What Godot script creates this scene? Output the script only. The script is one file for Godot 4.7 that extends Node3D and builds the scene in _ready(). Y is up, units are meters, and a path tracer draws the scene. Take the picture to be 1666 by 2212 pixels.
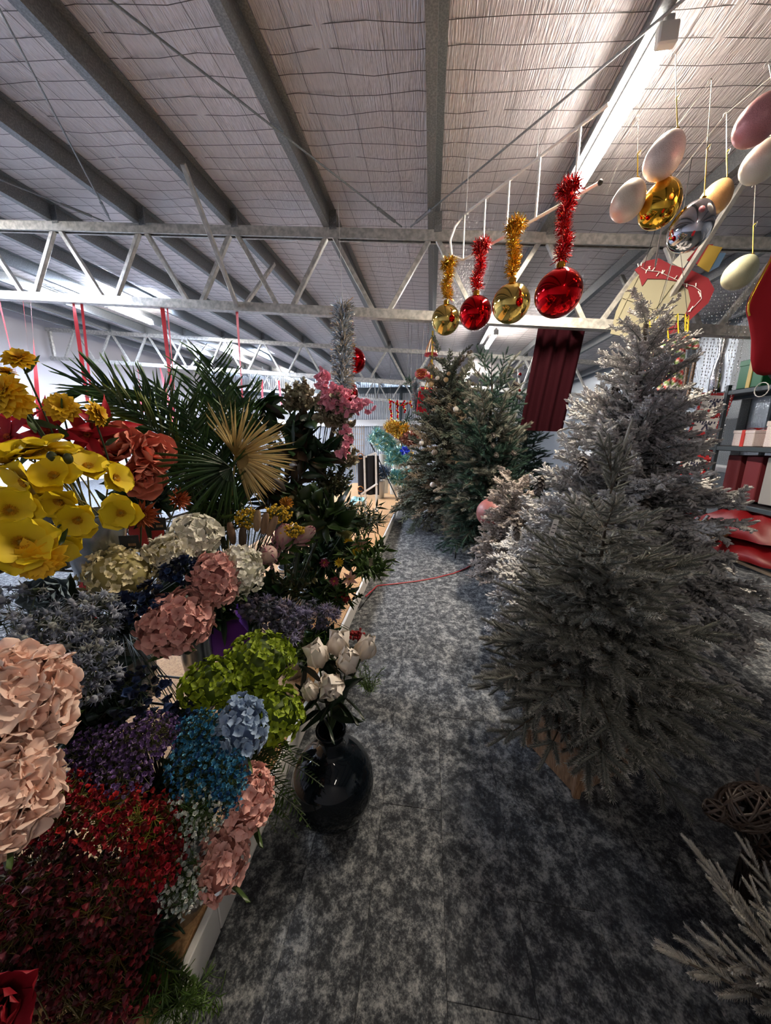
extends Node3D
# A florist's warehouse at Christmas: flower display on the left, flocked trees on the right, a trussed foil-lined roof above.

var rng := RandomNumberGenerator.new()
var M := {}
var L := {}
var taken := {}

# ---------------------------------------------------------------- shapes
class Shape:
	var v := PackedVector3Array()
	var c := PackedColorArray()
	var u := PackedVector2Array()
	var i := PackedInt32Array()
	var col := Color.WHITE

	func vert(p: Vector3, cc: Color, uv := Vector2.ZERO) -> int:
		v.append(p); c.append(cc); u.append(uv)
		return v.size() - 1

	func tri(a: Vector3, b: Vector3, d: Vector3, ca: Color, cb: Color, cd: Color) -> void:
		var n := v.size()
		v.append(a); v.append(b); v.append(d)
		c.append(ca); c.append(cb); c.append(cd)
		u.append(Vector2.ZERO); u.append(Vector2.ZERO); u.append(Vector2.ZERO)
		i.append(n); i.append(n + 1); i.append(n + 2)

	func quad(a: Vector3, b: Vector3, d: Vector3, e: Vector3, w := 1.0, h := 1.0) -> void:
		var n := v.size()
		for q in [[a, Vector2(0, 0)], [b, Vector2(w, 0)], [d, Vector2(w, h)], [e, Vector2(0, h)]]:
			v.append(q[0]); c.append(col); u.append(q[1])
		for k in [0, 1, 2, 0, 2, 3]:
			i.append(n + k)

	func grid(nu: int, nv: int, f: Callable, paint = null) -> void:
		var n := v.size()
		for b in nv + 1:
			for a in nu + 1:
				var p := Vector2(float(a) / nu, float(b) / nv)
				v.append(f.call(p.x, p.y)); u.append(p)
				c.append(col if paint == null else paint.call(p.x, p.y))
		for b in nv:
			for a in nu:
				var k := n + b * (nu + 1) + a
				i.append(k); i.append(k + 1); i.append(k + nu + 2)
				i.append(k); i.append(k + nu + 2); i.append(k + nu + 1)

	func tube(pts: Array, rad, sides := 6, cap := true, paint = null) -> void:
		var n := v.size()
		var m := pts.size()
		var t0: Vector3 = (pts[1] - pts[0]).normalized()
		var side: Vector3 = t0.cross(Vector3.UP if absf(t0.y) < 0.9 else Vector3.RIGHT).normalized()
		var run := 0.0
		for k in m:
			var t: Vector3 = (pts[mini(k + 1, m - 1)] - pts[maxi(k - 1, 0)]).normalized()
			side = (side - t * side.dot(t)).normalized()
			var up := t.cross(side)
			var r: float = rad[k] if rad is Array else rad
			if k > 0:
				run += pts[k].distance_to(pts[k - 1])
			for s in sides + 1:
				var a := TAU * s / sides
				v.append(pts[k] + (side * cos(a) + up * sin(a)) * r)
				c.append(col if paint == null else paint.call(float(k) / (m - 1), float(s) / sides))
				u.append(Vector2(float(s) / sides, run))
		for k in m - 1:
			for s in sides:
				var q := n + k * (sides + 1) + s
				i.append(q); i.append(q + 1); i.append(q + sides + 2)
				i.append(q); i.append(q + sides + 2); i.append(q + sides + 1)
		if cap:
			for e in [0, m - 1]:
				var o := v.size()
				for s in sides:
					v.append(v[n + e * (sides + 1) + s]); c.append(c[n + e * (sides + 1) + s]); u.append(Vector2.ZERO)
				for s in range(1, sides - 1):
					i.append(o)
					i.append(o + (s if e == 0 else s + 1) + (1 if e == 0 else 0))
					i.append(o + (s if e == 0 else s))

	func lathe(prof: Array, segs := 24, at := Vector3.ZERO, paint = null) -> void:
		var n := v.size()
		for k in prof.size():
			for s in segs + 1:
				var a := TAU * s / segs
				v.append(at + Vector3(cos(a) * prof[k].x, prof[k].y, sin(a) * prof[k].x))
				c.append(col if paint == null else paint.call(float(k) / (prof.size() - 1), float(s) / segs))
				u.append(Vector2(float(s) / segs, float(k) / (prof.size() - 1)))
		for k in prof.size() - 1:
			for s in segs:
				var q := n + k * (segs + 1) + s
				i.append(q); i.append(q + 1); i.append(q + segs + 2)
				i.append(q); i.append(q + segs + 2); i.append(q + segs + 1)

	func ball(at: Vector3, r: Vector3, segs := 16, rings := 10, bump := 0.0) -> void:
		grid(segs, rings, func(a, b):
			var d := Vector3(sin(PI * b) * cos(TAU * a), -cos(PI * b), sin(PI * b) * sin(TAU * a))
			var k := 1.0 + bump * sin(d.x * 9.0 + 1.3) * sin(d.y * 8.0 + 0.4) * sin(d.z * 10.0)
			return at + d * r * k)

	func box(at: Vector3, s: Vector3, bev := 0.0, b := Basis()) -> void:
		var h := s * 0.5
		if bev <= 0.0:
			for ax in 3:
				for sg in [-1.0, 1.0]:
					var nrm := Vector3.ZERO; nrm[ax] = h[ax] * sg
					var p := Vector3.ZERO; p[(ax + 1) % 3] = h[(ax + 1) % 3]
					var q := Vector3.ZERO; q[(ax + 2) % 3] = h[(ax + 2) % 3] * sg
					quad(at + b * (nrm - p - q), at + b * (nrm - p + q), at + b * (nrm + p + q), at + b * (nrm + p - q), q.length() * 2, p.length() * 2)
			return
		var e := minf(bev, minf(h.x, minf(h.y, h.z)) * 0.9)
		var pt := func(sx, sy, sz, ax):
			var p := Vector3(sx, sy, sz) * h
			for k in 3:
				if k != ax:
					p[k] -= signf(p[k]) * e
			return at + b * p
		for ax in 3:
			for sg in [-1.0, 1.0]:
				var f := []
				for w in [[-1, -1], [-1, 1], [1, 1], [1, -1]]:
					var d := [0.0, 0.0, 0.0]
					d[ax] = sg; d[(ax + 1) % 3] = w[0] * 1.0; d[(ax + 2) % 3] = w[1] * sg
					f.append(pt.call(d[0], d[1], d[2], ax))
				quad(f[0], f[1], f[2], f[3], s[(ax + 2) % 3], s[(ax + 1) % 3])
		for ax in 3:
			var p1 := (ax + 1) % 3
			var p2 := (ax + 2) % 3
			for s1 in [-1.0, 1.0]:
				for s2 in [-1.0, 1.0]:
					var lo := [0.0, 0.0, 0.0]; lo[ax] = -1.0; lo[p1] = s1; lo[p2] = s2
					var hi := lo.duplicate(); hi[ax] = 1.0
					var qa = pt.call(lo[0], lo[1], lo[2], p1); var qb = pt.call(lo[0], lo[1], lo[2], p2)
					var qc = pt.call(hi[0], hi[1], hi[2], p2); var qd = pt.call(hi[0], hi[1], hi[2], p1)
					if s1 * s2 > 0: quad(qa, qb, qc, qd)
					else: quad(qb, qa, qd, qc)
		for sx in [-1.0, 1.0]:
			for sy in [-1.0, 1.0]:
				for sz in [-1.0, 1.0]:
					var a = pt.call(sx, sy, sz, 0); var d = pt.call(sx, sy, sz, 1); var f = pt.call(sx, sy, sz, 2)
					if sx * sy * sz > 0: tri(a, f, d, col, col, col)
					else: tri(a, d, f, col, col, col)

	func bar(a: Vector3, d: Vector3, w: float, h: float, bev := 0.0) -> void:   # a square bar from a to d
		var t := (d - a).normalized()
		var x := t.cross(Vector3.UP if absf(t.y) < 0.95 else Vector3.RIGHT).normalized()
		box((a + d) * 0.5, Vector3(w, h, a.distance_to(d)), bev, Basis(x, t.cross(x) * -1.0, t))

	func prism(poly: PackedVector2Array, z0: float, z1: float) -> void:   # outline in x, y with depth along z
		var t := Geometry2D.triangulate_polygon(poly)
		for k in range(0, t.size(), 3):
			for zz in [z0, z1]:
				var o := [t[k], t[k + 1], t[k + 2]] if (zz == z1) else [t[k], t[k + 2], t[k + 1]]
				tri(Vector3(poly[o[0]].x, poly[o[0]].y, zz), Vector3(poly[o[1]].x, poly[o[1]].y, zz), Vector3(poly[o[2]].x, poly[o[2]].y, zz), col, col, col)
		for k in poly.size():
			var p := poly[k]
			var q := poly[(k + 1) % poly.size()]
			quad(Vector3(p.x, p.y, z0), Vector3(q.x, q.y, z0), Vector3(q.x, q.y, z1), Vector3(p.x, p.y, z1))

	func add(o: Shape, xf: Transform3D) -> void:
		var n := v.size()
		v.append_array(xf * o.v); c.append_array(o.c); u.append_array(o.u)
		var was := i.size()
		i.append_array(o.i)
		for k in range(was, i.size()):
			i[k] += n

	# a petal or leaf growing along +y from the origin, its inner face towards +z
	func petal(xf: Transform3D, ln: float, wd: float, cup: float, curl: float, c0: Color, c1: Color, nu := 2, nv := 3, point := 0.0, ruffle := 0.0, e := 0.8) -> void:
		var n := v.size()
		for b in nv + 1:
			var t := sin(0.5 * PI * b / nv)
			var w := wd * 0.5
			if point > 0.0:
				w *= pow(sin(0.13 + 2.93 * pow(t, e)), 0.66) * pow(1.0 - t * 0.96, point)
			elif t < 0.62:
				w *= 0.26 + 0.74 * sin(0.5 * PI * t / 0.62)
			else:
				w *= sqrt(1.0 - pow((t - 0.62) / 0.4, 2.0))
			for a in nu + 1:
				var s := 2.0 * a / nu - 1.0
				var z := cup * wd * s * s * sin(PI * (0.15 + 0.7 * t)) - curl * ln * t * t + ruffle * wd * sin(3.4 * s + 4.0 * t) * t
				v.append(xf * Vector3(s * w, ln * t - 0.1 * ln * s * s * t * t, z))
				c.append(c0.lerp(c1, t)); u.append(Vector2(s * 0.5 + 0.5, t))
		for b in nv:
			for a in nu:
				var k := n + b * (nu + 1) + a
				i.append(k); i.append(k + nu + 2); i.append(k + 1)
				i.append(k); i.append(k + nu + 1); i.append(k + nu + 2)

	func mesh(m: Material) -> ArrayMesh:
		var nr := PackedVector3Array()
		nr.resize(v.size())
		for k in range(0, i.size(), 3):
			var a := v[i[k]]
			var f := (v[i[k + 2]] - a).cross(v[i[k + 1]] - a)
			nr[i[k]] += f; nr[i[k + 1]] += f; nr[i[k + 2]] += f
		for k in nr.size():
			nr[k] = nr[k].normalized() if nr[k].length_squared() > 0.0 else Vector3.UP
		var arr := []
		arr.resize(Mesh.ARRAY_MAX)
		arr[Mesh.ARRAY_VERTEX] = v; arr[Mesh.ARRAY_NORMAL] = nr; arr[Mesh.ARRAY_COLOR] = c
		arr[Mesh.ARRAY_TEX_UV] = u; arr[Mesh.ARRAY_INDEX] = i
		var am := ArrayMesh.new()
		am.add_surface_from_arrays(Mesh.PRIMITIVE_TRIANGLES, arr)
		am.surface_set_material(0, m)
		return am

# ---------------------------------------------------------------- helpers
func rgb(r: float, g: float, b: float) -> Color:        # screen values to the linear ones of vertex colours
	return Color(r / 255.0, g / 255.0, b / 255.0).srgb_to_linear()

func srgb(r: float, g: float, b: float) -> Color:
	return Color(r / 255.0, g / 255.0, b / 255.0)

func material(key: String, col: Color, rough := 0.6, metal := 0.0) -> StandardMaterial3D:
	if M.has(key):
		return M[key]
	var m := StandardMaterial3D.new()
	m.resource_name = key
	m.albedo_color = col
	m.roughness = rough
	m.metallic = metal
	m.cull_mode = BaseMaterial3D.CULL_DISABLED
	M[key] = m
	return m

func tinted(key: String, rough := 0.6, metal := 0.0, back := Color.BLACK) -> StandardMaterial3D:   # colour from the vertices
	var m := material(key, Color.WHITE, rough, metal)
	m.vertex_color_use_as_albedo = true
	if back != Color.BLACK:
		m.backlight_enabled = true
		m.backlight = back
	return m

func noise(freq: float, oct := 4, gain := 0.5, kind := FastNoiseLite.TYPE_SIMPLEX_SMOOTH, sd := 1) -> FastNoiseLite:
	var n := FastNoiseLite.new()
	n.noise_type = kind
	n.frequency = freq
	n.fractal_octaves = oct
	n.fractal_gain = gain
	n.seed = sd
	return n

func noise_tex(n: FastNoiseLite, size: int, stops: Array, cols: Array) -> NoiseTexture2D:
	var t := NoiseTexture2D.new()
	t.width = size; t.height = size
	t.seamless = true
	t.noise = n
	var g := Gradient.new()
	g.offsets = PackedFloat32Array(stops)
	g.colors = PackedColorArray(cols)
	t.color_ramp = g
	return t

func bump_tex(n: FastNoiseLite, size: int, strength: float) -> NoiseTexture2D:
	var t := NoiseTexture2D.new()
	t.width = size; t.height = size
	t.seamless = true
	t.noise = n
	t.as_normal_map = true
	t.bump_strength = strength
	return t

func numbered(called: String) -> String:
	if not taken.has(called):
		taken[called] = 0
		return called
	taken[called] += 1
	return "%s_%03d" % [called, taken[called]]

func tag(o: Node3D, label: String, category := "", group := "", kind := "") -> Node3D:
	if label: o.set_meta("label", label)
	if category: o.set_meta("category", category)
	if group: o.set_meta("group", group)
	if kind: o.set_meta("kind", kind)
	return o

func thing(called: String, label: String, category: String, at := Vector3.ZERO, group := "") -> Node3D:
	var o := Node3D.new()
	o.name = numbered(called)
	add_child(o)
	o.position = at
	return tag(o, label, category, group)

func whole(called: String, label: String, category: String, mesh: Mesh, at := Transform3D(), group := "") -> MeshInstance3D:
	var o := MeshInstance3D.new()
	o.name = numbered(called)
	o.mesh = mesh
	o.transform = at
	add_child(o)
	tag(o, label, category, group)
	return o

func part(parent: Node3D, called: String, mesh: Mesh, xf := Transform3D()) -> MeshInstance3D:   # xf counts from the parent
	var o := MeshInstance3D.new()
	o.name = called
	o.mesh = mesh
	o.transform = xf
	parent.add_child(o, true)
	return o

func many(parent: Node3D, called: String, mesh: Mesh, xfs: Array, cols = null) -> MultiMeshInstance3D:
	var mm := MultiMesh.new()
	mm.transform_format = MultiMesh.TRANSFORM_3D
	mm.use_colors = cols != null
	mm.mesh = mesh
	mm.instance_count = xfs.size()
	for k in xfs.size():
		mm.set_instance_transform(k, xfs[k])
		if cols != null:
			mm.set_instance_color(k, cols[k])
	var o := MultiMeshInstance3D.new()
	o.name = called
	o.multimesh = mm
	parent.add_child(o, true)
	o.set_meta("kind", "stuff")
	return o

func structure(called: String, mesh: Mesh, xf := Transform3D()) -> Node3D:
	var o: Node3D
	if mesh:
		o = MeshInstance3D.new()
		o.mesh = mesh
	else:
		o = Node3D.new()
	o.name = called
	o.transform = xf
	add_child(o)
	o.set_meta("kind", "structure")
	return o

func rnd(a: float, b: float) -> float:
	return rng.randf_range(a, b)

func rdir() -> Vector3:
	var z := rnd(-1, 1)
	var a := rnd(0, TAU)
	var r := sqrt(1.0 - z * z)
	return Vector3(r * cos(a), z, r * sin(a))

func facing(pos: Vector3, dir: Vector3, spin := 0.0, s := 1.0) -> Transform3D:   # local +y turned to dir
	var y := dir.normalized()
	var x := y.cross(Vector3.FORWARD if absf(y.z) < 0.9 else Vector3.RIGHT).normalized()
	var b := Basis(x, y, x.cross(y)) * Basis(Vector3.UP, spin)
	return Transform3D(b.scaled_local(Vector3.ONE * s), pos)

func petal_at(phi: float, theta: float, r := 0.0, h := 0.0) -> Transform3D:      # in a flower whose axis is +y
	var o := Vector3(cos(phi), 0, sin(phi))
	var y := o * sin(theta) + Vector3.UP * cos(theta)
	var z := Vector3.UP * sin(theta) - o * cos(theta)
	return Transform3D(Basis(y.cross(z), y, z), o * r + Vector3.UP * h)

func bend(a: Vector3, b: Vector3, sag: Vector3, n := 6) -> Array:
	var p := []
	for k in n + 1:
		var t := float(k) / n
		p.append(a.lerp(b, t) + sag * 4.0 * t * (1.0 - t))
	return p

func _ready() -> void:
	rng.seed = 20241
	# camera
	var cam := Camera3D.new()
	cam.name = "camera"
	cam.position = Vector3(0, 1.55, 0)
	cam.rotation = Vector3(deg_to_rad(-12.58), deg_to_rad(7.34), 0)
	cam.fov = 112.79
	cam.near = 0.02
	cam.far = 200.0
	add_child(cam)
	cam.current = true
	# sky and exposure
	var we := WorldEnvironment.new()
	we.name = "surroundings"
	var env := Environment.new()
	env.background_mode = Environment.BG_SKY
	var sky := Sky.new()
	var air := ProceduralSkyMaterial.new()
	air.sky_top_color = srgb(205, 222, 245)
	air.sky_horizon_color = srgb(235, 240, 248)
	air.ground_bottom_color = srgb(120, 118, 112)
	air.ground_horizon_color = srgb(170, 170, 168)
	air.sky_energy_multiplier = 6.0
	sky.sky_material = air
	env.sky = sky
	env.tonemap_mode = Environment.TONE_MAPPER_LINEAR
	env.tonemap_exposure = 2.05
	env.sdfgi_enabled = true
	env.ssao_enabled = true
	env.ssil_enabled = true
	we.environment = env
	add_child(we)
	# daylight that the opal roof sheets let in
	for zz in [-7.72, -12.82, -2.6]:
		daylight(Vector3(-7.25, ceiling_at(-7.25) - 0.03, zz), 56.0 if zz < -5.0 else 14.0)
	materials()
	roof()
	shell()
	lamps()
	platform_and_racks()
	trees()
	hanging()
	shelving()
	far_end()
	ground_things()
	flowers()
	foliage_display()

const SLOPE := 0.085
const TRUSSES := [-4.6, -10.3, -16.0]

func ceiling_at(x: float) -> float:
	return 4.08 - SLOPE * x

func daylight(at: Vector3, energy: float) -> void:
	var a := AreaLight3D.new()
	a.name = "roof_sheet_daylight"
	a.area_size = Vector2(2.7, 0.8)
	a.light_color = srgb(214, 228, 255)
	a.light_energy = energy
	a.shadow_enabled = true
	a.position = at
	a.rotation = Vector3(-PI / 2, 0, 0)
	add_child(a)

func materials() -> void:
	# carpet: charcoal pile worn with pale flecks
	var carpet := material("carpet", Color.WHITE, 0.95)
	carpet.albedo_texture = noise_tex(noise(0.02, 9, 0.9, FastNoiseLite.TYPE_SIMPLEX_SMOOTH, 5), 1024, [0.0, 0.34, 0.47, 0.58, 0.72, 1.0],
		[srgb(30, 32, 36), srgb(41, 44, 49), srgb(68, 71, 75), srgb(104, 107, 109), srgb(142, 144, 144), srgb(172, 172, 168)])
	carpet.heightmap_enabled = true
	carpet.heightmap_texture = noise_tex(noise(0.16, 3, 0.6, FastNoiseLite.TYPE_SIMPLEX, 8), 512, [0.0, 1.0], [Color.BLACK, Color.WHITE])
	carpet.heightmap_scale = 0.6
	# roof foil, rippled lengthwise
	var foil := material("foil", srgb(230, 222, 222), 0.38, 0.3)
	foil.normal_enabled = true
	foil.normal_texture = foil_ripples()
	foil.normal_scale = 1.2
	var wallfoil := material("wall_foil", srgb(190, 198, 206), 0.34, 0.75)
	wallfoil.normal_enabled = true
	wallfoil.normal_texture = foil.normal_texture
	wallfoil.uv1_triplanar = true
	wallfoil.uv1_scale = Vector3(1.1, 1.1, 1.1)
	# galvanised steel
	var galv := material("galvanised", Color.WHITE, 0.5, 0.55)
	galv.albedo_texture = noise_tex(noise(0.09, 2, 0.5, FastNoiseLite.TYPE_CELLULAR, 3), 256, [0.0, 0.5, 1.0], [srgb(112, 116, 118), srgb(140, 144, 146), srgb(166, 168, 168)])
	galv.uv1_triplanar = true
	galv.uv1_scale = Vector3(3, 3, 3)
	var truss := material("truss_steel", Color.WHITE, 0.42, 0.45)
	truss.albedo_texture = noise_tex(noise(0.03, 4, 0.55, FastNoiseLite.TYPE_SIMPLEX, 4), 256, [0.2, 0.6, 0.9], [srgb(168, 168, 164), srgb(196, 195, 190), srgb(212, 210, 204)])
	truss.uv1_triplanar = true
	truss.uv1_scale = Vector3(1.3, 1.3, 1.3)
	material("wire", srgb(96, 92, 90), 0.55, 0.3)
	material("white_paint", srgb(186, 184, 188), 0.8)
	material("white_steel", srgb(226, 224, 220), 0.4)
	material("black_steel", srgb(24, 25, 28), 0.5, 0.2)
	material("slate_steel", srgb(62, 72, 78), 0.45, 0.3)
	material("dark_stem", srgb(46, 62, 32), 0.7)
	material("chrome", srgb(206, 206, 208), 0.16, 1.0)
	material("bucket_metal", srgb(172, 176, 180), 0.24, 0.95)
	material("gold_chrome", srgb(226, 176, 62), 0.07, 1.0)
	material("pale_gold_chrome", srgb(222, 190, 104), 0.07, 1.0)
	material("red_chrome", srgb(196, 14, 22), 0.07, 1.0)
	material("silver_chrome", srgb(204, 204, 210), 0.06, 1.0)
	material("red_velvet", srgb(170, 16, 28), 0.9)
	material("opal_sheet", Color(0.93, 0.96, 1.0, 0.12), 0.1).transparency = BaseMaterial3D.TRANSPARENCY_ALPHA
	var mdf := material("particleboard", Color.WHITE, 0.75)
	mdf.albedo_texture = noise_tex(noise(0.22, 3, 0.65, FastNoiseLite.TYPE_VALUE, 6), 512, [0.0, 0.35, 0.55, 1.0], [srgb(126, 92, 58), srgb(176, 134, 90), srgb(196, 154, 106), srgb(212, 174, 126)])
	mdf.uv1_triplanar = true
	mdf.uv1_scale = Vector3(1.4, 1.4, 1.4)
	var timber := material("timber", Color.WHITE, 0.7)
	var grain := noise(0.02, 4, 0.55, FastNoiseLite.TYPE_SIMPLEX, 12)
	timber.albedo_texture = noise_tex(grain, 512, [0.0, 0.4, 0.6, 1.0], [srgb(98, 72, 52), srgb(140, 106, 78), srgb(158, 124, 94), srgb(176, 146, 114)])
	timber.uv1_triplanar = true
	timber.uv1_scale = Vector3(9, 0.9, 9)
	tinted("petal", 0.62, 0.0, Color(0.12, 0.12, 0.12))
	tinted("leaf", 0.42, 0.0, Color(0.05, 0.07, 0.02))
	tinted("needle", 0.75)
	tinted("matt", 0.8)
	tinted("gloss", 0.3)
	tinted("tinsel", 0.16, 0.85)

func foil_ripples() -> ImageTexture:
	var im := Image.create(512, 512, false, Image.FORMAT_L8)
	var n := noise(1.0, 2, 0.6, FastNoiseLite.TYPE_SIMPLEX, 31)
	var big := noise(1.0, 2, 0.5, FastNoiseLite.TYPE_SIMPLEX, 77)
	for y in 512:
		for x in 512:
			var a := TAU * y / 512.0
			var h := 0.5 + 0.34 * n.get_noise_3d(x * 0.17, cos(a) * 1.6, sin(a) * 1.6) + 0.2 * big.get_noise_3d(x * 0.035, cos(a) * 3.0, sin(a) * 3.0)
			im.set_pixel(x, y, Color(h, h, h))
	im.bump_map_to_normal_map(5.0)
	return ImageTexture.create_from_image(im)

# ---------------------------------------------------------------- roof
func roof() -> void:
	var root := structure("ceiling", null)
	tag(root, "silver foil lined sloping roof with steel purlins and trusses")
	var x0 := -12.3
	var x1 := 5.2
	var z0 := 3.2
	var z1 := -18.7
	# foil sheet with openings for the opal roof sheets
	var holes := [[-8.62, -5.9, -8.15, -7.3], [-8.62, -5.9, -13.25, -12.4], [-8.62, -5.9, -3.03, -2.18]]
	var xs := [x0, -8.62, -5.9, x1]
	var zs := [z0, -2.18, -3.03, -7.3, -8.15, -12.4, -13.25, z1]
	var sheet := Shape.new()
	for a in xs.size() - 1:
		for b in zs.size() - 1:
			if a == 1 and b in [1, 3, 5]:
				continue
			var xa: float = xs[a]; var xb: float = xs[a + 1]; var za: float = zs[b]; var zb: float = zs[b + 1]
			var nx := maxi(2, int(ceil((xb - xa) / 0.1556)))
			var nz := maxi(2, int(ceil(absf(zb - za) / 0.1)))
			var at := sheet.v.size()
			sheet.grid(nx, nz, func(u, v):
				var x := lerpf(xa, xb, u)
				var z := lerpf(za, zb, v)
				var edge := clampf(minf(minf(u, 1.0 - u) * nx, minf(v, 1.0 - v) * nz), 0.0, 1.0)
				var dip := 0.011 * absf(sin(x * PI / 0.3111 + 0.078)) * absf(sin(z * PI / 0.155)) + 0.006 * sin(x * 4.1 + z * 1.7) * sin(z * 3.3 - x)
				return Vector3(x, ceiling_at(x) - dip * edge, z))
			for k in range(at, sheet.v.size()):
				sheet.u[k] = Vector2(sheet.v[k].x, sheet.v[k].z * 0.45)
	part(root, "foil_lining", sheet.mesh(M.foil))
	# outer roof sheeting above the foil closes the room
	var outer := Shape.new()
	for a in xs.size() - 1:
		for b in zs.size() - 1:
			if a == 1 and b in [1, 3, 5]:
				continue
			var pa := Vector3(xs[a], ceiling_at(xs[a]) + 0.06, zs[b])
			var pb := Vector3(xs[a + 1], ceiling_at(xs[a + 1]) + 0.06, zs[b + 1])
			var up := Vector3(0, 0.03, 0)
			var q := [pa, Vector3(pb.x, pb.y, pa.z), pb, Vector3(pa.x, pa.y, pb.z)]
			outer.quad(q[0], q[1], q[2], q[3])
			outer.quad(q[0] + up, q[3] + up, q[2] + up, q[1] + up)
			for e in 4:
				outer.quad(q[e], q[(e + 1) % 4], q[(e + 1) % 4] + up, q[e] + up)
	part(root, "roof_sheeting", outer.mesh(M.galvanised))
	for h in holes:
		var o := Shape.new()
		var ya := ceiling_at(h[0]) + 0.07
		var yb := ceiling_at(h[1]) + 0.07
		for dy in [0.0, 0.003]:
			o.quad(Vector3(h[0] - 0.05, ya + dy, h[2] - 0.05), Vector3(h[1] + 0.05, yb + dy, h[2] - 0.05), Vector3(h[1] + 0.05, yb + dy, h[3] + 0.05), Vector3(h[0] - 0.05, ya + dy, h[3] + 0.05))
		tag(part(root, "opal_roof_sheet", o.mesh(M.opal_sheet)), "translucent white roof sheet letting in daylight")
	# safety mesh under the foil
	var wires := Shape.new()
	var z := 1.6
	var k := 0
	while z > z1 + 0.1:
		var pts := []
		var nseg := int((x1 - x0) / 0.3111)
		for s in nseg + 1:
			var x := x0 + s * 0.3111
			pts.append(Vector3(x, ceiling_at(x) - 0.014 - 0.008 * sin(s * 2.4 + k), z + 0.012 * sin(s * 1.9 + k * 1.3)))
		wires.tube(pts, 0.0023, 3, false)
		z -= 0.155
		k += 1
	var x := x0 + 0.1
	while x < x1:
		var pts := []
		var n := 56
		for s in n + 1:
			var zz := lerpf(1.6, z1, float(s) / n)
			pts.append(Vector3(x + 0.006 * sin(s * 1.7 + x * 5.0), ceiling_at(x) - 0.016 - 0.006 * absf(sin(s * 1.3)), zz))
		wires.tube(pts, 0.0019, 3, false)
		x += 0.3111
	tag(part(root, "safety_mesh", wires.mesh(M.wire)), "wire safety mesh under the foil", "", "", "stuff")
	# purlins
	var prof := PackedVector2Array([Vector2(-0.065, 0), Vector2(0.008, 0), Vector2(0.008, 0.19), Vector2(0.07, 0.19), Vector2(0.07, 0.196), Vector2(0.0, 0.196), Vector2(0.0, 0.006), Vector2(-0.059, 0.006), Vector2(-0.059, 0.022), Vector2(-0.065, 0.022)])
	var pur := Shape.new()
	pur.prism(prof, z1, z0)
	var pm := pur.mesh(M.galvanised)
	var cleat := Shape.new()
	cleat.box(Vector3(0, 0.07, 0), Vector3(0.09, 0.2, 0.012), 0.003)
	for b in [[-0.02, 0.1], [0.02, 0.1], [-0.02, 0.04], [0.02, 0.04]]:
		cleat.tube([Vector3(b[0], b[1], 0.004), Vector3(b[0], b[1], 0.016)], 0.008, 6)
	var cm := cleat.mesh(M.galvanised)
	for n in range(-10, 5):
		var px: float = -0.03 + 1.235 * n
		var p := part(root, "purlin", pm, Transform3D(Basis(), Vector3(px, ceiling_at(px) - 0.215, 0)))
		for tz in TRUSSES:
			part(p, "cleat", cm, Transform3D(Basis(), Vector3(0.05, 0.0, tz + 0.05)))
	# trusses
	for tz in TRUSSES:
		var t := Node3D.new()
		t.name = "roof_truss"
		root.add_child(t, true)
		t.position = Vector3(0, 0, tz)
		var top := func(px): return ceiling_at(px) - 0.27
		var bot := func(px): return ceiling_at(px) - 1.115
		for f in [top, bot]:
			var s := Shape.new()
			var a := Vector3(-12.15, f.call(-12.15), 0)
			var b := Vector3(5.1, f.call(5.1), 0)
			for zz in [-0.045, 0.045]:
				s.bar(a + Vector3(0, 0, zz), b + Vector3(0, 0, zz), 0.006, 0.1)
			s.bar(a + Vector3(0, 0.05 if f == top else -0.05, 0), b + Vector3(0, 0.05 if f == top else -0.05, 0), 0.1, 0.008, 0.002)
			for zz in [-0.035, 0.035]:
				s.bar(a + Vector3(0, -0.05 if f == top else 0.05, zz), b + Vector3(0, -0.05 if f == top else 0.05, zz), 0.024, 0.006)
			part(t, "top_chord" if f == top else "bottom_chord", s.mesh(M.truss_steel))
		for n in range(-9, 5):
			var px: float = -0.03 + 1.235 * n
			for sg in [-1.0, 1.0]:
				var w := Shape.new()
				var bx: float = px + sg * 0.53
				w.bar(Vector3(px + sg * 0.05, top.call(px) - 0.03, 0), Vector3(bx, bot.call(bx) + 0.02, 0), 0.055, 0.055, 0.006)
				part(t, "web_bar", w.mesh(M.truss_steel))
		if tz != TRUSSES[0]:
			var w := Shape.new()
			w.bar(Vector3(-12.05, top.call(-12.05), 0), Vector3(-12.05, bot.call(-12.05), 0), 0.08, 0.08, 0.006)
			part(t, "end_post", w.mesh(M.truss_steel))
		for n in [-6, -2, 2]:
			var px: float = -0.03 + 1.235 * n
			for sg in [-1.0, 1.0]:
				var w := Shape.new()
				w.bar(Vector3(px, bot.call(px), sg * 0.06), Vector3(px + 0.08, ceiling_at(px) - 0.2, sg * 0.98), 0.045, 0.045, 0.004)
				part(t, "fly_brace", w.mesh(M.truss_steel))
	# bracing rods
	for r in [[Vector3(-0.393, 3.888, -4.5), Vector3(-2.75, 4.06, -1.1)], [Vector3(-0.292, 3.881, -4.5), Vector3(2.2, 3.62, -1.1)], [Vector3(-4.06, 4.196, -4.48), Vector3(-2.0, 4.0, -1.36)], [Vector3(-4.146, 4.187, -4.48), Vector3(-6.4, 4.4, -1.36)]]:
		var s := Shape.new()
		s.tube([r[0], r[1]], 0.008, 6)
		var d: Vector3 = (r[1] - r[0]).normalized()
		s.tube([r[0] + d * 0.12, r[0] + d * 0.4], 0.016, 8)
		part(root, "bracing_rod", s.mesh(M.galvanised))

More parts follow.
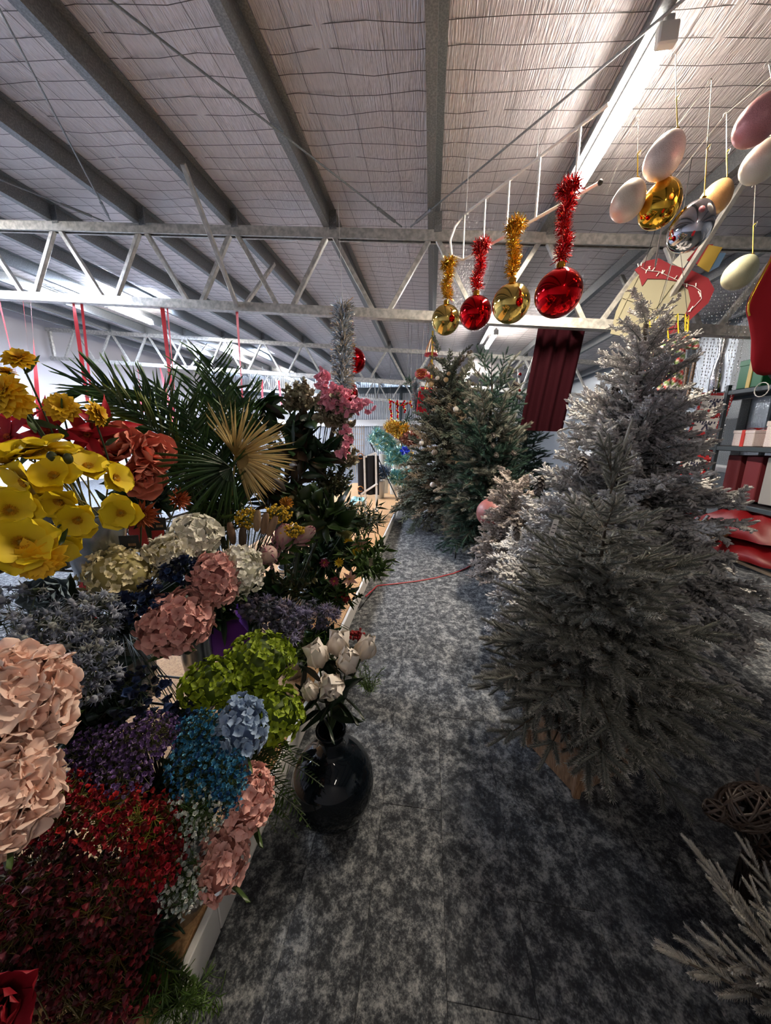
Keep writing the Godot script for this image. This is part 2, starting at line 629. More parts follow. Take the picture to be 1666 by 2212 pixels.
func shell() -> void:
	var y1 := 5.3
	# floor slab and carpet planks
	var fl := Shape.new()
	fl.box(Vector3(-3.55, -0.06, -7.75), Vector3(17.9, 0.1, 22.3))
	var f := structure("floor", null)
	tag(f, "worn charcoal and pale grey carpet laid in planks")
	part(f, "carpet_base", fl.mesh(M.carpet))
	var looks := []
	for k in 8:
		var s := Shape.new()
		s.box(Vector3(0, -0.005, 0), Vector3(0.2492, 0.01, 0.9985), 0.0012)
		var o := Vector2(rnd(0, 1), rnd(0, 1))
		var fl2 := 1.0 if k % 2 else -1.0
		for j in s.v.size():
			s.u[j] = o + Vector2(s.v[j].x * 0.55, s.v[j].z * 0.55) * fl2 * (1.0 if k < 4 else 0.7)
		looks.append(s.mesh(M.carpet))
	for col in 20:
		for row in 13:
			var off: float = [0.0, 0.5, 0.25, 0.75][col % 4]
			var cx := -0.66 + 0.25 * col
			var cz := 0.6 - row - off
			if cz < -3.2 and col > 15 and row > 8:
				continue
			part(f, "carpet_plank", looks[rng.randi() % 8], Transform3D(Basis(), Vector3(cx + 0.125, 0.002 + rnd(0, 0.0012), cz)))
	# walls
	var wl := Shape.new()
	wl.box(Vector3(-12.3, 2.65, -7.75), Vector3(0.2, 5.4, 22.3))
	tag(structure("wall_left", wl.mesh(M.white_paint)), "plain white painted side wall")
	var wr := Shape.new()
	wr.box(Vector3(5.3, 1.9, -7.75), Vector3(0.2, 4.0, 22.3))
	var right := structure("wall_right", wr.mesh(M.wall_foil))
	tag(right, "side wall lined with silver foil between steel posts")
	for zz in [-2.2, -3.7, -5.2, -6.7, -8.2, -9.7]:
		var g := Shape.new()
		g.box(Vector3(5.12, 1.8, zz), Vector3(0.14, 3.6, 0.32), 0.006)
		part(right, "wall_post", g.mesh(M.galvanised))
	for yy in [1.0, 2.2]:
		var g := Shape.new()
		g.box(Vector3(5.06, yy, -7.0), Vector3(0.1, 0.12, 14.0), 0.006)
		part(right, "wall_rail", g.mesh(M.white_steel))
	var wb := Shape.new()
	wb.box(Vector3(-3.55, 2.65, 3.3), Vector3(17.9, 5.4, 0.2))
	tag(structure("wall_rear", wb.mesh(M.white_paint)), "white wall behind the viewpoint")
	# corrugated far wall
	var far := structure("wall_far", null)
	tag(far, "grey corrugated metal end wall with a pale girt across it")
	var wf := Shape.new()
	wf.box(Vector3(-3.55, 2.65, -18.85), Vector3(17.9, 5.4, 0.1))
	part(far, "backing", wf.mesh(M.galvanised))
	var cor := material("corrugated_sheet", srgb(176, 178, 182), 0.45, 0.25)
	var w := -12.2
	var rib := Shape.new()
	rib.tube([Vector3(0, 0, 0), Vector3(0, 5.3, 0)], 0.042, 8, false)
	var rm := rib.mesh(cor)
	var spots := []
	var near := []
	while w < 5.1:
		(near if w > -6.5 and w < 1.5 else spots).append(Transform3D(Basis(), Vector3(w, 0, -18.8)))
		w += 0.105
	for xf in near:
		part(far, "sheet_rib", rm, xf)
	many(far, "sheet_ribs_beyond", rm, spots)
	var g := Shape.new()
	g.box(Vector3(-3.55, 2.24, -18.68), Vector3(17.5, 0.34, 0.1), 0.01)
	part(far, "girt", g.mesh(M.white_steel))
	var g2 := Shape.new()
	g2.box(Vector3(-3.55, 3.9, -18.7), Vector3(17.5, 0.3, 0.12), 0.01)
	part(far, "eaves_beam", g2.mesh(M.slate_steel))
	for xx in [-7.0, -1.6]:
		var c2 := Shape.new()
		c2.box(Vector3(xx, 2.3, -18.68), Vector3(0.12, 4.6, 0.14), 0.01)
		part(far, "wall_column", c2.mesh(M.slate_steel))

# ---------------------------------------------------------------- lamps
func batten(at: Vector3, label: String, energy: float, warm: Color, glow_key := "lamp_diffuser", glow_energy := 92.0) -> void:
	var t := thing("batten_light", label, "light", at, "ceiling batten lights")
	var body := Shape.new()
	body.box(Vector3(0, 0.055, 0), Vector3(0.05, 0.06, 1.26), 0.006)
	part(t, "housing", body.mesh(M.white_steel))
	for e in [-0.615, 0.615]:
		var cap := Shape.new()
		cap.box(Vector3(0, 0.0, e), Vector3(0.1, 0.1, 0.05), 0.008)
		part(t, "end_cap", cap.mesh(M.white_steel))
	var glow := material(glow_key, Color.WHITE, 0.4)
	glow.emission_enabled = true
	glow.emission = srgb(255, 246, 236)
	glow.emission_energy_multiplier = glow_energy
	var d := Shape.new()
	var pts := PackedVector2Array()
	for k in 13:
		var a := PI * 0.78 + PI * 1.44 * k / 12.0
		pts.append(Vector2(cos(a) * 0.05, sin(a) * 0.045))
	d.prism(pts, -0.6, 0.6)
	part(t, "lamp_diffuser", d.mesh(glow))
	var a := AreaLight3D.new()
	a.name = "lamp_light"
	a.area_size = Vector2(0.08, 1.2)
	a.light_color = warm
	a.light_energy = energy
	a.shadow_enabled = true
	a.position = Vector3(0, -0.05, 0)
	a.rotation = Vector3(-PI / 2, 0, 0)
	t.add_child(a)

func lamps() -> void:
	var warm := srgb(255, 238, 214)
	var cool := srgb(240, 244, 255)
	var y := ceiling_at(1.21) - 0.31
	batten(Vector3(1.21, y, -3.15), "long glowing batten light over the flocked trees", 9.0, warm, "near_lamp_diffuser", 16.0)
	batten(Vector3(1.3, y, -8.6), "distant batten light glimpsed over the dark green trees", 6.0, cool)
	batten(Vector3(1.3, y, 2.1), "batten light overhead behind the viewpoint", 0.8, warm, "rear_lamp_diffuser", 9.0)
	var yl := ceiling_at(-7.17) - 0.31
	batten(Vector3(-7.17, yl, -8.1), "batten light beneath the nearest opal roof sheet", 6.0, cool)
	batten(Vector3(-7.17, yl, -13.1), "batten light beneath the second opal roof sheet", 6.0, cool)
	batten(Vector3(-7.17, yl, -3.1), "batten light over the flowers, outside the view", 4.0, cool)
	batten(Vector3(1.3, y, -13.8), "batten light far down the right row", 6.0, cool)
	batten(Vector3(-7.17, yl, -17.4), "small distant batten light above the eucalyptus", 6.0, cool)

# ---------------------------------------------------------------- flower display stand
const TOP := 0.13

func platform_and_racks() -> void:
	var t := thing("display_platform", "low particleboard platform edged with a white strip along the aisle", "platform", Vector3(-1.5, 0, -4.4))
	# boards laid end to end
	var z := 0.5
	while z > -9.6:
		var s := Shape.new()
		s.box(Vector3(0, TOP - 0.011, z - 0.6 + 4.4), Vector3(1.7, 0.02, 1.197), 0.002)
		part(t, "board", s.mesh(M.particleboard))
		var f := Shape.new()
		f.box(Vector3(0.868, TOP * 0.5 + 0.002, z - 0.6 + 4.4), Vector3(0.022, TOP, 1.197), 0.003)
		var fm := part(t, "edge_strip", f.mesh(M.white_steel))
		for k in 2:
			var sc := Shape.new()
			sc.tube([Vector3(0.878, TOP * 0.55, z - 0.3 - 0.6 * k + 4.4), Vector3(0.8815, TOP * 0.55, z - 0.3 - 0.6 * k + 4.4)], 0.006, 8)
			part(fm, "screw", sc.mesh(M.black_steel))
		var b := Shape.new()
		b.box(Vector3(0, 0.054, z - 0.6 + 4.4), Vector3(1.6, 0.105, 0.05))
		part(t, "bearer", b.mesh(M.timber))
		z -= 1.2
	# stepped black rack carrying the buckets
	var r := thing("stepped_rack", "black steel stepped rack holding the flower buckets", "rack", Vector3(-1.2, TOP, -1.5))
	for k in 2:
		var y: float = [0.36, 0.92][k]
		var x0: float = [-0.14, -0.4][k]
		var x1: float = [0.36, 0.14][k]
		for x in [x0, x1]:
			var s := Shape.new()
			s.tube([Vector3(x, y, 0.75), Vector3(x, y, -0.9)], 0.008, 6)
			part(r, "shelf_rail", s.mesh(M.black_steel))
		for j in 12:
			var s := Shape.new()
			s.tube([Vector3(x0, y, 0.75 - 0.15 * j), Vector3(x1, y, 0.75 - 0.15 * j)], 0.005, 5)
			part(r, "cross_wire", s.mesh(M.black_steel))
		for zz in [0.75, -0.08, -0.9]:
			for x in [x0, x1]:
				var s := Shape.new()
				s.tube([Vector3(x, 0, zz), Vector3(x, y, zz)], 0.008, 6)
				part(r, "leg", s.mesh(M.black_steel))
	# sheet of purple paper behind the green hydrangeas
	var pp := Shape.new()
	var a := Vector3(-0.998, 0.672, -1.348)
	pp.grid(4, 4, func(u, v): return Vector3((u - 0.5) * 0.2, (v - 0.5) * 0.34, 0.012 * sin(u * 3.0)))
	whole("purple_paper", "sheet of bright purple paper behind the green hydrangeas", "paper", pp.mesh(material("purple_paper", srgb(104, 34, 150), 0.6)), Transform3D(Basis(Vector3.UP, 0.4) * Basis(Vector3.FORWARD, -0.5), a))
	var rp := Shape.new()
	rp.box(Vector3.ZERO, Vector3(0.14, 0.1, 0.004), 0.001)
	whole("red_sign_card", "red card behind the black price tags", "card", rp.mesh(material("red_card", srgb(206, 54, 44), 0.6)), Transform3D(Basis(Vector3.UP, 0.3), Vector3(-1.227, 1.126, -1.296)))
	for k in 2:
		var tg := thing("price_tag", ["upper black price tag below the rust chrysanthemum", "lower black price tag beside the metal bucket"][k], "tag", [Vector3(-1.026, 1.222, -1.137), Vector3(-1.025, 1.19, -1.006)][k], "black price tags")
		var s := Shape.new()
		s.box(Vector3.ZERO, Vector3(0.062, 0.05, 0.003), 0.001)
		part(tg, "card", s.mesh(M.black_steel), Transform3D(Basis(Vector3.UP, 0.3), Vector3.ZERO))
		var q := Shape.new()
		q.box(Vector3(0.008, -0.008, 0.002), Vector3(0.024, 0.009, 0.001))
		part(tg, "price_sticker", q.mesh(M.timber), Transform3D(Basis(Vector3.UP, 0.3), Vector3.ZERO))
	# red post of a sign between the buckets
	var post := Shape.new()
	var pa := Vector3(-1.484, 1.092, -1.204)
	post.bar(Vector3(pa.x, TOP, pa.z), pa + Vector3(0, 0.06, 0), 0.03, 0.03, 0.003)
	whole("red_post", "slim red post standing behind the metal bucket", "post", post.mesh(material("red_paint", srgb(186, 50, 60), 0.5)))
	# buckets
	bucket(Vector3(-1.18, 1.056, -1.03), 0.097, 0.23, "shiny metal bucket under the yellow poppies")
	bucket(Vector3(-1.44, 1.056, -1.06), 0.1, 0.23, "dented metal bucket behind the dusty blue rose")
	bucket(Vector3(-1.19, 0.496, -1.07), 0.105, 0.3, "ribbed metal bucket with a paper label, under the dark blue flowers")
	bucket(Vector3(-1.0, 0.496, -1.22), 0.07, 0.28, "slim metal bucket beside the green hydrangeas")
	bucket(Vector3(-0.92, 0.496, -1.5), 0.08, 0.28, "metal bucket standing behind the green hydrangeas")
	var lb := Shape.new()
	lb.box(Vector3.ZERO, Vector3(0.06, 0.04, 0.002), 0.0005)
	whole("paper_label", "grey paper label stuck on the ribbed metal bucket", "label", lb.mesh(material("label_grey", srgb(150, 150, 150), 0.7)), Transform3D(Basis(Vector3.UP, 0.75), Vector3(-1.115, 0.71, -0.99)))
	for b in [[-0.735, -0.69, 0.3, "zinc bucket under the red gypsophila at the platform's edge"], [-1.02, -0.45, 0.3, "zinc bucket low down in the dark red berries"], [-0.82, -1.28, 0.28, "zinc bucket under the purple sea holly"], [-0.8, -1.75, 0.3, "zinc bucket under the proteas"], [-0.95, -2.25, 0.32, "zinc bucket under the trailing greenery"], [-1.15, -2.6, 0.34, "zinc bucket under the magnolia foliage"]]:
		bucket(Vector3(b[0], TOP, b[1]), 0.1, b[2], b[3])

func bucket(at: Vector3, r: float, h: float, label: String) -> void:
	var t := thing("flower_bucket", label, "bucket", at, "metal flower buckets")
	var b := 0.78
	var s := Shape.new()
	var pr := [Vector2(0, 0.004), Vector2(r * b, 0.004), Vector2(r * b, 0.0)]
	for k in 11:
		var f := k / 10.0
		var rib := 0.0022 if k in [3, 4, 7] else 0.0
		pr.append(Vector2(lerpf(r * b, r, f) + rib, h * f))
	pr.append(Vector2(r - 0.004, h))
	pr.append(Vector2(r * b - 0.002, 0.012))
	pr.append(Vector2(0, 0.012))
	s.lathe(pr, 36)
	part(t, "body", s.mesh(M.bucket_metal))
	var rim := Shape.new()
	var pts := []
	for k in 33:
		pts.append(Vector3(cos(TAU * k / 32) * r, h, sin(TAU * k / 32) * r))
	rim.tube(pts, 0.004, 6, false)
	part(t, "rolled_rim", rim.mesh(M.bucket_metal))
	for e in [-1, 1]:
		var ear := Shape.new()
		ear.box(Vector3(0, h * 0.88, e * (r * 0.97 + 0.004)), Vector3(0.03, 0.035, 0.006), 0.002)
		part(t, "handle_ear", ear.mesh(M.bucket_metal))

# ---------------------------------------------------------------- trees
# one shoot along +y covered with needles
func shoot(s: Shape, xf: Transform3D, ln: float, n: int, nl: float, nw: float, spread: float, base: Color, tip: Color, stem: Color, flat := 1.0, core := 0.34) -> void:
	s.col = base.lerp(tip, 0.2)
	s.tube([xf * Vector3.ZERO, xf * Vector3(0, ln * 0.15, 0), xf * Vector3(0, ln * 0.85, 0), xf * Vector3(0, ln, 0)], [nw, core * nl, core * nl * 0.9, core * nl * 0.35], 5, false)
	s.col = stem
	for k in n:
		var t := (k + 0.5) / n
		var a := k * 2.39996 + rnd(-0.3, 0.3)
		var r := Vector3(cos(a), 0, sin(a) * flat)
		var d := (r * sin(spread) + Vector3.UP * cos(spread) * (1.0 + t * 0.6)).normalized()
		var q := nl * rnd(0.75, 1.15) * (1.0 - 0.35 * t)
		var p := Vector3(0, ln * t, 0)
		var w := d.cross(r + Vector3(0.2, 0.4, 0.1)).normalized() * nw
		var shade := rnd(0.82, 1.12)
		var m := base.lerp(tip, 0.5 + 0.5 * t) * shade
		s.tri(xf * (p - w), xf * (p + d * q), xf * (p + w), base * shade, m, base * shade)

# a flat spray of shoots on a woody twig, for the spruce
func spruce_branch(ln: float, pairs: int, base: Color, tip: Color, needles: int, nl: float) -> Shape:
	var s := Shape.new()
	var wood := rgb(66, 54, 42)
	s.col = wood
	var pts := bend(Vector3.ZERO, Vector3(0, ln * 0.8, 0), Vector3(0, 0, -0.02 * ln), 4)
	s.tube(pts, [0.006, 0.005, 0.004, 0.003, 0.002], 4, false)
	for k in pairs:
		var t := 0.12 + 0.72 * k / maxf(1.0, pairs - 1)
		for sg in [-1.0, 1.0]:
			var d := Vector3(sg * rnd(0.55, 0.85), rnd(0.6, 0.9), rnd(-0.22, 0.3))
			var l := ln * rnd(0.28, 0.38) * (1.05 - 0.25 * t)
			shoot(s, facing(Vector3(0, ln * 0.8 * t, -0.02 * ln * 4 * t * (1 - t)), d), l, needles, nl, 0.002, 1.08, base, tip, wood, 0.75, 0.22)
	shoot(s, facing(Vector3(0, ln * 0.7, 0), Vector3(0.05, 1, 0.03)), ln * 0.32, int(needles * 1.2), nl, 0.002, 1.08, base, tip, wood, 0.75, 0.22)
	return s

# a bushy flocked branch of short snow-crusted twigs
func flocked_branch(ln: float, n: int, base: Color, tip: Color) -> Shape:
	var s := Shape.new()
	var wood := base * 0.7
	s.col = wood
	s.tube([Vector3.ZERO, Vector3(0, ln * 0.5, 0.01), Vector3(0, ln * 0.9, 0)], [0.007, 0.005, 0.002], 4, false)
	for k in n:
		var t := 0.1 + 0.85 * (k + 0.5) / n
		var sg := 1.0 if k % 2 else -1.0
		var d := Vector3(sg * rnd(0.4, 0.95), rnd(0.45, 0.95), rnd(-0.35, 0.6))
		var l := minf(0.085, ln * rnd(0.15, 0.26)) * (1.1 - 0.45 * t)
		var xf := facing(Vector3(0, ln * 0.9 * t, 0.01), d)
		shoot(s, xf, l, 16, 0.015, 0.0042, 0.85, base, tip, base)
		for j in 5:
			var q := xf * Transform3D(facing(Vector3(0, l * (0.2 + 0.18 * j), 0), Vector3(rnd(0.5, 0.9) * (1.0 if j % 2 else -1.0), 0.8, rnd(-0.4, 0.4))))
			shoot(s, q, l * 0.4, 13, 0.014, 0.0046, 0.9, base.lerp(tip, 0.3), tip, base, 1.0, 0.5)
	return s

# long soft needles in bursting tufts
func pine_branch(ln: float, n: int, nl: float, base: Color, tip: Color, nw := 0.0024, count := 60) -> Shape:
	var s := Shape.new()
	var wood := rgb(58, 48, 38)
	s.col = wood
	s.tube([Vector3.ZERO, Vector3(0, ln * 0.9, 0)], [0.006, 0.002], 4, false)
	for k in n:
		var t := (k + 0.4) / n
		var sg := 1.0 if k % 2 else -1.0
		var d := Vector3(sg * rnd(0.3, 0.9), rnd(0.4, 1.0), rnd(-0.4, 0.5)) if k < n - 1 else Vector3(0, 1, 0)
		shoot(s, facing(Vector3(0, ln * 0.85 * t, 0), d), ln * 0.28, count, nl, nw, 0.62, base, tip, wood, 1.0, 0.1)
	return s

func cone_mesh() -> ArrayMesh:
	if L.has("cone"):
		return L.cone
	var s := Shape.new()
	s.col = rgb(60, 50, 44)
	s.ball(Vector3(0, 0.05, 0), Vector3(0.018, 0.05, 0.018), 8, 6)
	for k in 44:
		var t := (k + 0.5) / 44.0
		var a := k * 2.39996
		var r := 0.034 * sin(PI * (0.15 + 0.8 * t))
		var y := 0.1 * t
		s.petal(petal_at(a, 1.25 - 0.7 * t, 0.008, y), r, 0.02, 0.1, -0.3, rgb(58, 48, 42), rgb(150, 144, 138), 2, 2)
	L.cone = s.mesh(M.matt)
	return L.cone

# branches set round a trunk: rad(t) gives the crown's radius at height t, lift(t) how steeply branches rise
func crown(t: Node3D, called: String, looks: Array, n: int, inner: int, y0: float, y1: float, rad: Callable, lift: Callable, reach: float, jitter := 0.12) -> void:
	var fill := []
	for k in n + inner:
		var f: float = (k + 0.5) / n if k < n else (k - n + 0.5) / inner
		# more branches where the crown is wide
		var h := 1.0 - sqrt(1.0 - f * 0.985) if k < n else 1.0 - sqrt(1.0 - f * 0.96)
		var phi := k * 2.39996 + rnd(-0.25, 0.25)
		var e: float = lift.call(h) + rnd(-jitter, jitter) * 1.6
		var o := Vector3(cos(phi), 0, sin(phi))
		var d := o * cos(e) + Vector3.UP * sin(e)
		var rr: float = rad.call(h) * rnd(0.88, 1.08)
		if k >= n:
			rr *= rnd(0.45, 0.8)
		var sc := clampf(rr / reach, 0.45, 1.15)
		var start := maxf(0.0, rr - reach * sc * maxf(0.3, cos(e)))
		var y := lerpf(y0, y1, h) + rnd(-0.03, 0.03)
		var x := d.cross(Vector3.UP).normalized()
		var roll := rnd(-0.5, 0.5)
		var b := Basis(x, d, x.cross(d)) * Basis(Vector3.UP, roll)
		var xf := Transform3D(b.scaled_local(Vector3.ONE * sc), o * start + Vector3(0, y, 0))
		if k < n:
			part(t, called, looks[k % looks.size()], xf)
		else:
			fill.append(xf)
	if fill:
		many(t, "inner_foliage", looks[0], fill)

func trunk(t: Node3D, h: float, r: float, col: Color) -> void:
	var s := Shape.new()
	s.col = col
	s.tube([Vector3(0, 0.02, 0), Vector3(0, h * 0.5, 0), Vector3(0, h, 0)], [r, r * 0.8, r * 0.25], 10)
	part(t, "trunk", s.mesh(M.matt))

func metal_stand(t: Node3D, reach: float) -> void:
	for k in 3:
		var a := k * TAU / 3 + 0.5
		var o := Vector3(cos(a), 0, sin(a))
		var s := Shape.new()
		s.tube([o * 0.03 + Vector3(0, 0.2, 0), o * reach * 0.85 + Vector3(0, 0.17, 0), o * reach + Vector3(0, 0.13, 0), o * reach + Vector3(0, 0.012, 0)], 0.011, 6)
		part(t, "stand_leg", s.mesh(M.black_steel))

func trees() -> void:
	# small frosted spruce in a wooden box, in front
	var base := Vector3(0.732, 0, -1.473)
	var t := thing("christmas_tree", "small frosted spruce tree standing in a wooden box in front", "tree", base)
	trunk(t, 1.2, 0.02, rgb(62, 50, 40))
	var c0 := rgb(40, 54, 46)
	var c1 := rgb(206, 202, 192)
	var looks := []
	for k in 5:
		looks.append(spruce_branch(0.32, 4, c0, c1, 120, 0.026).mesh(M.needle))
	crown(t, "branch", looks, 190, 90, 0.4, 1.4,
		func(h): return 0.06 + 0.47 * pow(1.0 - h, 0.8) * (1.0 - 0.16 * sin(h * 30.0)),
		func(h): return lerpf(-0.26, 0.6, pow(h, 0.9)), 0.34, 0.25)
	for k in 4:
		part(t, "leader_shoot", looks[k], Transform3D(Basis(Vector3(0.3, 0, 1).normalized(), -0.28 + 0.24 * k) * Basis(Vector3.UP, k * 1.2) * 0.62, Vector3(0, 1.32 + 0.02 * k, 0)))
	var tall := Shape.new()
	tall.col = c1
	shoot(tall, facing(Vector3(0, 1.36, 0), Vector3(0.16, 1, 0)), 0.26, 190, 0.017, 0.0014, 0.7, c0.lerp(c1, 0.3), c1, rgb(92, 84, 70))
	part(t, "leader_tip", tall.mesh(M.needle))
	var boxs := Basis(Vector3.UP, 0.5)
	var bx := Shape.new()
	var lo := 0.135
	var hi := 0.165
	for k in 4:
		var r := boxs * Basis(Vector3.UP, k * PI / 2)
		var w := Shape.new()
		for zz in [0.0, -0.018]:
			var q := [r * Vector3(-lo, 0, lo + zz), r * Vector3(lo, 0, lo + zz), r * Vector3(hi, 0.26, hi + zz), r * Vector3(-hi, 0.26, hi + zz)]
			w.quad(q[0], q[3], q[2], q[1])
		w.quad(r * Vector3(-hi, 0.26, hi), r * Vector3(-hi, 0.26, hi - 0.018), r * Vector3(hi, 0.26, hi - 0.018), r * Vector3(hi, 0.26, hi))
		tag(part(t, "box_side", w.mesh(M.timber)), "brown wooden side of the tree box")
		var cn := Shape.new()
		cn.bar(r * Vector3(lo, 0.0, lo), r * Vector3(hi, 0.265, hi), 0.03, 0.03, 0.004)
		part(t, "corner_post", cn.mesh(M.timber))
	bx.quad(boxs * Vector3(-0.15, 0.2, -0.15), boxs * Vector3(0.15, 0.2, -0.15), boxs * Vector3(0.15, 0.2, 0.15), boxs * Vector3(-0.15, 0.2, 0.15))
	part(t, "box_filling", bx.mesh(M.timber))
	# its swing tag
	var tg := Shape.new()
	var tp := Vector3(0.441, 1.234, -1.226)
	tg.box(Vector3.ZERO, Vector3(0.018, 0.062, 0.002), 0.0008)
	var tag_node := thing("price_tag", "white paper swing tag on the small frosted spruce", "tag", tp)
	part(tag_node, "card", tg.mesh(material("card_white", srgb(226, 224, 220), 0.7)), Transform3D(Basis(Vector3.FORWARD, 0.2), Vector3.ZERO))
	for k in 3:
		var ln := Shape.new()
		ln.box(Vector3(0, 0.012 - 0.014 * k, 0.0016), Vector3(0.011, 0.003, 0.0006))
		part(tag_node, "print_line", ln.mesh(M.black_steel), Transform3D(Basis(Vector3.FORWARD, 0.2), Vector3.ZERO))

	# tall flocked tree with pine cones
	var tb := Vector3(1.258, 0.03, -2.403)
	tb.y = 0.0
	t = thing("christmas_tree", "tall snow-flocked tree with pine cones behind the small spruce", "tree", tb)
	trunk(t, 2.2, 0.045, rgb(84, 74, 64))
	metal_stand(t, 0.4)
	var f0 := rgb(140, 142, 138)
	var f1 := rgb(226, 222, 222)
	looks = []
	for k in 5:
		looks.append(flocked_branch(0.44, 24, f0, f1).mesh(M.needle))
	crown(t, "branch", looks, 285, 170, 0.34, 2.55,
		func(h): return 0.07 + 0.88 * pow(1.0 - h, 1.0) * (1.0 - 0.1 * sin(h * 31.0)),
		func(h): return lerpf(-0.3, 0.8, pow(h, 1.1)), 0.5, 0.2)
	var tall2 := Shape.new()
	shoot(tall2, facing(Vector3(0, 2.5, 0), Vector3(0.02, 1, 0)), 0.24, 120, 0.016, 0.003, 0.6, f0, f1, f0)
	part(t, "leader_tip", tall2.mesh(M.needle))
	for p in [Vector3(0.888, 1.436, -2.155), Vector3(0.633, 1.336, -2.017), Vector3(1.255, 1.192, -2.127), Vector3(0.539, 1.031, -2.122), Vector3(1.177, 1.906, -2.505), Vector3(1.45, 1.388, -2.32)]:
		tag(part(t, "pine_cone", cone_mesh(), facing(p - tb, Vector3(rnd(-0.5, 0.5), -1, rnd(-0.2, 0.6)), rnd(0, 6), 1.15)), "brown pine cone dusted with snow")

	# low flocked tree on a log
	var lb := Vector3(0.763, 0, -3.235)
	t = thing("christmas_tree", "low flocked tree on a brown log stump by the aisle", "tree", lb)
	var lg := Shape.new()
	lg.col = rgb(138, 104, 82)
	var pr := []
	var rr := []
	for k in 7:
		pr.append(Vector3(0.012 * sin(k * 1.3), 0.04 * k * 1.45, 0.01 * cos(k)))
		rr.append(0.085 - 0.006 * k)
	lg.tube(pr, rr, 12, true, func(a, b): return rgb(128, 98, 78).lerp(rgb(168, 136, 112), 0.5 + 0.5 * sin(b * 40.0 + a * 6.0)))
	tag(part(t, "log_stump", lg.mesh(M.matt)), "rough brown log used as the tree's foot")
	var g0 := rgb(130, 124, 116)
	var g1 := rgb(214, 202, 196)
	looks = []
	for k in 3:
		looks.append(flocked_branch(0.34, 20, g0, g1).mesh(M.needle))
	crown(t, "branch", looks, 120, 60, 0.3, 1.3,
		func(h): return 0.08 + 0.3 * pow(1.0 - h, 0.6), func(h): return lerpf(-0.45, 0.9, h), 0.34, 0.2)
	for p in [Vector3(0.809, 0.755, -3.128), Vector3(0.594, 0.647, -3.024)]:
		part(t, "pine_cone", cone_mesh(), facing(p - lb, Vector3(0.2, -1, 0.3), rnd(0, 6), 1.1))

	# the two dark trees down the aisle
	var ab := Vector3(0.28, 0, -6.0)
	t = thing("christmas_tree", "tall grey-green tree dusted with champagne frost beside the aisle", "tree", ab)
	trunk(t, 2.7, 0.05, rgb(60, 52, 44))
	metal_stand(t, 0.5)
	looks = []
	for k in 4:
		looks.append(flocked_branch(0.42, 20, rgb(44, 52, 44) if k < 3 else rgb(84, 74, 58), [rgb(160, 160, 142), rgb(128, 140, 122), rgb(142, 148, 128), rgb(190, 174, 148)][k]).mesh(M.needle))
	crown(t, "branch", looks, 290, 190, 0.28, 3.15,
		func(h): return 0.24 + 0.82 * pow(1.0 - h, 0.85), func(h): return lerpf(-0.35, 0.9, h), 0.5, 0.3)
	for k in 12:
		var h := rnd(0.05, 0.8)
		var a := rnd(0.9, 3.6)
		var r := 0.14 + 0.9 * pow(1.0 - h, 0.72)
		var bb := Shape.new()
		bb.col = [rgb(206, 200, 190), rgb(176, 150, 110), rgb(150, 140, 128)][k % 3]
		bb.ball(Vector3.ZERO, Vector3.ONE * rnd(0.025, 0.045), 10, 8)
		part(t, "frosted_berry", bb.mesh(M.gloss), Transform3D(Basis(), Vector3(cos(a) * r, lerpf(0.3, 3.1, h), sin(a) * r)))
	var db := Vector3(0.72, 0, -4.45)
	t = thing("christmas_tree", "narrow dark green pine tree with pale tipped needles", "tree", db)
	trunk(t, 2.2, 0.045, rgb(50, 44, 38))
	metal_stand(t, 0.42)
	looks = []
	for k in 4:
		looks.append(pine_branch(0.34, 8, 0.062, rgb(20, 40, 34), rgb(72, 110, 92) if k < 2 else rgb(176, 174, 158)).mesh(M.needle))
	crown(t, "branch", looks, 270, 170, 0.22, 2.65,
		func(h): return 0.26 + 0.4 * pow(1.0 - h, 0.7) * (1.0 - 0.12 * sin(h * 20.0)), func(h): return lerpf(-0.3, 1.0, h), 0.42, 0.3)
	for k in 10:
		var h := rnd(0.05, 0.8)
		var a := rnd(0.9, 3.4)
		var r := 0.17 + 0.5 * pow(1.0 - h, 0.6)
		part(t, "pine_cone", cone_mesh(), facing(Vector3(cos(a) * r, lerpf(0.3, 2.6, h), sin(a) * r), Vector3(cos(a), -0.4, sin(a)), 0.0, 0.9))
	# more green trees behind, at the right of the dark pair
	var eb := Vector3(1.85, 0, -7.1)
	t = thing("christmas_tree", "green tree hung with small silver and red baubles, mostly hidden", "tree", eb)
	trunk(t, 2.5, 0.05, rgb(50, 44, 38))
	metal_stand(t, 0.42)
	crown(t, "branch", [looks[0], looks[1]], 130, 80, 0.22, 2.75, func(h): return 0.12 + 0.62 * pow(1.0 - h, 0.75), func(h): return lerpf(-0.3, 1.0, h), 0.42, 0.3)
	for k in 9:
		var p: Vector3 = Vector3(1.464, 2.575, -6.7) + Vector3(rnd(-0.12, 0.16), rnd(-0.45, 0.15), rnd(-0.05, 0.1))
		var bb := Shape.new()
		bb.ball(Vector3.ZERO, Vector3.ONE * 0.03, 10, 8)
		part(t, "small_bauble", bb.mesh(M.silver_chrome if k % 3 else M.red_chrome), Transform3D(Basis(), p - eb))

	# snowy tree whose branch tips reach in at the lower right
	var nb := Vector3(1.02, 0, -0.66)
	t = thing("flocked_shrub", "thickly flocked little tree beside the wicker reindeer", "tree", nb)
	trunk(t, 0.5, 0.02, rgb(84, 74, 64))
	looks = []
	for k in 3:
		looks.append(snowy_branch(0.36).mesh(M.needle))
	crown(t, "branch", looks, 44, 0, 0.14, 0.36, func(h): return 0.1 + 0.26 * (1.0 - h), func(h): return lerpf(0.3, 1.1, h), 0.34, 0.2)
	var pot := Shape.new()
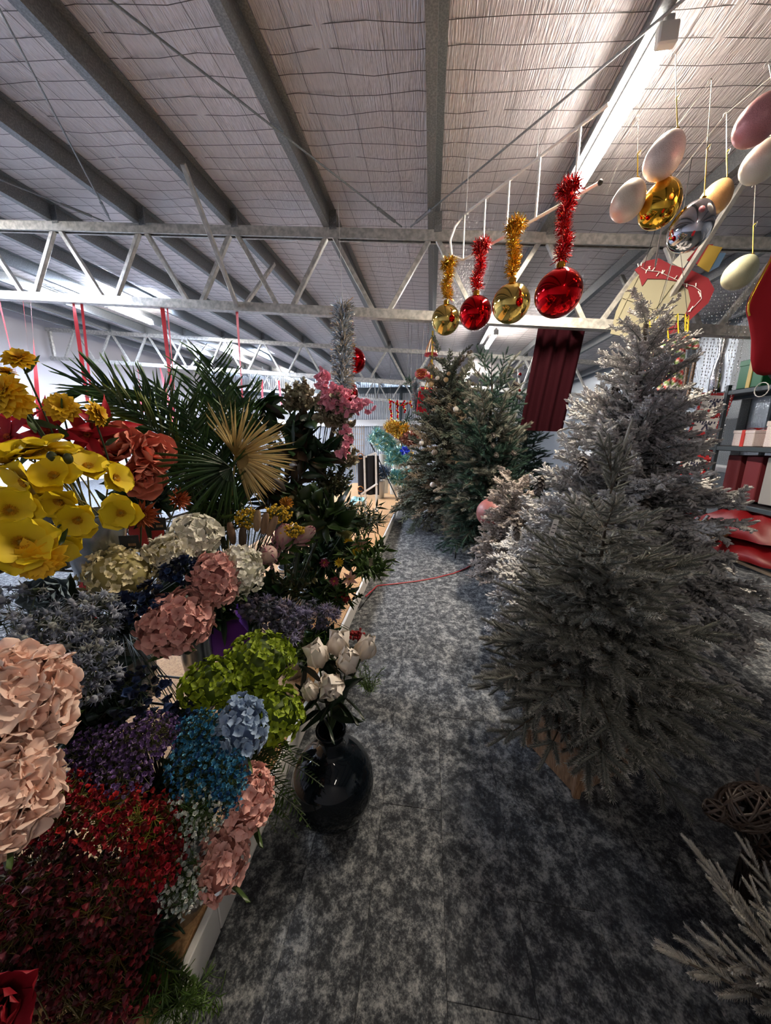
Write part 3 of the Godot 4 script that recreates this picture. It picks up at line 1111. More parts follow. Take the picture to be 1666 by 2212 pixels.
	pot.lathe([Vector2(0.0, 0.0), Vector2(0.09, 0.0), Vector2(0.11, 0.14), Vector2(0.118, 0.14), Vector2(0.118, 0.16), Vector2(0.1, 0.16), Vector2(0.0, 0.15)], 20)
	part(t, "pot", pot.mesh(M.timber))

# thick snow-covered shoots
func snowy_branch(ln: float) -> Shape:
	var s := Shape.new()
	var b := rgb(168, 166, 156)
	var tp := rgb(240, 234, 224)
	for k in 9:
		var t := 0.1 + 0.1 * k
		var d := Vector3((1.0 if k % 2 else -1.0) * rnd(0.35, 0.6), 1, rnd(-0.2, 0.3)) if k < 8 else Vector3(0, 1, 0)
		shoot(s, facing(Vector3(0, ln * t * 0.9, 0), d), ln * (0.24 if k < 8 else 0.2), 150, 0.02, 0.003, 0.85, b, tp, b, 0.85, 0.25)
	s.col = rgb(92, 84, 74)
	s.tube([Vector3.ZERO, Vector3(0, ln * 0.85, 0)], [0.006, 0.003], 4, false)
	return s

# ---------------------------------------------------------------- tinsel, baubles and everything that hangs
# thin foil strips standing out from a path, with a twisted cord inside
func tinsel(parent: Node3D, called: String, path: Array, rad: float, per_m: float, cols: Array, at := Vector3.ZERO, sw := 0.0022) -> void:
	var key := "strip%.4f" % sw
	if not L.has(key):
		var s := Shape.new()
		s.quad(Vector3(-sw, 0, 0), Vector3(sw, 0, 0), Vector3(sw, 0.6, 0.12), Vector3(-sw, 0.6, 0.12))
		s.quad(Vector3(-sw, 0.6, 0.12), Vector3(sw, 0.6, 0.12), Vector3(sw * 0.7, 1.0, 0.34), Vector3(-sw * 0.7, 1.0, 0.34))
		L[key] = s.mesh(M.tinsel)
	var xfs := []
	var tint := []
	var core := []
	for k in path.size():
		core.append(path[k] - at)
	for k in path.size() - 1:
		var a: Vector3 = path[k] - at
		var b: Vector3 = path[k + 1] - at
		var n := int(a.distance_to(b) * per_m)
		var t := (b - a).normalized()
		for j in n:
			var d := rdir()
			d = (d - t * d.dot(t) * 0.6).normalized()
			var xf := facing(a.lerp(b, (j + rng.randf()) / n), d, rnd(0, TAU))
			xfs.append(Transform3D(xf.basis.scaled_local(Vector3(1, rad * rnd(0.7, 1.1), rad)), xf.origin))
			tint.append(cols[rng.randi() % cols.size()])
	var o := Node3D.new()
	o.name = called
	parent.add_child(o, true)
	many(o, "foil_strands", L[key], xfs, tint)
	var cs := Shape.new()
	cs.col = cols[0] * 0.6
	cs.tube(core, maxf(0.004, rad * 0.18), 5)
	part(o, "cord", cs.mesh(M.tinsel))

func bauble(p: Vector3, r: float, m: Material, top: Vector3, tcols: Array, label: String) -> void:
	var t := thing("hanging_bauble", label, "bauble", p, "giant baubles hung on tinsel from the white rail")
	var s := Shape.new()
	s.ball(Vector3.ZERO, Vector3.ONE * r, 40, 28)
	part(t, "ball", s.mesh(m))
	var c := Shape.new()
	c.lathe([Vector2(0.0, 0.034), Vector2(0.02, 0.034), Vector2(0.024, 0.03), Vector2(0.026, 0.0), Vector2(0.03, -0.006)], 16, Vector3(0, r, 0))
	part(t, "cap", c.mesh(M.gold_chrome))
	var path := []
	var a := p + Vector3(0, r + 0.05, 0)
	for k in 9:
		var f := k / 8.0
		path.append(a.lerp(top, f) + Vector3(0.016 * sin(f * 9.0 + p.x * 7), 0, 0.014 * cos(f * 8.0)))
	tinsel(t, "tinsel_rope", path, 0.055, 2400.0, tcols, p, 0.0022)
	var loop := []
	for k in 9:
		var g := TAU * k / 8.0
		loop.append(top + Vector3(0.045 * sin(g), 0.03 - 0.03 * cos(g), 0.02 * sin(g)))
	tinsel(t, "tinsel_loop", loop, 0.05, 2000.0, tcols, p, 0.0022)

func egg(p: Vector3, r: float, tilt: Vector3, m: Material, label: String, hang: Vector3, hook: Material) -> void:
	var t := thing("hanging_egg", label, "egg ornament", p, "egg ornaments on hooks")
	var s := Shape.new()
	s.grid(32, 24, func(a, b):
		var y := -cos(PI * b)
		var w := sin(PI * b) * (1.0 - 0.14 * y)
		return Vector3(w * cos(TAU * a) * r, y * r * 1.22, w * sin(TAU * a) * r))
	var xf := facing(Vector3.ZERO, tilt)
	part(t, "shell", s.mesh(m), xf)
	var top: Vector3 = xf * Vector3(0, r * 1.22, 0)
	var c := Shape.new()
	c.tube([top * 0.97, top * 1.1], 0.01, 8)
	part(t, "cap", c.mesh(M.gold_chrome))
	var h := Shape.new()
	var q := hang - p
	h.tube([top * 1.08, top.lerp(q, 0.42), top.lerp(q, 0.44) + Vector3(0.012, 0.006, 0)], 0.0028, 5)
	part(t, "loop_ribbon", h.mesh(material("gold_ribbon", srgb(206, 176, 40), 0.5)))
	var w := Shape.new()
	w.tube([top.lerp(q, 0.44) + Vector3(0.02, 0.014, 0), top.lerp(q, 0.42) + Vector3(0.014, -0.012, 0), top.lerp(q, 0.42), top.lerp(q, 0.5), q, q + Vector3(-0.006, 0.012, 0), q + Vector3(-0.016, 0.004, 0), q + Vector3(-0.018, -0.012, 0)], 0.0022, 5)
	part(t, "wire_hook", w.mesh(hook))

func speckled(key: String, col: Color, dots: Color) -> StandardMaterial3D:
	var m := material(key, Color.WHITE, 0.32)
	m.albedo_texture = noise_tex(noise(0.35, 1, 0.5, FastNoiseLite.TYPE_SIMPLEX, 40), 256, [0.0, 0.14, 0.2, 1.0], [dots, dots, col, col])
	m.uv1_scale = Vector3(1.5, 1.0, 1.0)
	m.metallic = 0.12
	return m

func hanging() -> void:
	var gold := [rgb(226, 178, 44), rgb(206, 158, 40), rgb(240, 206, 96), rgb(170, 120, 24)]
	var red := [rgb(196, 12, 24), rgb(160, 6, 16), rgb(220, 50, 54), rgb(236, 120, 110)]
	var silver := [rgb(222, 224, 228), rgb(244, 244, 246), rgb(170, 172, 178), rgb(244, 226, 196), rgb(200, 220, 240)]
	# white ladder rail
	var rail := thing("hanging_rail", "white ladder-shaped steel rail slung under the roof", "rail", Vector3(0.687, 3.482, -3.106))
	var ro := rail.position
	var ups := [Vector3(0.253, 3.522, -3.679), Vector3(1.034, 3.549, -2.752)]
	var los := [Vector3(0.247, 3.104, -3.563), Vector3(1.006, 3.093, -2.667)]
	var s := Shape.new()
	s.tube([los[0] + Vector3(-0.1, 0.05, -0.02) - ro, los[0].lerp(ups[0], 0.45) + Vector3(-0.12, 0, 0) - ro, los[0].lerp(ups[0], 0.75) + Vector3(-0.08, 0, 0) - ro, ups[0] - ro, ups[1] - ro], 0.011, 8)
	part(rail, "top_rail", s.mesh(M.white_steel))
	s = Shape.new()
	s.tube([los[0] + Vector3(-0.1, 0.05, -0.02) - ro, los[0] - ro, los[1] - ro], 0.011, 8)
	part(rail, "bottom_rail", s.mesh(M.white_steel))
	var knob := Shape.new()
	knob.ball(los[1] - ro, Vector3.ONE * 0.016, 10, 8)
	part(rail, "end_knob", knob.mesh(M.black_steel))
	for f in [0.0, 0.2, 0.4, 0.62, 0.86]:
		s = Shape.new()
		s.tube([ups[0].lerp(ups[1], f) - ro, los[0].lerp(los[1], f) - ro], 0.009, 6)
		part(rail, "rung", s.mesh(M.white_steel))
	for f in [0.02, 0.6]:
		var p: Vector3 = ups[0].lerp(ups[1], f) - ro
		s = Shape.new()
		var up: Vector3 = Vector3(p.x, ceiling_at(p.x + ro.x) - 0.12 - ro.y, p.z)
		s.tube([p + Vector3(0.02, 0.03, 0), p + Vector3(0.012, -0.014, 0), p + Vector3(-0.004, 0, 0), up, up + Vector3(-0.01, 0.012, 0), up + Vector3(-0.02, 0, 0)], 0.003, 5)
		part(rail, "hook", s.mesh(M.white_steel))
	# baubles
	bauble(Vector3(0.109, 2.583, -3.449), 0.127, M.pale_gold_chrome, Vector3(0.12, 3.048, -3.555), gold, "smallest gold bauble on gold tinsel, farthest along the rail")
	bauble(Vector3(0.341, 2.546, -3.181), 0.13, M.red_chrome, Vector3(0.373, 3.045, -3.277), red, "red bauble hanging between the two gold baubles")
	bauble(Vector3(0.551, 2.484, -2.822), 0.131, M.pale_gold_chrome, Vector3(0.56, 2.994, -2.928), gold, "larger gold bauble hanging between the two red baubles")
	bauble(Vector3(0.765, 2.417, -2.484), 0.137, M.red_chrome, Vector3(0.813, 3.025, -2.627), red, "large red bauble on red tinsel beside the flocked treetop")
	# eggs
	var w = M.white_steel
	egg(Vector3(1.061, 2.834, -2.388), 0.082, Vector3(0.3, 1, 0), speckled("egg_cream", srgb(226, 214, 196), srgb(190, 170, 148)), "cream speckled egg hanging left of the gold egg", Vector3(1.104, 3.283, -2.495), w)
	egg(Vector3(1.188, 2.998, -2.338), 0.086, Vector3(0.35, 1, 0.1), speckled("egg_blush", srgb(226, 210, 202), srgb(176, 150, 140)), "pale blush speckled egg hanging above the gold egg", Vector3(1.231, 3.519, -2.461), w)
	egg(Vector3(1.238, 2.816, -2.407), 0.098, Vector3(0.2, 1, 0), M.gold_chrome, "shiny gold mirrored egg ornament", Vector3(1.256, 3.094, -2.472), M.black_steel)
	egg(Vector3(1.339, 2.633, -2.276), 0.096, Vector3(0.25, 1, 0.1), M.silver_chrome, "shiny silver mirrored egg ornament", Vector3(1.424, 3.383, -2.455), M.wire)
	egg(Vector3(1.707, 2.986, -2.712), 0.08, Vector3(0.45, 1, 0), speckled("egg_tan", srgb(206, 164, 112), srgb(160, 118, 74)), "tan egg ornament beside the silver egg", Vector3(1.758, 3.485, -2.831), w)
	egg(Vector3(1.398, 2.912, -2.036), 0.078, Vector3(0.5, 1, 0), speckled("egg_pink", srgb(204, 140, 144), srgb(140, 84, 90)), "dusky pink speckled egg at the top edge", Vector3(1.436, 3.147, -2.094), w)
	egg(Vector3(1.533, 2.83, -2.159), 0.074, Vector3(0.5, 1, 0), speckled("egg_white", srgb(226, 220, 206), srgb(200, 190, 172)), "plain cream egg just below the pink egg", Vector3(1.541, 2.935, -2.163), w)
	egg(Vector3(2.049, 2.631, -2.883), 0.088, Vector3(0.5, 1, 0), speckled("egg_sage", srgb(176, 178, 150), srgb(150, 150, 122)), "sage green egg hanging lowest, by the red stocking", Vector3(2.132, 3.205, -3.023), M.wire)
	# thin wires the hooks hang on
	var wires := [[Vector3(1.282, 3.352, -3.257), Vector3(1.084, 3.283, -2.492), Vector3(1.1, 3.4, 0.2)], [Vector3(1.278, 3.178, -2.6), Vector3(1.424, 3.39, -2.457), Vector3(1.7, 3.3, 0.4)], [Vector3(1.667, 3.282, -3.4), Vector3(1.753, 3.491, -2.832), Vector3(2.3, 3.2, 0.3)]]
	for k in 3:
		var x := Shape.new()
		x.tube(wires[k], 0.0022, 4)
		whole("hanging_wire", ["thin stretched wire nearest the batten light", "thin stretched wire carrying the silver egg", "thin stretched wire carrying the tan egg"][k], "wire", x.mesh(M.white_steel), Transform3D(), "wires under the roof")
	# silver tinsel roll and red baubles over the flowers
	var p0 := Vector3(-1.036, 2.092, -4.121)
	var t := thing("tinsel_garland", "thick silver tinsel garland hanging above the pink blossom", "garland", p0)
	var path := []
	for k in 7:
		path.append(p0.lerp(Vector3(-1.063, 3.037, -4.33), k / 6.0))
	tinsel(t, "tinsel_rope", path, 0.14, 2600.0, silver, p0, 0.005)
	var hook := Shape.new()
	hook.tube([Vector3(-1.063, 3.037, -4.33) - p0, Vector3(0, ceiling_at(p0.x) - 0.2 - p0.y, 0)], 0.003, 5)
	part(t, "hanging_wire", hook.mesh(M.white_steel))
	for b in [[Vector3(-1.059, 2.546, -4.84), 0.17, "red bauble half hidden by the silver tinsel garland"], [Vector3(-1.132, 2.087, -4.521), 0.2, "red ornament showing behind the pink blossom"]]:
		var q := thing("hanging_bauble", b[2], "bauble", b[0], "red baubles over the flower display")
		var sp := Shape.new()
		sp.ball(Vector3.ZERO, Vector3(b[1] * 0.95, b[1], b[1] * 0.95), 32, 24)
		part(q, "ball", sp.mesh(M.red_chrome))
		var c := Shape.new()
		c.lathe([Vector2(0, 0.04), Vector2(0.022, 0.04), Vector2(0.026, 0)], 14, Vector3(0, b[1], 0))
		part(q, "cap", c.mesh(M.gold_chrome))
		var st := Shape.new()
		st.tube([Vector3(0, b[1] + 0.04, 0), Vector3(0, ceiling_at(b[0].x) - 1.1 - b[0].y, 0)], 0.003, 4)
		part(q, "string", st.mesh(M.red_velvet))
	# red ribbons tied to the trusses
	var rib := material("red_ribbon", srgb(214, 70, 78), 0.5)
	rib.backlight_enabled = true
	rib.backlight = Color(0.35, 0.06, 0.07)
	var names := ["outermost red ribbon at the picture's edge", "thin red ribbon crossing behind the yellow daisies", "broad red ribbon just right of the topmost yellow daisy", "red ribbon over the front of the palm fronds", "narrow red ribbon paired beside the palm fronds", "long red ribbon hung between the palms", "thin red ribbon paired with the long one", "red ribbon behind the tallest palm frond", "short red ribbon tied to the far truss", "slanting bright red ribbon tied to the far truss", "thin distant red ribbon above the eucalyptus", "second thin distant red ribbon above the eucalyptus"]
	var runs := [[Vector3(-6.099, 3.414, -4.6), Vector3(-6.075, 2.038, -4.6), 0.03], [Vector3(-5.698, 3.489, -4.6), Vector3(-5.899, 1.969, -4.6), 0.018], [Vector3(-5.589, 3.391, -4.6), Vector3(-5.854, 1.835, -4.6), 0.05], [Vector3(-4.919, 3.39, -4.6), Vector3(-4.976, 2.025, -4.6), 0.045], [Vector3(-4.792, 3.344, -4.6), Vector3(-4.914, 1.96, -4.6), 0.03], [Vector3(-3.593, 3.302, -4.6), Vector3(-3.626, 1.66, -4.6), 0.05], [Vector3(-3.521, 3.244, -4.6), Vector3(-3.587, 1.724, -4.6), 0.02], [Vector3(-2.54, 3.201, -4.6), Vector3(-2.569, 2.058, -4.6), 0.05], [Vector3(-9.153, 3.698, -10.3), Vector3(-9.216, 2.306, -10.3), 0.09], [Vector3(-8.386, 3.612, -10.3), Vector3(-8.129, 1.724, -10.3), 0.08], [Vector3(-7.839, 4.111, -15.9), Vector3(-7.931, 2.452, -15.9), 0.08], [Vector3(-7.03, 4.055, -15.9), Vector3(-6.948, 2.655, -15.9), 0.08]]
	for k in runs.size():
		var r: Array = runs[k]
		var x := Shape.new()
		var a: Vector3 = r[0]
		var b: Vector3 = r[1]
		var wd: float = r[2]
		x.grid(2, 10, func(u, v):
			var tw: float = v * 2.2 + k
			return a.lerp(b, v) - a + Vector3(cos(tw) * 0.5 + 0.75, 0, sin(tw) * 0.5).normalized() * (u - 0.5) * wd)
		whole("hanging_ribbon", names[k], "ribbon", x.mesh(rib), Transform3D(Basis(), a), "red ribbons tied to the trusses")
	# painted board with a red sash, its lights and struts, hung beyond the eggs
	board()
	candy_canes()
	icicles()
	stocking()
	# burgundy cloth hanging behind the flocked treetop
	var burg := material("burgundy", srgb(40, 14, 20), 0.95)
	burg.metallic_specular = 0.1
	var cl := Shape.new()
	var c0 := Vector3(1.318, 2.978, -4.9)
	var c1 := Vector3(1.888, 2.956, -4.9)
	cl.grid(18, 10, func(u, v): return c0.lerp(c1, u) + Vector3(-0.14 * v, -1.35 * v, 0.05 * sin(u * 22.0 + v)) - c0)
	whole("hanging_cloth", "dark burgundy cloth hanging behind the flocked treetop", "cloth", cl.mesh(burg), Transform3D(Basis(), c0))

func board() -> void:
	var o := Vector3(2.364, 2.97, -4.343)
	var t := thing("festive_board", "cream plywood board with a red sash and a light string", "sign", o)
	var n := Basis(Vector3.UP, -0.35)
	var sc := 3.6 / 735.0 * 0.92
	var to := func(pts):
		var q := PackedVector2Array()
		for p in pts:
			q.append(Vector2((p[0] - 1450) * sc, (625 - p[1]) * sc))
		return q
	var cream := material("cream_board", srgb(136, 132, 110), 0.85)
	var redp := material("red_board", srgb(116, 12, 26), 0.75)
	var bits := [["body_panel", cream, [[1360, 690], [1366, 640], [1378, 602], [1392, 576], [1402, 568], [1412, 594], [1420, 580], [1450, 586], [1478, 596], [1500, 616], [1508, 640], [1504, 664], [1490, 690], [1440, 704], [1400, 704]], 0.0],
		["sash", redp, [[1392, 556], [1412, 542], [1436, 541], [1462, 560], [1500, 578], [1532, 600], [1546, 624], [1540, 650], [1512, 682], [1502, 670], [1508, 640], [1500, 616], [1478, 596], [1450, 586], [1420, 580], [1412, 594], [1402, 568]], 0.014],
		["lower_sash", redp, [[1474, 696], [1488, 682], [1496, 700], [1482, 710]], 0.014],
		["yellow_parcel", material("yellow_card", srgb(150, 124, 44), 0.7), [[1508, 570], [1522, 534], [1546, 544], [1530, 588]], 0.02],
		["blue_parcel", material("blue_card", srgb(70, 98, 128), 0.7), [[1530, 588], [1540, 552], [1554, 556], [1546, 580]], 0.016],
		["red_bag", redp, [[1488, 556], [1506, 530], [1530, 534], [1512, 570]], 0.016],
		["grey_bag", material("grey_card", srgb(176, 176, 166), 0.7), [[1462, 556], [1480, 534], [1500, 540], [1484, 572]], 0.012]]
	for b in bits:
		var s := Shape.new()
		s.prism(to.call(b[2]), b[3], b[3] + 0.013)
		part(t, b[0], s.mesh(b[1]), Transform3D(n, Vector3.ZERO))
	for st in [[[1376, 612], [1480, 668]], [[1470, 600], [1420, 690]], [[1402, 568], [1370, 660]]]:
		var q: PackedVector2Array = to.call(st)
		var s := Shape.new()
		s.bar(Vector3(q[0].x, q[0].y, 0.02), Vector3(q[1].x, q[1].y, 0.02), 0.012, 0.012)
		part(t, "batten_strip", s.mesh(cream), Transform3D(n, Vector3.ZERO))
	var lead := []
	for p in [[1404, 554], [1414, 562], [1426, 566], [1440, 570], [1452, 578], [1470, 590], [1490, 604], [1508, 612], [1522, 624], [1526, 640], [1516, 654], [1506, 664]]:
		var q: PackedVector2Array = to.call([p])
		lead.append(Vector3(q[0].x, q[0].y, 0.034 + rnd(0, 0.006)))
	var ws := Shape.new()
	ws.tube(lead, 0.003, 4)
	part(t, "light_string", ws.mesh(M.white_steel), Transform3D(n, Vector3.ZERO))
	for k in 16:
		var p: Vector3 = lead[k % lead.size()] + Vector3(rnd(-0.03, 0.03), rnd(-0.04, 0.02), 0)
		var bl := Shape.new()
		bl.tube([p, p + Vector3(rnd(-0.02, 0.02), 0.03, 0.004)], 0.005, 5)
		part(t, "fairy_bulb", bl.mesh(M.white_steel), Transform3D(n, Vector3.ZERO))
	for x in [-0.2, 0.25]:
		var s := Shape.new()
		s.tube([Vector3(x, 0.3, 0), Vector3(x * 0.6, ceiling_at(o.x) - 0.15 - o.y, 0)], 0.003, 4)
		part(t, "hanging_wire", s.mesh(M.black_steel))

func candy_canes() -> void:
	# black wire basket with canes hooked on its rim
	var o := Vector3(1.994, 2.529, -3.525)
	var t := thing("hanging_wire_basket", "black wire hanging basket carrying candy canes", "basket", o)
	for y in [[0.0, 0.15], [-0.05, 0.15], [-0.1, 0.12]]:
		var s := Shape.new()
		var pts := []
		for k in 25:
			pts.append(Vector3(cos(TAU * k / 24) * y[1], y[0], sin(TAU * k / 24) * y[1]))
		s.tube(pts, 0.0035, 5)
		part(t, "hoop", s.mesh(M.black_steel))
	for k in 12:
		var a := TAU * k / 12
		var d := Vector3(cos(a), 0, sin(a))
		var s := Shape.new()
		s.tube([d * 0.15, d * 0.15 + Vector3(0, -0.05, 0), d * 0.12 + Vector3(0, -0.1, 0), Vector3(0, -0.14, 0)], 0.0025, 4)
		part(t, "upright_wire", s.mesh(M.black_steel))
	for k in 3:
		var a := TAU * k / 3 + 0.4
		var s := Shape.new()
		s.tube([Vector3(cos(a), 0, sin(a)) * 0.15, Vector3(0, 0.62, 0)], 0.0025, 4)
		part(t, "chain", s.mesh(M.black_steel))
	var top := Shape.new()
	top.tube([Vector3(0, 0.62, 0), Vector3(0, ceiling_at(o.x) - 0.2 - o.y, 0)], 0.0025, 4)
	part(t, "hook", top.mesh(M.black_steel))
	var cane := Shape.new()
	var pts := []
	for k in 40:
		pts.append(Vector3(0, -0.56 + 0.5 * k / 39.0, 0))
	for k in 20:
		var a := PI * (k + 1) / 20.0 * 1.05
		pts.append(Vector3(0.055 - cos(a) * 0.055, -0.06 + sin(a) * 0.055, 0))
	cane.tube(pts, 0.021, 12, true, func(a, b):
		var w: float = fposmod(a * 9.0 + b, 1.0)
		return rgb(196, 60, 66) if w < 0.34 else (rgb(226, 220, 208) if w < 0.5 or w > 0.86 else rgb(110, 140, 84)))
	var cm := cane.mesh(M.matt)
	var tell := ["leftmost", "second from the left", "third from the left", "middle", "third from the right", "second from the right", "rightmost"]
	for k in 7:
		var ca := PI * 0.93 - PI * 0.86 * k / 6.0
		var drop := 0.17 + 0.012 * (k % 3)
		var p := o + Vector3(cos(ca) * 0.15, -drop, sin(ca) * 0.15)
		var q := thing("candy_cane", "red, green and white striped candy cane, %s in the bunch" % tell[k], "candy cane", p, "candy canes on the wire basket")
		part(q, "striped_stick", cm, Transform3D(Basis(Vector3.UP, rnd(-0.6, 0.6)) * Basis(Vector3.FORWARD, rnd(-0.14, 0.14)), Vector3.ZERO))
		var l := Shape.new()
		l.tube([Vector3(0.04, -0.0, 0), Vector3(0.02, 0.08, 0), Vector3(0.0, drop + 0.006, 0), Vector3(-0.012, drop - 0.02, 0)], 0.005, 5)
		part(q, "loop_ribbon", l.mesh(M.gold_ribbon))

func icicles() -> void:
	# strings of silver drops between the trees and the shelves
	var drop := Shape.new()
	drop.lathe([Vector2(0, 0.0), Vector2(0.5, 0.3), Vector2(0.35, 0.6), Vector2(0, 1.0)], 5)
	var dm := drop.mesh(M.chrome)
	var o := Vector3(3.192, 2.9, -5.054)
	var t := thing("icicle_curtain", "curtain of glittering silver drop strings above the shelves", "decoration", o)
	for k in 26:
		var x := Shape.new()
		var a: Vector3 = (Vector3(3.077, 3.39, -5.4)).lerp(Vector3(3.233, 3.103, -4.3), (k + rnd(0, 0.8)) / 26.0) - o
		var ln := rnd(0.7, 1.75)
		x.tube([a, a + Vector3(0, -ln, 0)], 0.0012, 3)
		var st := part(t, "drop_string", x.mesh(M.wire))
		var xs := []
		for j in int(ln / 0.035):
			xs.append(Transform3D(Basis(Vector3.UP, j * 1.3).scaled(Vector3(0.012, 0.02, 0.012)), a + Vector3(rnd(-0.01, 0.01), -0.035 * j - 0.02, rnd(-0.01, 0.01))))
		many(st, "silver_drops", dm, xs)

func stocking() -> void:
	var o := Vector3(1.231, 2.051, -1.563)
	var t := thing("hanging_stocking", "bright red velvet stocking cut by the picture's edge", "stocking", o)
	var pts := [[1664, 500], [1650, 560], [1634, 610], [1622, 656], [1634, 690], [1648, 730], [1662, 790], [1700, 800], [1745, 770], [1760, 720], [1752, 600], [1748, 500]]
	var sc := 1.25 / 735.0
	var poly := PackedVector2Array()
	for p in pts:
		poly.append(Vector2((p[0] - 1668) * sc, (640 - p[1]) * sc))
	var sm := []
	for k in poly.size():
		for j in 3:
			sm.append(poly[k].cubic_interpolate(poly[(k + 1) % poly.size()], poly[(k - 1 + poly.size()) % poly.size()], poly[(k + 2) % poly.size()], j / 3.0))
	var s := Shape.new()
	var mid := Vector2.ZERO
	for p in sm:
		mid += p / sm.size()
	var n := sm.size()
	s.grid(n, 8, func(u, v):
		var p: Vector2 = sm[int(round(u * n)) % n]
		var a: float = PI * v
		return Vector3(lerpf(mid.x, p.x, sin(a)), lerpf(mid.y, p.y, sin(a)), cos(a) * 0.03))
	part(t, "velvet_body", s.mesh(M.red_velvet))
	var trim := Shape.new()
	var edge := []
	for k in range(0, 12):
		edge.append(Vector3(sm[k].x - 0.002, sm[k].y, 0.012))
	trim.tube(edge, 0.0035, 6)
	part(t, "gold_piping", trim.mesh(M.gold_chrome))
	var h := Shape.new()
	h.tube([Vector3(0.06, 0.23, 0), Vector3(0.05, 0.9, 0)], 0.004, 5)
	part(t, "hanging_loop", h.mesh(M.red_velvet))

# ---------------------------------------------------------------- shelves along the right wall
func shelving() -> void:
	var t := thing("shelving_unit", "slate grey steel shelving along the foil-lined wall", "shelving", Vector3(4.15, 0, -5.25))
	for zz in [-2.6, -0.0, 2.2]:
		for xx in [-0.28, 0.28]:
			var s := Shape.new()
			s.box(Vector3(xx, 1.1, zz), Vector3(0.045, 2.2, 0.045), 0.003)
			var p := part(t, "upright", s.mesh(M.slate_steel))
			if xx < 0:
				for k in 20:
					var h := Shape.new()
					h.box(Vector3(xx - 0.0228, 0.2 + 0.1 * k, zz), Vector3(0.001, 0.03, 0.012))
					part(p, "slot", h.mesh(M.black_steel))
	for b in [[-2.6, 0.0], [0.0, 2.2]]:
		for y in [0.1, 0.71, 1.41, 2.12]:
			var zc: float = (b[0] + b[1]) * 0.5
			var ln: float = b[1] - b[0]
			var s := Shape.new()
			s.box(Vector3(0, y, zc), Vector3(0.56, 0.018, ln - 0.05), 0.002)
			part(t, "shelf_board", s.mesh(M.black_steel))
			for xx in [-0.285, 0.285]:
				var m := Shape.new()
				m.box(Vector3(xx, y - 0.02, zc), Vector3(0.03, 0.06, ln - 0.046), 0.008)
				part(t, "beam", m.mesh(M.slate_steel))
	# timber kerb on the floor
	var k1 := Shape.new()
	k1.box(Vector3(3.86, 0.022, -5.0), Vector3(0.05, 0.035, 6.0), 0.004)
	whole("timber_kerb", "pale timber strip on the carpet before the shelves", "timber strip", k1.mesh(material("pale_timber", srgb(176, 148, 116), 0.7)))
	cards()
	gifts()
	red_heap()

func cards() -> void:
	var red := material("card_red", srgb(186, 28, 34), 0.5)
	var wh := material("card_white", srgb(226, 224, 220), 0.7)
	var navy := material("card_navy", srgb(58, 58, 86), 0.6)
	var names := ["topmost", "second from the top", "third from the top", "lowest"]
	for k in 4:
		var c: Vector3 = [Vector3(3.8, 1.966, -5.344), Vector3(3.8, 1.676, -5.412), Vector3(3.8, 1.389, -5.446), Vector3(3.8, 1.118, -5.48)][k]
		var t := thing("gift_card_pack", "red and white bow card pack, %s in the hanging strip" % names[k], "card pack", c, "card packs hanging on the shelf upright")
		var b := Basis(Vector3.UP, -PI / 2 + 0.75) * Basis(Vector3.FORWARD, 0.12)
		var w := 0.33
		var h := 0.3
		var s := Shape.new()
		s.box(Vector3.ZERO, Vector3(w, h, 0.03), 0.003)
		part(t, "sleeve", s.mesh(red), Transform3D(b, Vector3.ZERO))
		var q := Shape.new()
		q.box(Vector3(-0.01, 0.03, 0.016), Vector3(w * 0.74, h * 0.64, 0.003))
		part(t, "white_panel", q.mesh(wh), Transform3D(b, Vector3.ZERO))
		for j in 7:
			var st := Shape.new()
			st.box(Vector3(-0.1 + 0.03 * j, 0.06, 0.019), Vector3(0.016, 0.03, 0.002))
			part(t, "printed_stripe", st.mesh(navy), Transform3D(b, Vector3.ZERO))
		for sg in [-1.0, 1.0]:
			var bow := Shape.new()
			bow.prism(PackedVector2Array([Vector2(0, 0.04), Vector2(sg * 0.05, 0.055), Vector2(sg * 0.05, 0.02)]), 0.019, 0.022)
			bow.prism(PackedVector2Array([Vector2(-0.008 * sg, 0.035), Vector2(sg * 0.012, 0.035), Vector2(sg * 0.04, -0.045), Vector2(sg * 0.02, -0.05)]), 0.019, 0.022)
			part(t, "printed_bow", bow.mesh(navy), Transform3D(b, Vector3.ZERO))
		var hd := Shape.new()
		hd.tube([Vector3(-0.12, -0.1, 0.018), Vector3(-0.12, -0.1, 0.02)], 0.026, 14)
		part(t, "printed_snowman", hd.mesh(wh), Transform3D(b, Vector3.ZERO))
		var rb := Shape.new()
		rb.box(Vector3(0, 0.125, 0.018), Vector3(0.13, 0.02, 0.004), 0.001)
		part(t, "red_header", rb.mesh(red), Transform3D(b, Vector3.ZERO))
		for j in 10:
			var dt := Shape.new()
			var px := -0.152 if j < 5 else 0.15
			dt.tube([Vector3(px, -0.12 + 0.055 * (j % 5), 0.015), Vector3(px, -0.12 + 0.055 * (j % 5), 0.017)], 0.007, 6)
			part(t, "printed_dot", dt.mesh(wh), Transform3D(b, Vector3.ZERO))

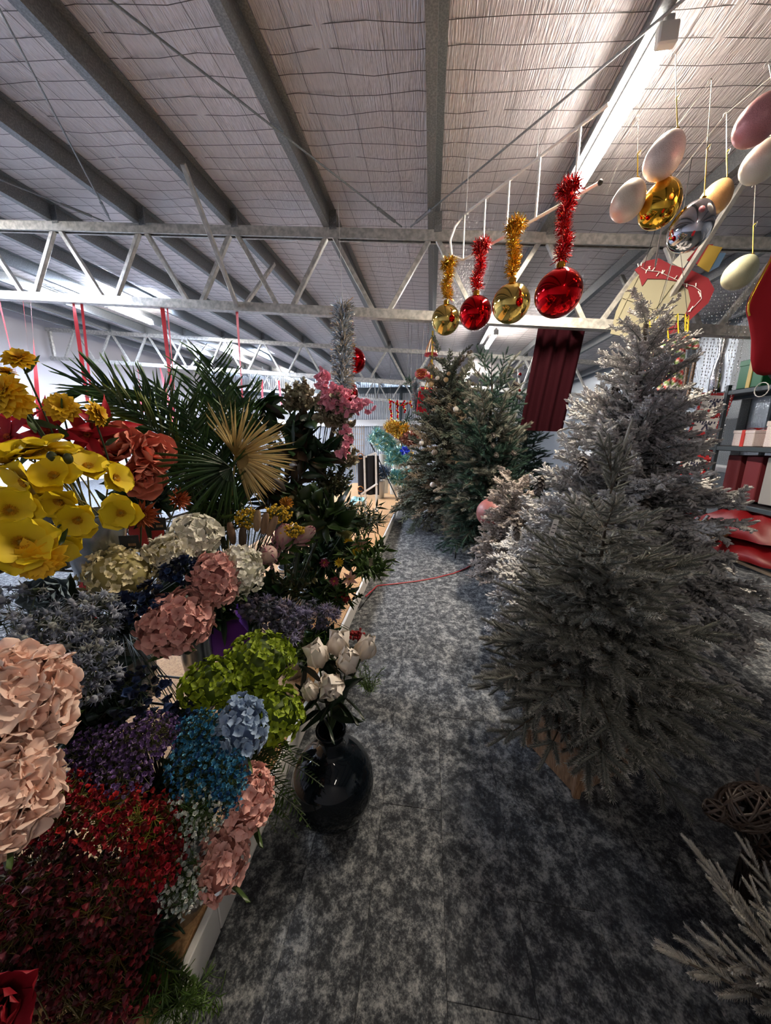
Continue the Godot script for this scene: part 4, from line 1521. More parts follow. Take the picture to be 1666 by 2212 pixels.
func gift(at: Vector3, s: Vector3, paper: Material, band: Material, label: String, bow := true) -> Node3D:
	var t := thing("gift_box", label, "gift box", at, "gift boxes on the shelves")
	var b := Shape.new()
	b.box(Vector3(0, s.y * 0.5, 0), s, 0.006)
	part(t, "box", b.mesh(paper))
	var l := Shape.new()
	l.box(Vector3(0, s.y * 0.9, 0), Vector3(s.x + 0.012, s.y * 0.2, s.z + 0.012), 0.005)
	part(t, "lid", l.mesh(paper))
	var r := Shape.new()
	r.box(Vector3(0, s.y * 0.5, 0), Vector3(s.x + 0.018, s.y + 0.008, s.z * 0.16), 0.002)
	r.box(Vector3(0, s.y * 0.5, 0), Vector3(s.x * 0.16, s.y + 0.009, s.z + 0.018), 0.002)
	part(t, "ribbon_band", r.mesh(band))
	if bow:
		var w := Shape.new()
		for k in 6:
			w.petal(petal_at(k * TAU / 6, 0.9, 0.0, s.y), 0.1, 0.05, 0.2, 0.5, Color.WHITE, Color.WHITE, 2, 4)
		part(t, "bow", w.mesh(band))
	return t

func gifts() -> void:
	var print_m := material("printed_paper", Color.WHITE, 0.6)
	print_m.albedo_texture = noise_tex(noise(0.12, 2, 0.5, FastNoiseLite.TYPE_CELLULAR, 21), 256, [0.0, 0.3, 0.36, 1.0], [srgb(150, 110, 120), srgb(170, 130, 136), srgb(228, 220, 216), srgb(236, 230, 226)])
	print_m.uv1_triplanar = true
	print_m.uv1_scale = Vector3(6, 6, 6)
	var red = material("red_card", srgb(206, 54, 44), 0.6)
	var g := gift(Vector3(4.1, 1.422, -4.98), Vector3(0.3, 0.2, 0.3), print_m, red, "white printed gift box with a red band, smaller of the pair")
	gift(Vector3(4.1, 1.422, -4.5), Vector3(0.34, 0.3, 0.34), print_m, red, "white printed gift box with red bands, larger of the pair")
	var green := material("green_glitter", srgb(18, 86, 52), 0.4, 0.3)
	var yel := material("yellow_satin", srgb(214, 190, 96), 0.4)
	gift(Vector3(4.06, 2.135, -5.0), Vector3(0.34, 0.34, 0.34), green, yel, "glittery green gift box with a yellow bow on the top shelf")
	# blue figure with scarf, standing on the shelf behind the green box
	var p := thing("plush_figure", "blue and black plush figure standing on the top shelf", "plush toy", Vector3(4.0, 2.135, -4.62))
	var s := Shape.new()
	s.ball(Vector3(0, 0.22, 0), Vector3(0.2, 0.24, 0.2), 18, 12)
	part(p, "body", s.mesh(material("black_plush", srgb(22, 24, 30), 0.95)))
	s = Shape.new()
	s.lathe([Vector2(0.0, 0.12), Vector2(0.16, 0.1), Vector2(0.2, 0.0), Vector2(0.19, -0.06)], 18, Vector3(0, 0.5, 0))
	part(p, "hood", s.mesh(material("blue_plush", srgb(22, 62, 140), 0.9)))
	s = Shape.new()
	s.lathe([Vector2(0.21, 0.06), Vector2(0.24, 0.02), Vector2(0.22, -0.05)], 18, Vector3(0, 0.4, 0))
	part(p, "scarf", s.mesh(M.blue_plush))
	for e in [-1, 1]:
		s = Shape.new()
		s.ball(Vector3(0.02, 0.2, e * 0.2), Vector3(0.08, 0.14, 0.07), 12, 8)
		part(p, "arm", s.mesh(M.black_plush))
	# beaded wire on the top shelf
	var w := Shape.new()
	var pts := []
	for k in 26:
		var a := k * 0.5
		pts.append(Vector3(3.82 + 0.01 * k / 26, 2.08 + 0.08 * sin(a), -4.72 + 0.09 * cos(a)))
	w.tube(pts, 0.004, 5)
	whole("coiled_cable", "white cable coiled over the edge of the top shelf", "cable", w.mesh(M.white_steel))
	# brown wooden reeds and a mirrored figure standing on the top shelf
	for k in 7:
		var st := Shape.new()
		st.box(Vector3(0, 0.27, 0), Vector3(0.03, 0.54 - 0.03 * (k % 3), 0.05), 0.004)
		whole("wooden_slat", "brown wooden slat standing on the top shelf, number %s from the tree" % ["one", "two", "three", "four", "five", "six", "seven"][k], "slat", st.mesh(M.timber), Transform3D(Basis(Vector3.RIGHT, rnd(-0.03, 0.03)), Vector3(4.0, 2.135, -6.9 + 0.12 * k)), "brown slats on the top shelf")
	var fig := Shape.new()
	fig.lathe([Vector2(0, 0), Vector2(0.07, 0), Vector2(0.075, 0.2), Vector2(0.06, 0.36), Vector2(0.035, 0.5), Vector2(0.05, 0.66), Vector2(0.03, 0.86), Vector2(0.0, 0.95)], 10)
	whole("mirrored_vase", "tall wavy mirrored vase on the top shelf beside the upright", "vase", fig.mesh(M.chrome), Transform3D(Basis(), Vector3(3.95, 2.135, -5.6)))
	# dark stock on the middle shelf
	for k in 4:
		var bx := Shape.new()
		bx.box(Vector3(0, 0.3, 0), Vector3(0.4, 0.56, 0.2), 0.008)
		whole("boxed_stock", ["dark maroon boxed stock nearest the upright", "maroon carton dotted with white beside it", "tall grey carton on the middle shelf", "dark carton at the picture's edge"][k], "box", bx.mesh(material("stock%d" % k, [srgb(96, 26, 34), srgb(110, 30, 38), srgb(150, 148, 146), srgb(40, 40, 48)][k], 0.7)), Transform3D(Basis(Vector3.UP, 0.06 * k), Vector3(4.2, 0.722, -5.1 + 0.27 * k)), "cartons on the middle shelf")

func red_heap() -> void:
	# heap of red cloth and a wicker basket of clear-wrapped ornaments
	var red := material("red_cloth", srgb(112, 2, 7), 0.45)
	var names := ["glossy red fabric heaped on the lowest shelf", "folded red fabric under the glossy heap", "red fabric bundle hanging to the floor"]
	for k in 3:
		var s := Shape.new()
		s.grid(26, 12, func(u, v):
			var a: float = TAU * u
			var b: float = PI * 0.5 * v
			var rr: float = 1.0 + 0.1 * sin(a * 5.0 + k) * sin(b * 4.0) + 0.06 * sin(a * 11.0 + v * 7.0)
			return Vector3(cos(a) * cos(b) * 0.36 * rr, sin(b) * [0.3, 0.22, 0.3][k] * rr, sin(a) * cos(b) * 0.62 * rr))
		whole("red_fabric", names[k], "fabric", s.mesh(red), Transform3D(Basis(), [Vector3(4.0, 0.36, -4.6), Vector3(4.0, 0.12, -4.5), Vector3(3.98, 0.13, -5.6)][k]), "red fabric under the shelves")
	var t := thing("wicker_basket", "flat wicker basket of silver-wrapped ornaments beside the red fabric", "basket", Vector3(3.55, 0.3, -4.85))
	var w := material("wicker", srgb(150, 116, 70), 0.8)
	for k in 6:
		var s := Shape.new()
		var pts := []
		for j in 33:
			var a := TAU * j / 32
			pts.append(Vector3(cos(a) * (0.2 + 0.018 * k), 0.02 * k + 0.005 * sin(a * 12 + k * PI), sin(a) * (0.3 + 0.02 * k)))
		s.tube(pts, 0.011, 5)
		part(t, "wicker_hoop", s.mesh(w))
	var fl := Shape.new()
	fl.lathe([Vector2(0, 0.0), Vector2(0.21, 0.0)], 24)
	part(t, "bottom", fl.mesh(w))
	for k in 4:
		var s := Shape.new()
		var a := k * PI / 2 + 0.4
		s.tube([Vector3(cos(a) * 0.18, -0.3, sin(a) * 0.24), Vector3(cos(a) * 0.18, 0.02, sin(a) * 0.24)], 0.01, 6)
		part(t, "leg", s.mesh(w))
	for k in 9:
		var s := Shape.new()
		var a := k * 2.4
		s.grid(8, 5, func(u, v): return Vector3(cos(TAU * u) * 0.035 * (1.1 - v * 0.6) * (1 + 0.3 * sin(u * 31 + k)), v * 0.2, sin(TAU * u) * 0.035 * (1.1 - v * 0.6)))
		whole("wrapped_ornament", "silver-wrapped ornament sticking out of the wicker basket", "ornament", s.mesh(M.chrome), facing(Vector3(3.55 + cos(a) * 0.1, 0.34, -4.85 + sin(a) * 0.17), Vector3(rnd(-0.6, 0.6), 1, rnd(-0.5, 0.8))), "wrapped ornaments in the wicker basket")

# ---------------------------------------------------------------- the far end of the aisle
func far_end() -> void:
	var teal := [rgb(170, 226, 232), rgb(200, 240, 240), rgb(130, 200, 214), rgb(214, 240, 222), rgb(226, 232, 180)]
	var blue := [rgb(120, 150, 176), rgb(160, 180, 200), rgb(96, 120, 146), rgb(190, 200, 210)]
	var gold := [rgb(228, 190, 70), rgb(206, 164, 48), rgb(244, 218, 130), rgb(226, 176, 90)]
	var rose := [rgb(206, 150, 130), rgb(180, 120, 100), rgb(226, 180, 160)]
	# bushes of tinsel in tall white pots
	var list := [[Vector3(-1.143, 1.482, -8.6), 0.42, teal, "teal tinsel bush with the highest tips"], [Vector3(-0.865, 1.073, -8.4), 0.39, teal, "pale aqua tinsel bush drooping over its white pot"], [Vector3(-0.645, 0.612, -8), 0.30, teal, "low turquoise tinsel bush nearest the aisle"], [Vector3(-0.877, 1.752, -9.2), 0.35, gold, "gold tinsel bush behind the teal ones"], [Vector3(-0.619, 1.513, -9.4), 0.39, rose, "rose copper tinsel bush beside the grey-green tree"], [Vector3(-0.634, 1.041, -9), 0.35, gold, "gold tinsel bush below the blue bow"], [Vector3(-1.145, 0.735, -7.8), 0.23, blue, "column of silvery blue tinsel beside the black easel"]]
	for e in list:
		var p: Vector3 = e[0]
		var base := Vector3(p.x, TOP, p.z)
		var t := thing("tinsel_bush", e[3], "tinsel display", base, "tinsel displays at the aisle's end")
		var pot := Shape.new()
		var ph := maxf(0.2, p.y - TOP - e[1] * 0.9)
		pot.lathe([Vector2(0, 0), Vector2(0.1, 0), Vector2(0.13, ph), Vector2(0.12, ph), Vector2(0.0, ph - 0.02)], 20)
		part(t, "tall_pot", pot.mesh(material("pot_cream", srgb(206, 200, 186), 0.5)))
		for k in 9:
			var d := rdir()
			d.y = d.y * 0.6 + 0.25
			var a: Vector3 = p - d * e[1] * 0.2
			var path := []
			for j in 5:
				var f := j / 4.0
				path.append(a + d * e[1] * 1.1 * f + Vector3(0, -0.25 * f * f * e[1], 0))
			tinsel(t, "tinsel_spray", path, 0.16, 1500.0, e[2], base, 0.006)
	var bb := thing("blue_bow", "bright royal blue bow among the gold tinsel", "bow", Vector3(-0.59, 1.206, -8.2))
	for k in 6:
		var s := Shape.new()
		s.petal(petal_at(k * 1.05, 1.1), 0.12, 0.09, 0.3, 0.4, Color.WHITE, Color.WHITE, 3, 4)
		part(bb, "loop", s.mesh(material("royal_blue", srgb(20, 50, 190), 0.4)), Transform3D(Basis(Vector3.RIGHT, 1.2), Vector3.ZERO))
	# black easel
	var ez := Vector3(-0.95, TOP, -7.6)
	var t := thing("easel", "thin black easel leaning beside the blue tinsel column", "easel", ez)
	for q in [[Vector3(-1.338, 1.397, -7.7), Vector3(-1.167, 1.116, -7.6)], [Vector3(-0.926, 0.601, -7.6), Vector3(-0.673, 0.146, -7.4)], [Vector3(-1.167, 1.116, -7.6), Vector3(-0.926, 0.601, -7.6)]]:
		var s := Shape.new()
		s.tube([q[0] - ez, q[1] - ez], 0.014, 6)
		part(t, "bar", s.mesh(M.black_steel))
	# white metal frame and black cloth beside the bush
	var fz := Vector3(-1.45, TOP, -6.4)
	t = thing("garment_rack", "pale metal garment frame behind the dark bush", "rack", fz)
	for q in [[Vector3(-1.23, 1.183, -6.4), Vector3((Vector3(-1.216, 0.247, -6.4)).x, TOP, -6.4)], [Vector3(-1.405, 1.088, -6.5), Vector3(-1.008, 1.244, -6.4)], [Vector3(-1.304, 0.446, -6.4), Vector3(-0.97, 0.673, -6.3)], [Vector3(-1.008, 1.244, -6.4), Vector3((Vector3(-0.981, 0.318, -6.3)).x, TOP, -6.3)]]:
		var s := Shape.new()
		s.bar(q[0] - fz, q[1] - fz, 0.035, 0.035, 0.004)
		part(t, "tube", s.mesh(M.white_steel))
	for k in 2:
		var s := Shape.new()
		var pts := []
		for j in 13:
			var a := TAU * j / 14.0
			pts.append([Vector3(-1.281, 1.188, -6.3), Vector3(-1.291, 0.57, -6.3)][k] - fz + Vector3(cos(a) * 0.05, sin(a) * 0.05, 0))
		s.tube(pts, 0.009, 6)
		part(t, "copper_ring", s.mesh(material("copper", srgb(196, 130, 74), 0.3, 0.8)))
	var cl := Shape.new()
	cl.grid(10, 6, func(u, v): return Vector3(0.42 * (u - 0.5), -0.75 * v, 0.04 * sin(u * 14.0)))
	whole("black_cloth", "black cloth draped on the frame behind the bush", "cloth", cl.mesh(material("black_fabric", srgb(26, 26, 34), 0.9)), Transform3D(Basis(), Vector3(-1.154, 1.191, -6.42)))
	# sheet of aqua cellophane
	var ce := Shape.new()
	ce.grid(6, 6, func(u, v): return Vector3((u - 0.5) * 0.3, 0.06 * sin(u * 6.0) * sin(v * 5.0), (v - 0.5) * 0.3))
	whole("cellophane_wrap", "crumpled pale aqua cellophane below the dark bush", "wrapping", ce.mesh(material("aqua_cellophane", srgb(170, 214, 210), 0.25)), Transform3D(Basis(Vector3.RIGHT, 0.25), Vector3(-1.509, 0.22, -7.003)))
	# gold birdcages on a ribbon
	var top := Vector3(-0.01, 3.464, -7.2)
	t = thing("birdcage_string", "string of three red and gold birdcages hanging on a yellow ribbon", "decoration", top)
	for k in 3:
		var c: Vector3 = [Vector3(-0.03, 3.218, -7.2), Vector3(-0.027, 2.813, -7.2), Vector3(-0.029, 2.554, -7.2)][k] - top
		var m = M.gold_chrome if k == 2 else material("copper", srgb(196, 130, 74), 0.3, 0.8)
		for j in 12:
			var a := TAU * j / 12
			var s := Shape.new()
			var pts := []
			for q in 7:
				var f := q / 6.0
				pts.append(c + Vector3(cos(a) * 0.11 * sin(PI * (0.5 + 0.5 * f)), -0.12 + 0.32 * f, sin(a) * 0.11 * sin(PI * (0.5 + 0.5 * f))))
			s.tube(pts, 0.004, 4)
			part(t, "cage_bar", s.mesh(m))
		var r := Shape.new()
		r.lathe([Vector2(0, -0.14), Vector2(0.13, -0.14), Vector2(0.13, -0.1), Vector2(0, -0.1)], 18, c)
		part(t, "tray", r.mesh(material("red_paint", srgb(186, 50, 60), 0.5)))
	var rb := Shape.new()
	rb.box(Vector3(0, -0.45, 0.13), Vector3(0.03, 0.95, 0.004))
	part(t, "ribbon", rb.mesh(material("gold_ribbon", srgb(206, 176, 40), 0.5)))
	var st := Shape.new()
	st.tube([Vector3.ZERO, Vector3(0, ceiling_at(top.x) - 0.2 - top.y, 0)], 0.004, 4)
	part(t, "string", st.mesh(M.wire))
	# red swirl-patterned lantern and red felt santa shape
	var ln := thing("red_lantern", "round red lantern with gold swirls beside the birdcages", "lantern", Vector3(-0.214, 2.848, -7.8))
	var s := Shape.new()
	s.ball(Vector3.ZERO, Vector3(0.16, 0.11, 0.16), 20, 12)
	part(ln, "body", s.mesh(material("lantern_red", srgb(150, 22, 34), 0.5)))
	for k in 4:
		var sw := Shape.new()
		var pts := []
		for j in 15:
			var a := 0.8 + j * 0.11
			pts.append(Vector3(cos(a) * 0.163, 0.07 - 0.045 * k + 0.012 * sin(j * 1.4), sin(a) * 0.163))
		sw.tube(pts, 0.006, 5)
		part(ln, "gold_swirl", sw.mesh(M.gold_chrome))
	var sg := Shape.new()
	sg.tube([Vector3(0, 0.1, 0), Vector3(0, ceiling_at(ln.position.x) - 0.22 - ln.position.y, 0)], 0.004, 4)
	part(ln, "string", sg.mesh(M.wire))
	var fs := Shape.new()
	fs.box(Vector3.ZERO, Vector3(0.34, 0.62, 0.05), 0.02)
	var fe := thing("red_felt_panel", "red felt hanging behind the birdcages", "hanging", Vector3(-0.148, 2.315, -8.2))
	part(fe, "felt", fs.mesh(M.red_velvet), Transform3D(Basis(Vector3.FORWARD, 0.1), Vector3.ZERO))
	var fst := Shape.new()
	fst.tube([Vector3(0, 0.3, 0), Vector3(0, ceiling_at(fe.position.x) - 0.02 - fe.position.y, 0)], 0.004, 4)
	part(fe, "string", fst.mesh(M.wire))
	# silver tinsel and bead garlands by the far wall
	var silver := [rgb(196, 198, 204), rgb(226, 226, 230), rgb(150, 190, 190), rgb(236, 200, 190)]
	var tp := Vector3(-0.34, 2.173, -8.6)
	t = thing("tinsel_garland", "silver tinsel garland hanging beside the grey-green tree", "garland", tp)
	tinsel(t, "tinsel_rope", [tp, Vector3(-0.358, 2.546, -8.6), Vector3(-0.375, 2.808, -8.6)], 0.12, 3000.0, silver, tp, 0.006)
	var tst := Shape.new()
	tst.tube([Vector3(-0.375, 2.808, -8.6) - tp, Vector3(0, ceiling_at(tp.x) - 0.02 - tp.y, 0)], 0.004, 4)
	part(t, "string", tst.mesh(M.wire))
	var gr := Vector3(-0.994, 2.649, -12)
	t = thing("bead_garland", "red and gold bead garland draped before the corrugated wall", "garland", gr)
	var bead := Shape.new()
	bead.ball(Vector3.ZERO, Vector3.ONE * 0.036, 8, 6)
	var bm := [bead.mesh(M.red_chrome), bead.mesh(M.gold_chrome), bead.mesh(M.red_chrome)]
	for gx in [Vector3(-1.388, 2.774, -12), Vector3(-0.713, 2.705, -12)]:
		var gs := Shape.new()
		gs.tube([gx - gr, Vector3(gx.x - gr.x, ceiling_at(gx.x) - 0.02 - gr.y, gx.z - gr.z)], 0.004, 4)
		part(t, "cord", gs.mesh(M.wire))
	var n := 0
	for q in [[Vector3(-1.388, 2.774, -12), Vector3(-1.337, 1.969, -12)], [Vector3(-1.151, 2.726, -12), Vector3(-1.099, 2.106, -12)], [Vector3(-0.932, 2.723, -12), Vector3(-0.88, 2.317, -12)], [Vector3(-0.713, 2.705, -12), Vector3(-0.678, 2.466, -12)], [Vector3(-1.34, 2.713, -12), Vector3(-1.087, 2.56, -12)], [Vector3(-1.087, 2.56, -12), Vector3(-0.805, 2.617, -12)], [Vector3(-0.805, 2.617, -12), Vector3(-0.589, 2.734, -12)]]:
		var cnt := int(q[0].distance_to(q[1]) / 0.05)
		for j in cnt:
			n += 1
			part(t, "bead", bm[n % 3], Transform3D(Basis(), q[0].lerp(q[1], (j + 0.5) / cnt) - gr + Vector3(rnd(-0.03, 0.03), 0, rnd(-0.03, 0.03))))
	# dark garland clumps among the far decorations
	var needle := pine_branch(0.3, 8, 0.06, rgb(18, 52, 34), rgb(60, 110, 74), 0.003, 40).mesh(M.needle)
	for k in 2:
		var c := thing("garland_clump", ["small green garland clump under the far truss", "small green garland clump over the gold tinsel"][k], "garland", [Vector3(-0.507, 2.839, -8.8), Vector3(-0.572, 1.947, -8.6)][k], "green garland clumps")
		for j in 9:
			part(c, "sprig", needle, facing(Vector3.ZERO, rdir(), rnd(0, 6), 0.7))
		var cs := Shape.new()
		cs.tube([Vector3.ZERO, Vector3(0, ceiling_at(c.position.x) - 0.02 - c.position.y, 0)], 0.004, 4)
		part(c, "string", cs.mesh(M.wire))
	# pale lattice screen by the far wall
	var sc := thing("lattice_screen", "pale gold lattice screen before the corrugated wall", "screen", Vector3(-2.547, 1.423, -12))
	for k in 7:
		var s2 := Shape.new()
		s2.bar(Vector3(-0.24 + 0.08 * k, 0.01 - sc.position.y, 0), Vector3(-0.24 + 0.08 * k, 0.5, 0), 0.012, 0.012)
		part(sc, "upright", s2.mesh(material("pale_timber", srgb(176, 148, 116), 0.7)))
		var s3 := Shape.new()
		s3.bar(Vector3(-0.24, 0.4 - 0.2 * k, 0), Vector3(0.24, 0.4 - 0.2 * k, 0), 0.012, 0.012)
		part(sc, "crosspiece", s3.mesh(M.pale_timber))
	# carousel of white wire between, on the left wall a small camera
	var cm := thing("wall_camera", "small dark security camera fixed on the white wall", "camera", Vector3(-12.15, 3.958, -16.168))
	var cb := Shape.new()
	cb.box(Vector3(0.08, 0, 0), Vector3(0.16, 0.1, 0.12), 0.02)
	part(cm, "housing", cb.mesh(M.slate_steel))
	var arm := Shape.new()
	arm.tube([Vector3(0.02, 0.1, 0), Vector3(0.06, 0.04, 0)], 0.02, 8)
	part(cm, "arm", arm.mesh(M.slate_steel))

# ---------------------------------------------------------------- things on the carpet
func ground_things() -> void:
	var s := Shape.new()
	s.ball(Vector3(0, 0.045, 0), Vector3.ONE * 0.04, 20, 14)
	var t := thing("small_bauble", "small red bauble lying on the carpet in the aisle", "bauble", Vector3(0.07, 0, -6.285))
	part(t, "ball", s.mesh(M.red_chrome))
	var c := Shape.new()
	c.lathe([Vector2(0, 0.012), Vector2(0.009, 0.012), Vector2(0.01, 0)], 10, Vector3(0.03, 0.075, 0))
	part(t, "cap", c.mesh(M.gold_chrome))
	var cord := Shape.new()
	var pts := []
	for p in [Vector3(-0.538, 0.213, -2.781), Vector3(-0.513, 0, -3.295), Vector3(-0.3, 0, -3.381), Vector3(-0.106, 0, -3.465), Vector3(0.095, 0, -3.578), Vector3(0.308, 0, -3.737), Vector3(0.454, 0, -3.896), Vector3(0.621, 0, -4.148)]:
		pts.append(p + Vector3(0, 0.008, 0))
	pts[0].y = TOP + 0.01
	cord.tube(pts, 0.0075, 6)
	whole("extension_cord", "thin red extension cord lying across the carpeted aisle", "cord", cord.mesh(material("red_cord", srgb(150, 40, 48), 0.5)))
	# pink bauble ornament behind the low flocked tree
	var pk := thing("pink_ornament", "large dusky pink bauble behind the low flocked tree", "bauble", Vector3(0.712, 0.734, -3.731))
	var b := Shape.new()
	b.ball(Vector3.ZERO, Vector3(0.19, 0.17, 0.19), 28, 18)
	part(pk, "ball", b.mesh(material("dusky_pink", srgb(134, 78, 76), 0.45)))
	var cp := Shape.new()
	cp.lathe([Vector2(0, 0.03), Vector2(0.025, 0.03), Vector2(0.03, 0)], 12, Vector3(0, 0.17, 0))
	part(pk, "cap", cp.mesh(M.gold_chrome))
	var pst := Shape.new()
	var ph: float = (Vector3(0.712, 0.734, -3.731)).y
	pst.tube([Vector3(0, -0.15, 0), Vector3(0, 0.01 - ph, 0)], 0.02, 8)
	part(pk, "stake", pst.mesh(M.black_steel))
	reindeer()

func vine_wrap(rx: Vector3, n: int, col: Color, thick: float) -> Shape:
	var s := Shape.new()
	s.col = col
	for k in n:
		var ax := rdir()
		var u := ax.cross(Vector3.UP if absf(ax.y) < 0.9 else Vector3.RIGHT).normalized()
		var w := ax.cross(u)
		var off := rnd(-0.5, 0.5)
		var rr := sqrt(1.0 - off * off)
		var pts := []
		for j in 17:
			var a := TAU * j / 16
			pts.append((ax * off + (u * cos(a) + w * sin(a)) * rr * rnd(0.96, 1.03)) * rx)
		s.tube(pts, thick * rnd(0.7, 1.2), 5, false)
	return s

func reindeer() -> void:
	var head := Vector3(0.939, 0.509, -0.899)
	var base := Vector3(head.x + 0.2, 0, head.z - 0.02)
	var t := thing("wicker_reindeer", "dark vine wicker reindeer entering at the picture's edge", "reindeer", base)
	var m := material("dark_vine", srgb(46, 32, 24), 0.45)
	var h := vine_wrap(Vector3(0.1, 0.052, 0.052), 26, Color.WHITE, 0.004)
	part(t, "head", h.mesh(m), Transform3D(Basis(Vector3.UP, 0.25) * Basis(Vector3.FORWARD, -0.12), head - base))
	var nz := vine_wrap(Vector3(0.03, 0.024, 0.024), 12, Color.WHITE, 0.0035)
	part(t, "muzzle", nz.mesh(m), Transform3D(Basis(), head - base + Vector3(-0.1, -0.004, 0.02)))
	var nk := vine_wrap(Vector3(0.06, 0.16, 0.06), 22, Color.WHITE, 0.004)
	part(t, "neck", nk.mesh(m), Transform3D(Basis(Vector3.FORWARD, -0.3), head - base + Vector3(0.1, -0.14, -0.01)))
	var bd := vine_wrap(Vector3(0.2, 0.11, 0.1), 34, Color.WHITE, 0.0045)
	part(t, "body", bd.mesh(m), Transform3D(Basis(), Vector3(0.08, head.y - 0.26, 0)))
	for x in [-0.06, 0.22]:
		for z in [-0.06, 0.06]:
			var lg := vine_wrap(Vector3(0.026, (head.y - 0.2) * 0.5, 0.026), 12, Color.WHITE, 0.004)
			part(t, "leg", lg.mesh(m), Transform3D(Basis(), Vector3(x, (head.y - 0.2) * 0.5, z)))
	for e in [-1, 1]:
		var an := Shape.new()
		an.tube([Vector3(0.03, 0.04, 0.02 * e), Vector3(0.08, 0.14, 0.06 * e), Vector3(0.06, 0.22, 0.09 * e)], 0.005, 6)
		an.tube([Vector3(0.08, 0.14, 0.06 * e), Vector3(0.13, 0.18, 0.07 * e)], 0.004, 6)
		part(t, "antler", an.mesh(m), Transform3D(Basis(), head - base + Vector3(0.06, 0, 0)))
		var er := Shape.new()
		er.petal(facing(Vector3(0.06, 0.03, 0.04 * e), Vector3(0.4, 0.3, 1.0 * e)), 0.06, 0.03, 0.2, 0.2, Color.WHITE, Color.WHITE)
		part(t, "ear", er.mesh(m), Transform3D(Basis(), head - base))

# ---------------------------------------------------------------- flowers
func toward(p: Vector3, lift := 0.0) -> Vector3:       # out over the aisle, where the display faces
	return (Vector3(0.35, 1.45 + lift, 0.3) - p).normalized()

func stem(t: Node3D, head: Vector3, r := 0.003, m: Material = null, sag := Vector3.ZERO) -> void:
	var s := Shape.new()
	s.tube(bend(Vector3.ZERO, head - t.position, sag, 6), r, 5, false)
	part(t, "stem", s.mesh(m if m else M.dark_stem))

func leaf_mesh(key: String, ln: float, wd: float, c0: Color, c1: Color, fold := -0.12, curl := 0.25, point := 0.35) -> ArrayMesh:
	if not L.has(key):
		var s := Shape.new()
		s.petal(Transform3D(), ln, wd, fold, curl, c0, c1, 4, 6, point, 0.0, 0.75)
		L[key] = s.mesh(M.leaf)
	return L[key]

func leaves_on(t: Node3D, from: Vector3, to: Vector3, n: int, m: Mesh, sc := 1.0) -> void:
	for k in n:
		var f := (k + 0.6) / n
		var p := from.lerp(to, f) - t.position
		var d := (rdir() + (to - from).normalized() * 0.5).normalized()
		part(t, "leaf", m, facing(p, d, rnd(0, TAU), sc * rnd(0.8, 1.15)))

func floret(key: String, size: float, c0: Color, c1: Color, petals := 4, wide := 0.95) -> Array:
	if not L.has(key):
		var out := []
		for v in 3:
			var s := Shape.new()
			for k in petals:
				s.petal(petal_at(TAU * k / petals + rnd(-0.2, 0.2), 1.0 + rnd(-0.4, 0.35), 0.0, 0.0), size * 0.56 * rnd(0.88, 1.12), size * wide * 0.55, 0.24, rnd(-0.1, 0.4), c0.lerp(c1, rnd(0.1, 0.5)), c1 * rnd(0.9, 1.05), 2 if size < 0.034 else 4, 3 if size < 0.034 else 5, 0.0, 0.05)
			s.col = c0
			s.ball(Vector3(0, 0.002, 0), Vector3.ONE * size * 0.06, 5, 3)
			out.append(s.mesh(M.petal))
		L[key] = out
	return L[key]

func hydrangea(label: String, p: Vector3, r: Vector3, key: String, fs: float, c0: Color, c1: Color, n: int, base: Vector3, petals := 4, wide := 0.95) -> Node3D:
	var t := thing("hydrangea", label, "flower", base, "hydrangea stems")
	stem(t, p, 0.004)
	var core := Shape.new()
	core.col = c0 * 0.8
	core.ball(Vector3.ZERO, r * 0.84, 16, 10, 0.12)
	var b := part(t, "bloom", core.mesh(M.petal), Transform3D(Basis(), p - base))
	var fl := floret(key, fs, c0, c1, petals, wide)
	for k in n:
		var y := 1.0 - 1.75 * (k + 0.5) / n
		var a := k * 2.39996
		var q := sqrt(maxf(0.0, 1.0 - y * y))
		var d := Vector3(cos(a) * q, y, sin(a) * q)
		d = (d + rdir() * 0.1).normalized()
		part(b, "floret", fl[k % 3], facing(d * r * rnd(0.88, 1.06), (d + rdir() * 0.6).normalized(), rnd(0, TAU), rnd(0.8, 1.2)))
	var lm := leaf_mesh("hydrangea_leaf", 0.13, 0.085, rgb(36, 58, 26), rgb(62, 86, 38))
	for k in 3:
		var a := k * 2.1 + rnd(0, 1)
		part(t, "leaf", lm, facing(p - base + Vector3(0, -r.y * 0.9, 0), Vector3(cos(a), 0.15, sin(a)), rnd(-0.4, 0.4), 0.8))
	return t

func ring(b: Node3D, mesh: Mesh, n: int, theta: float, r := 0.0, h := 0.0, turn := 0.0, sc := 1.0, wob := 0.1) -> void:
	for k in n:
		var xf := petal_at(TAU * k / n + turn + rnd(-wob, wob), theta + rnd(-wob, wob), r, h)
		part(b, "petal", mesh, Transform3D(xf.basis * (sc * rnd(0.93, 1.07)), xf.origin))

func petal_mesh(key: String, ln: float, wd: float, cup: float, curl: float, c0: Color, c1: Color, point := 0.0, ruffle := 0.0, nu := 4, nv := 5) -> ArrayMesh:
	if not L.has(key):
		var s := Shape.new()
		s.petal(Transform3D(), ln, wd, cup, curl, c0, c1, nu, nv, point, ruffle)
		L[key] = s.mesh(M.petal)
	return L[key]

func eye_mesh(key: String, r: float, col: Color, rimc: Color) -> ArrayMesh:
	if not L.has(key):
		var s := Shape.new()
		s.col = col
		s.ball(Vector3.ZERO, Vector3(r, r * 0.6, r), 12, 8, 0.1)
		for k in 34:
			var a := k * 2.39996
			var d := Vector3(cos(a), 1.0 + 0.4 * sin(k * 3.1), sin(a)).normalized()
			s.col = rimc
			s.tube([d * r * 0.7, d * r * 1.7], [0.0007, 0.0014], 3, true)
		L[key] = s.mesh(M.petal)
	return L[key]

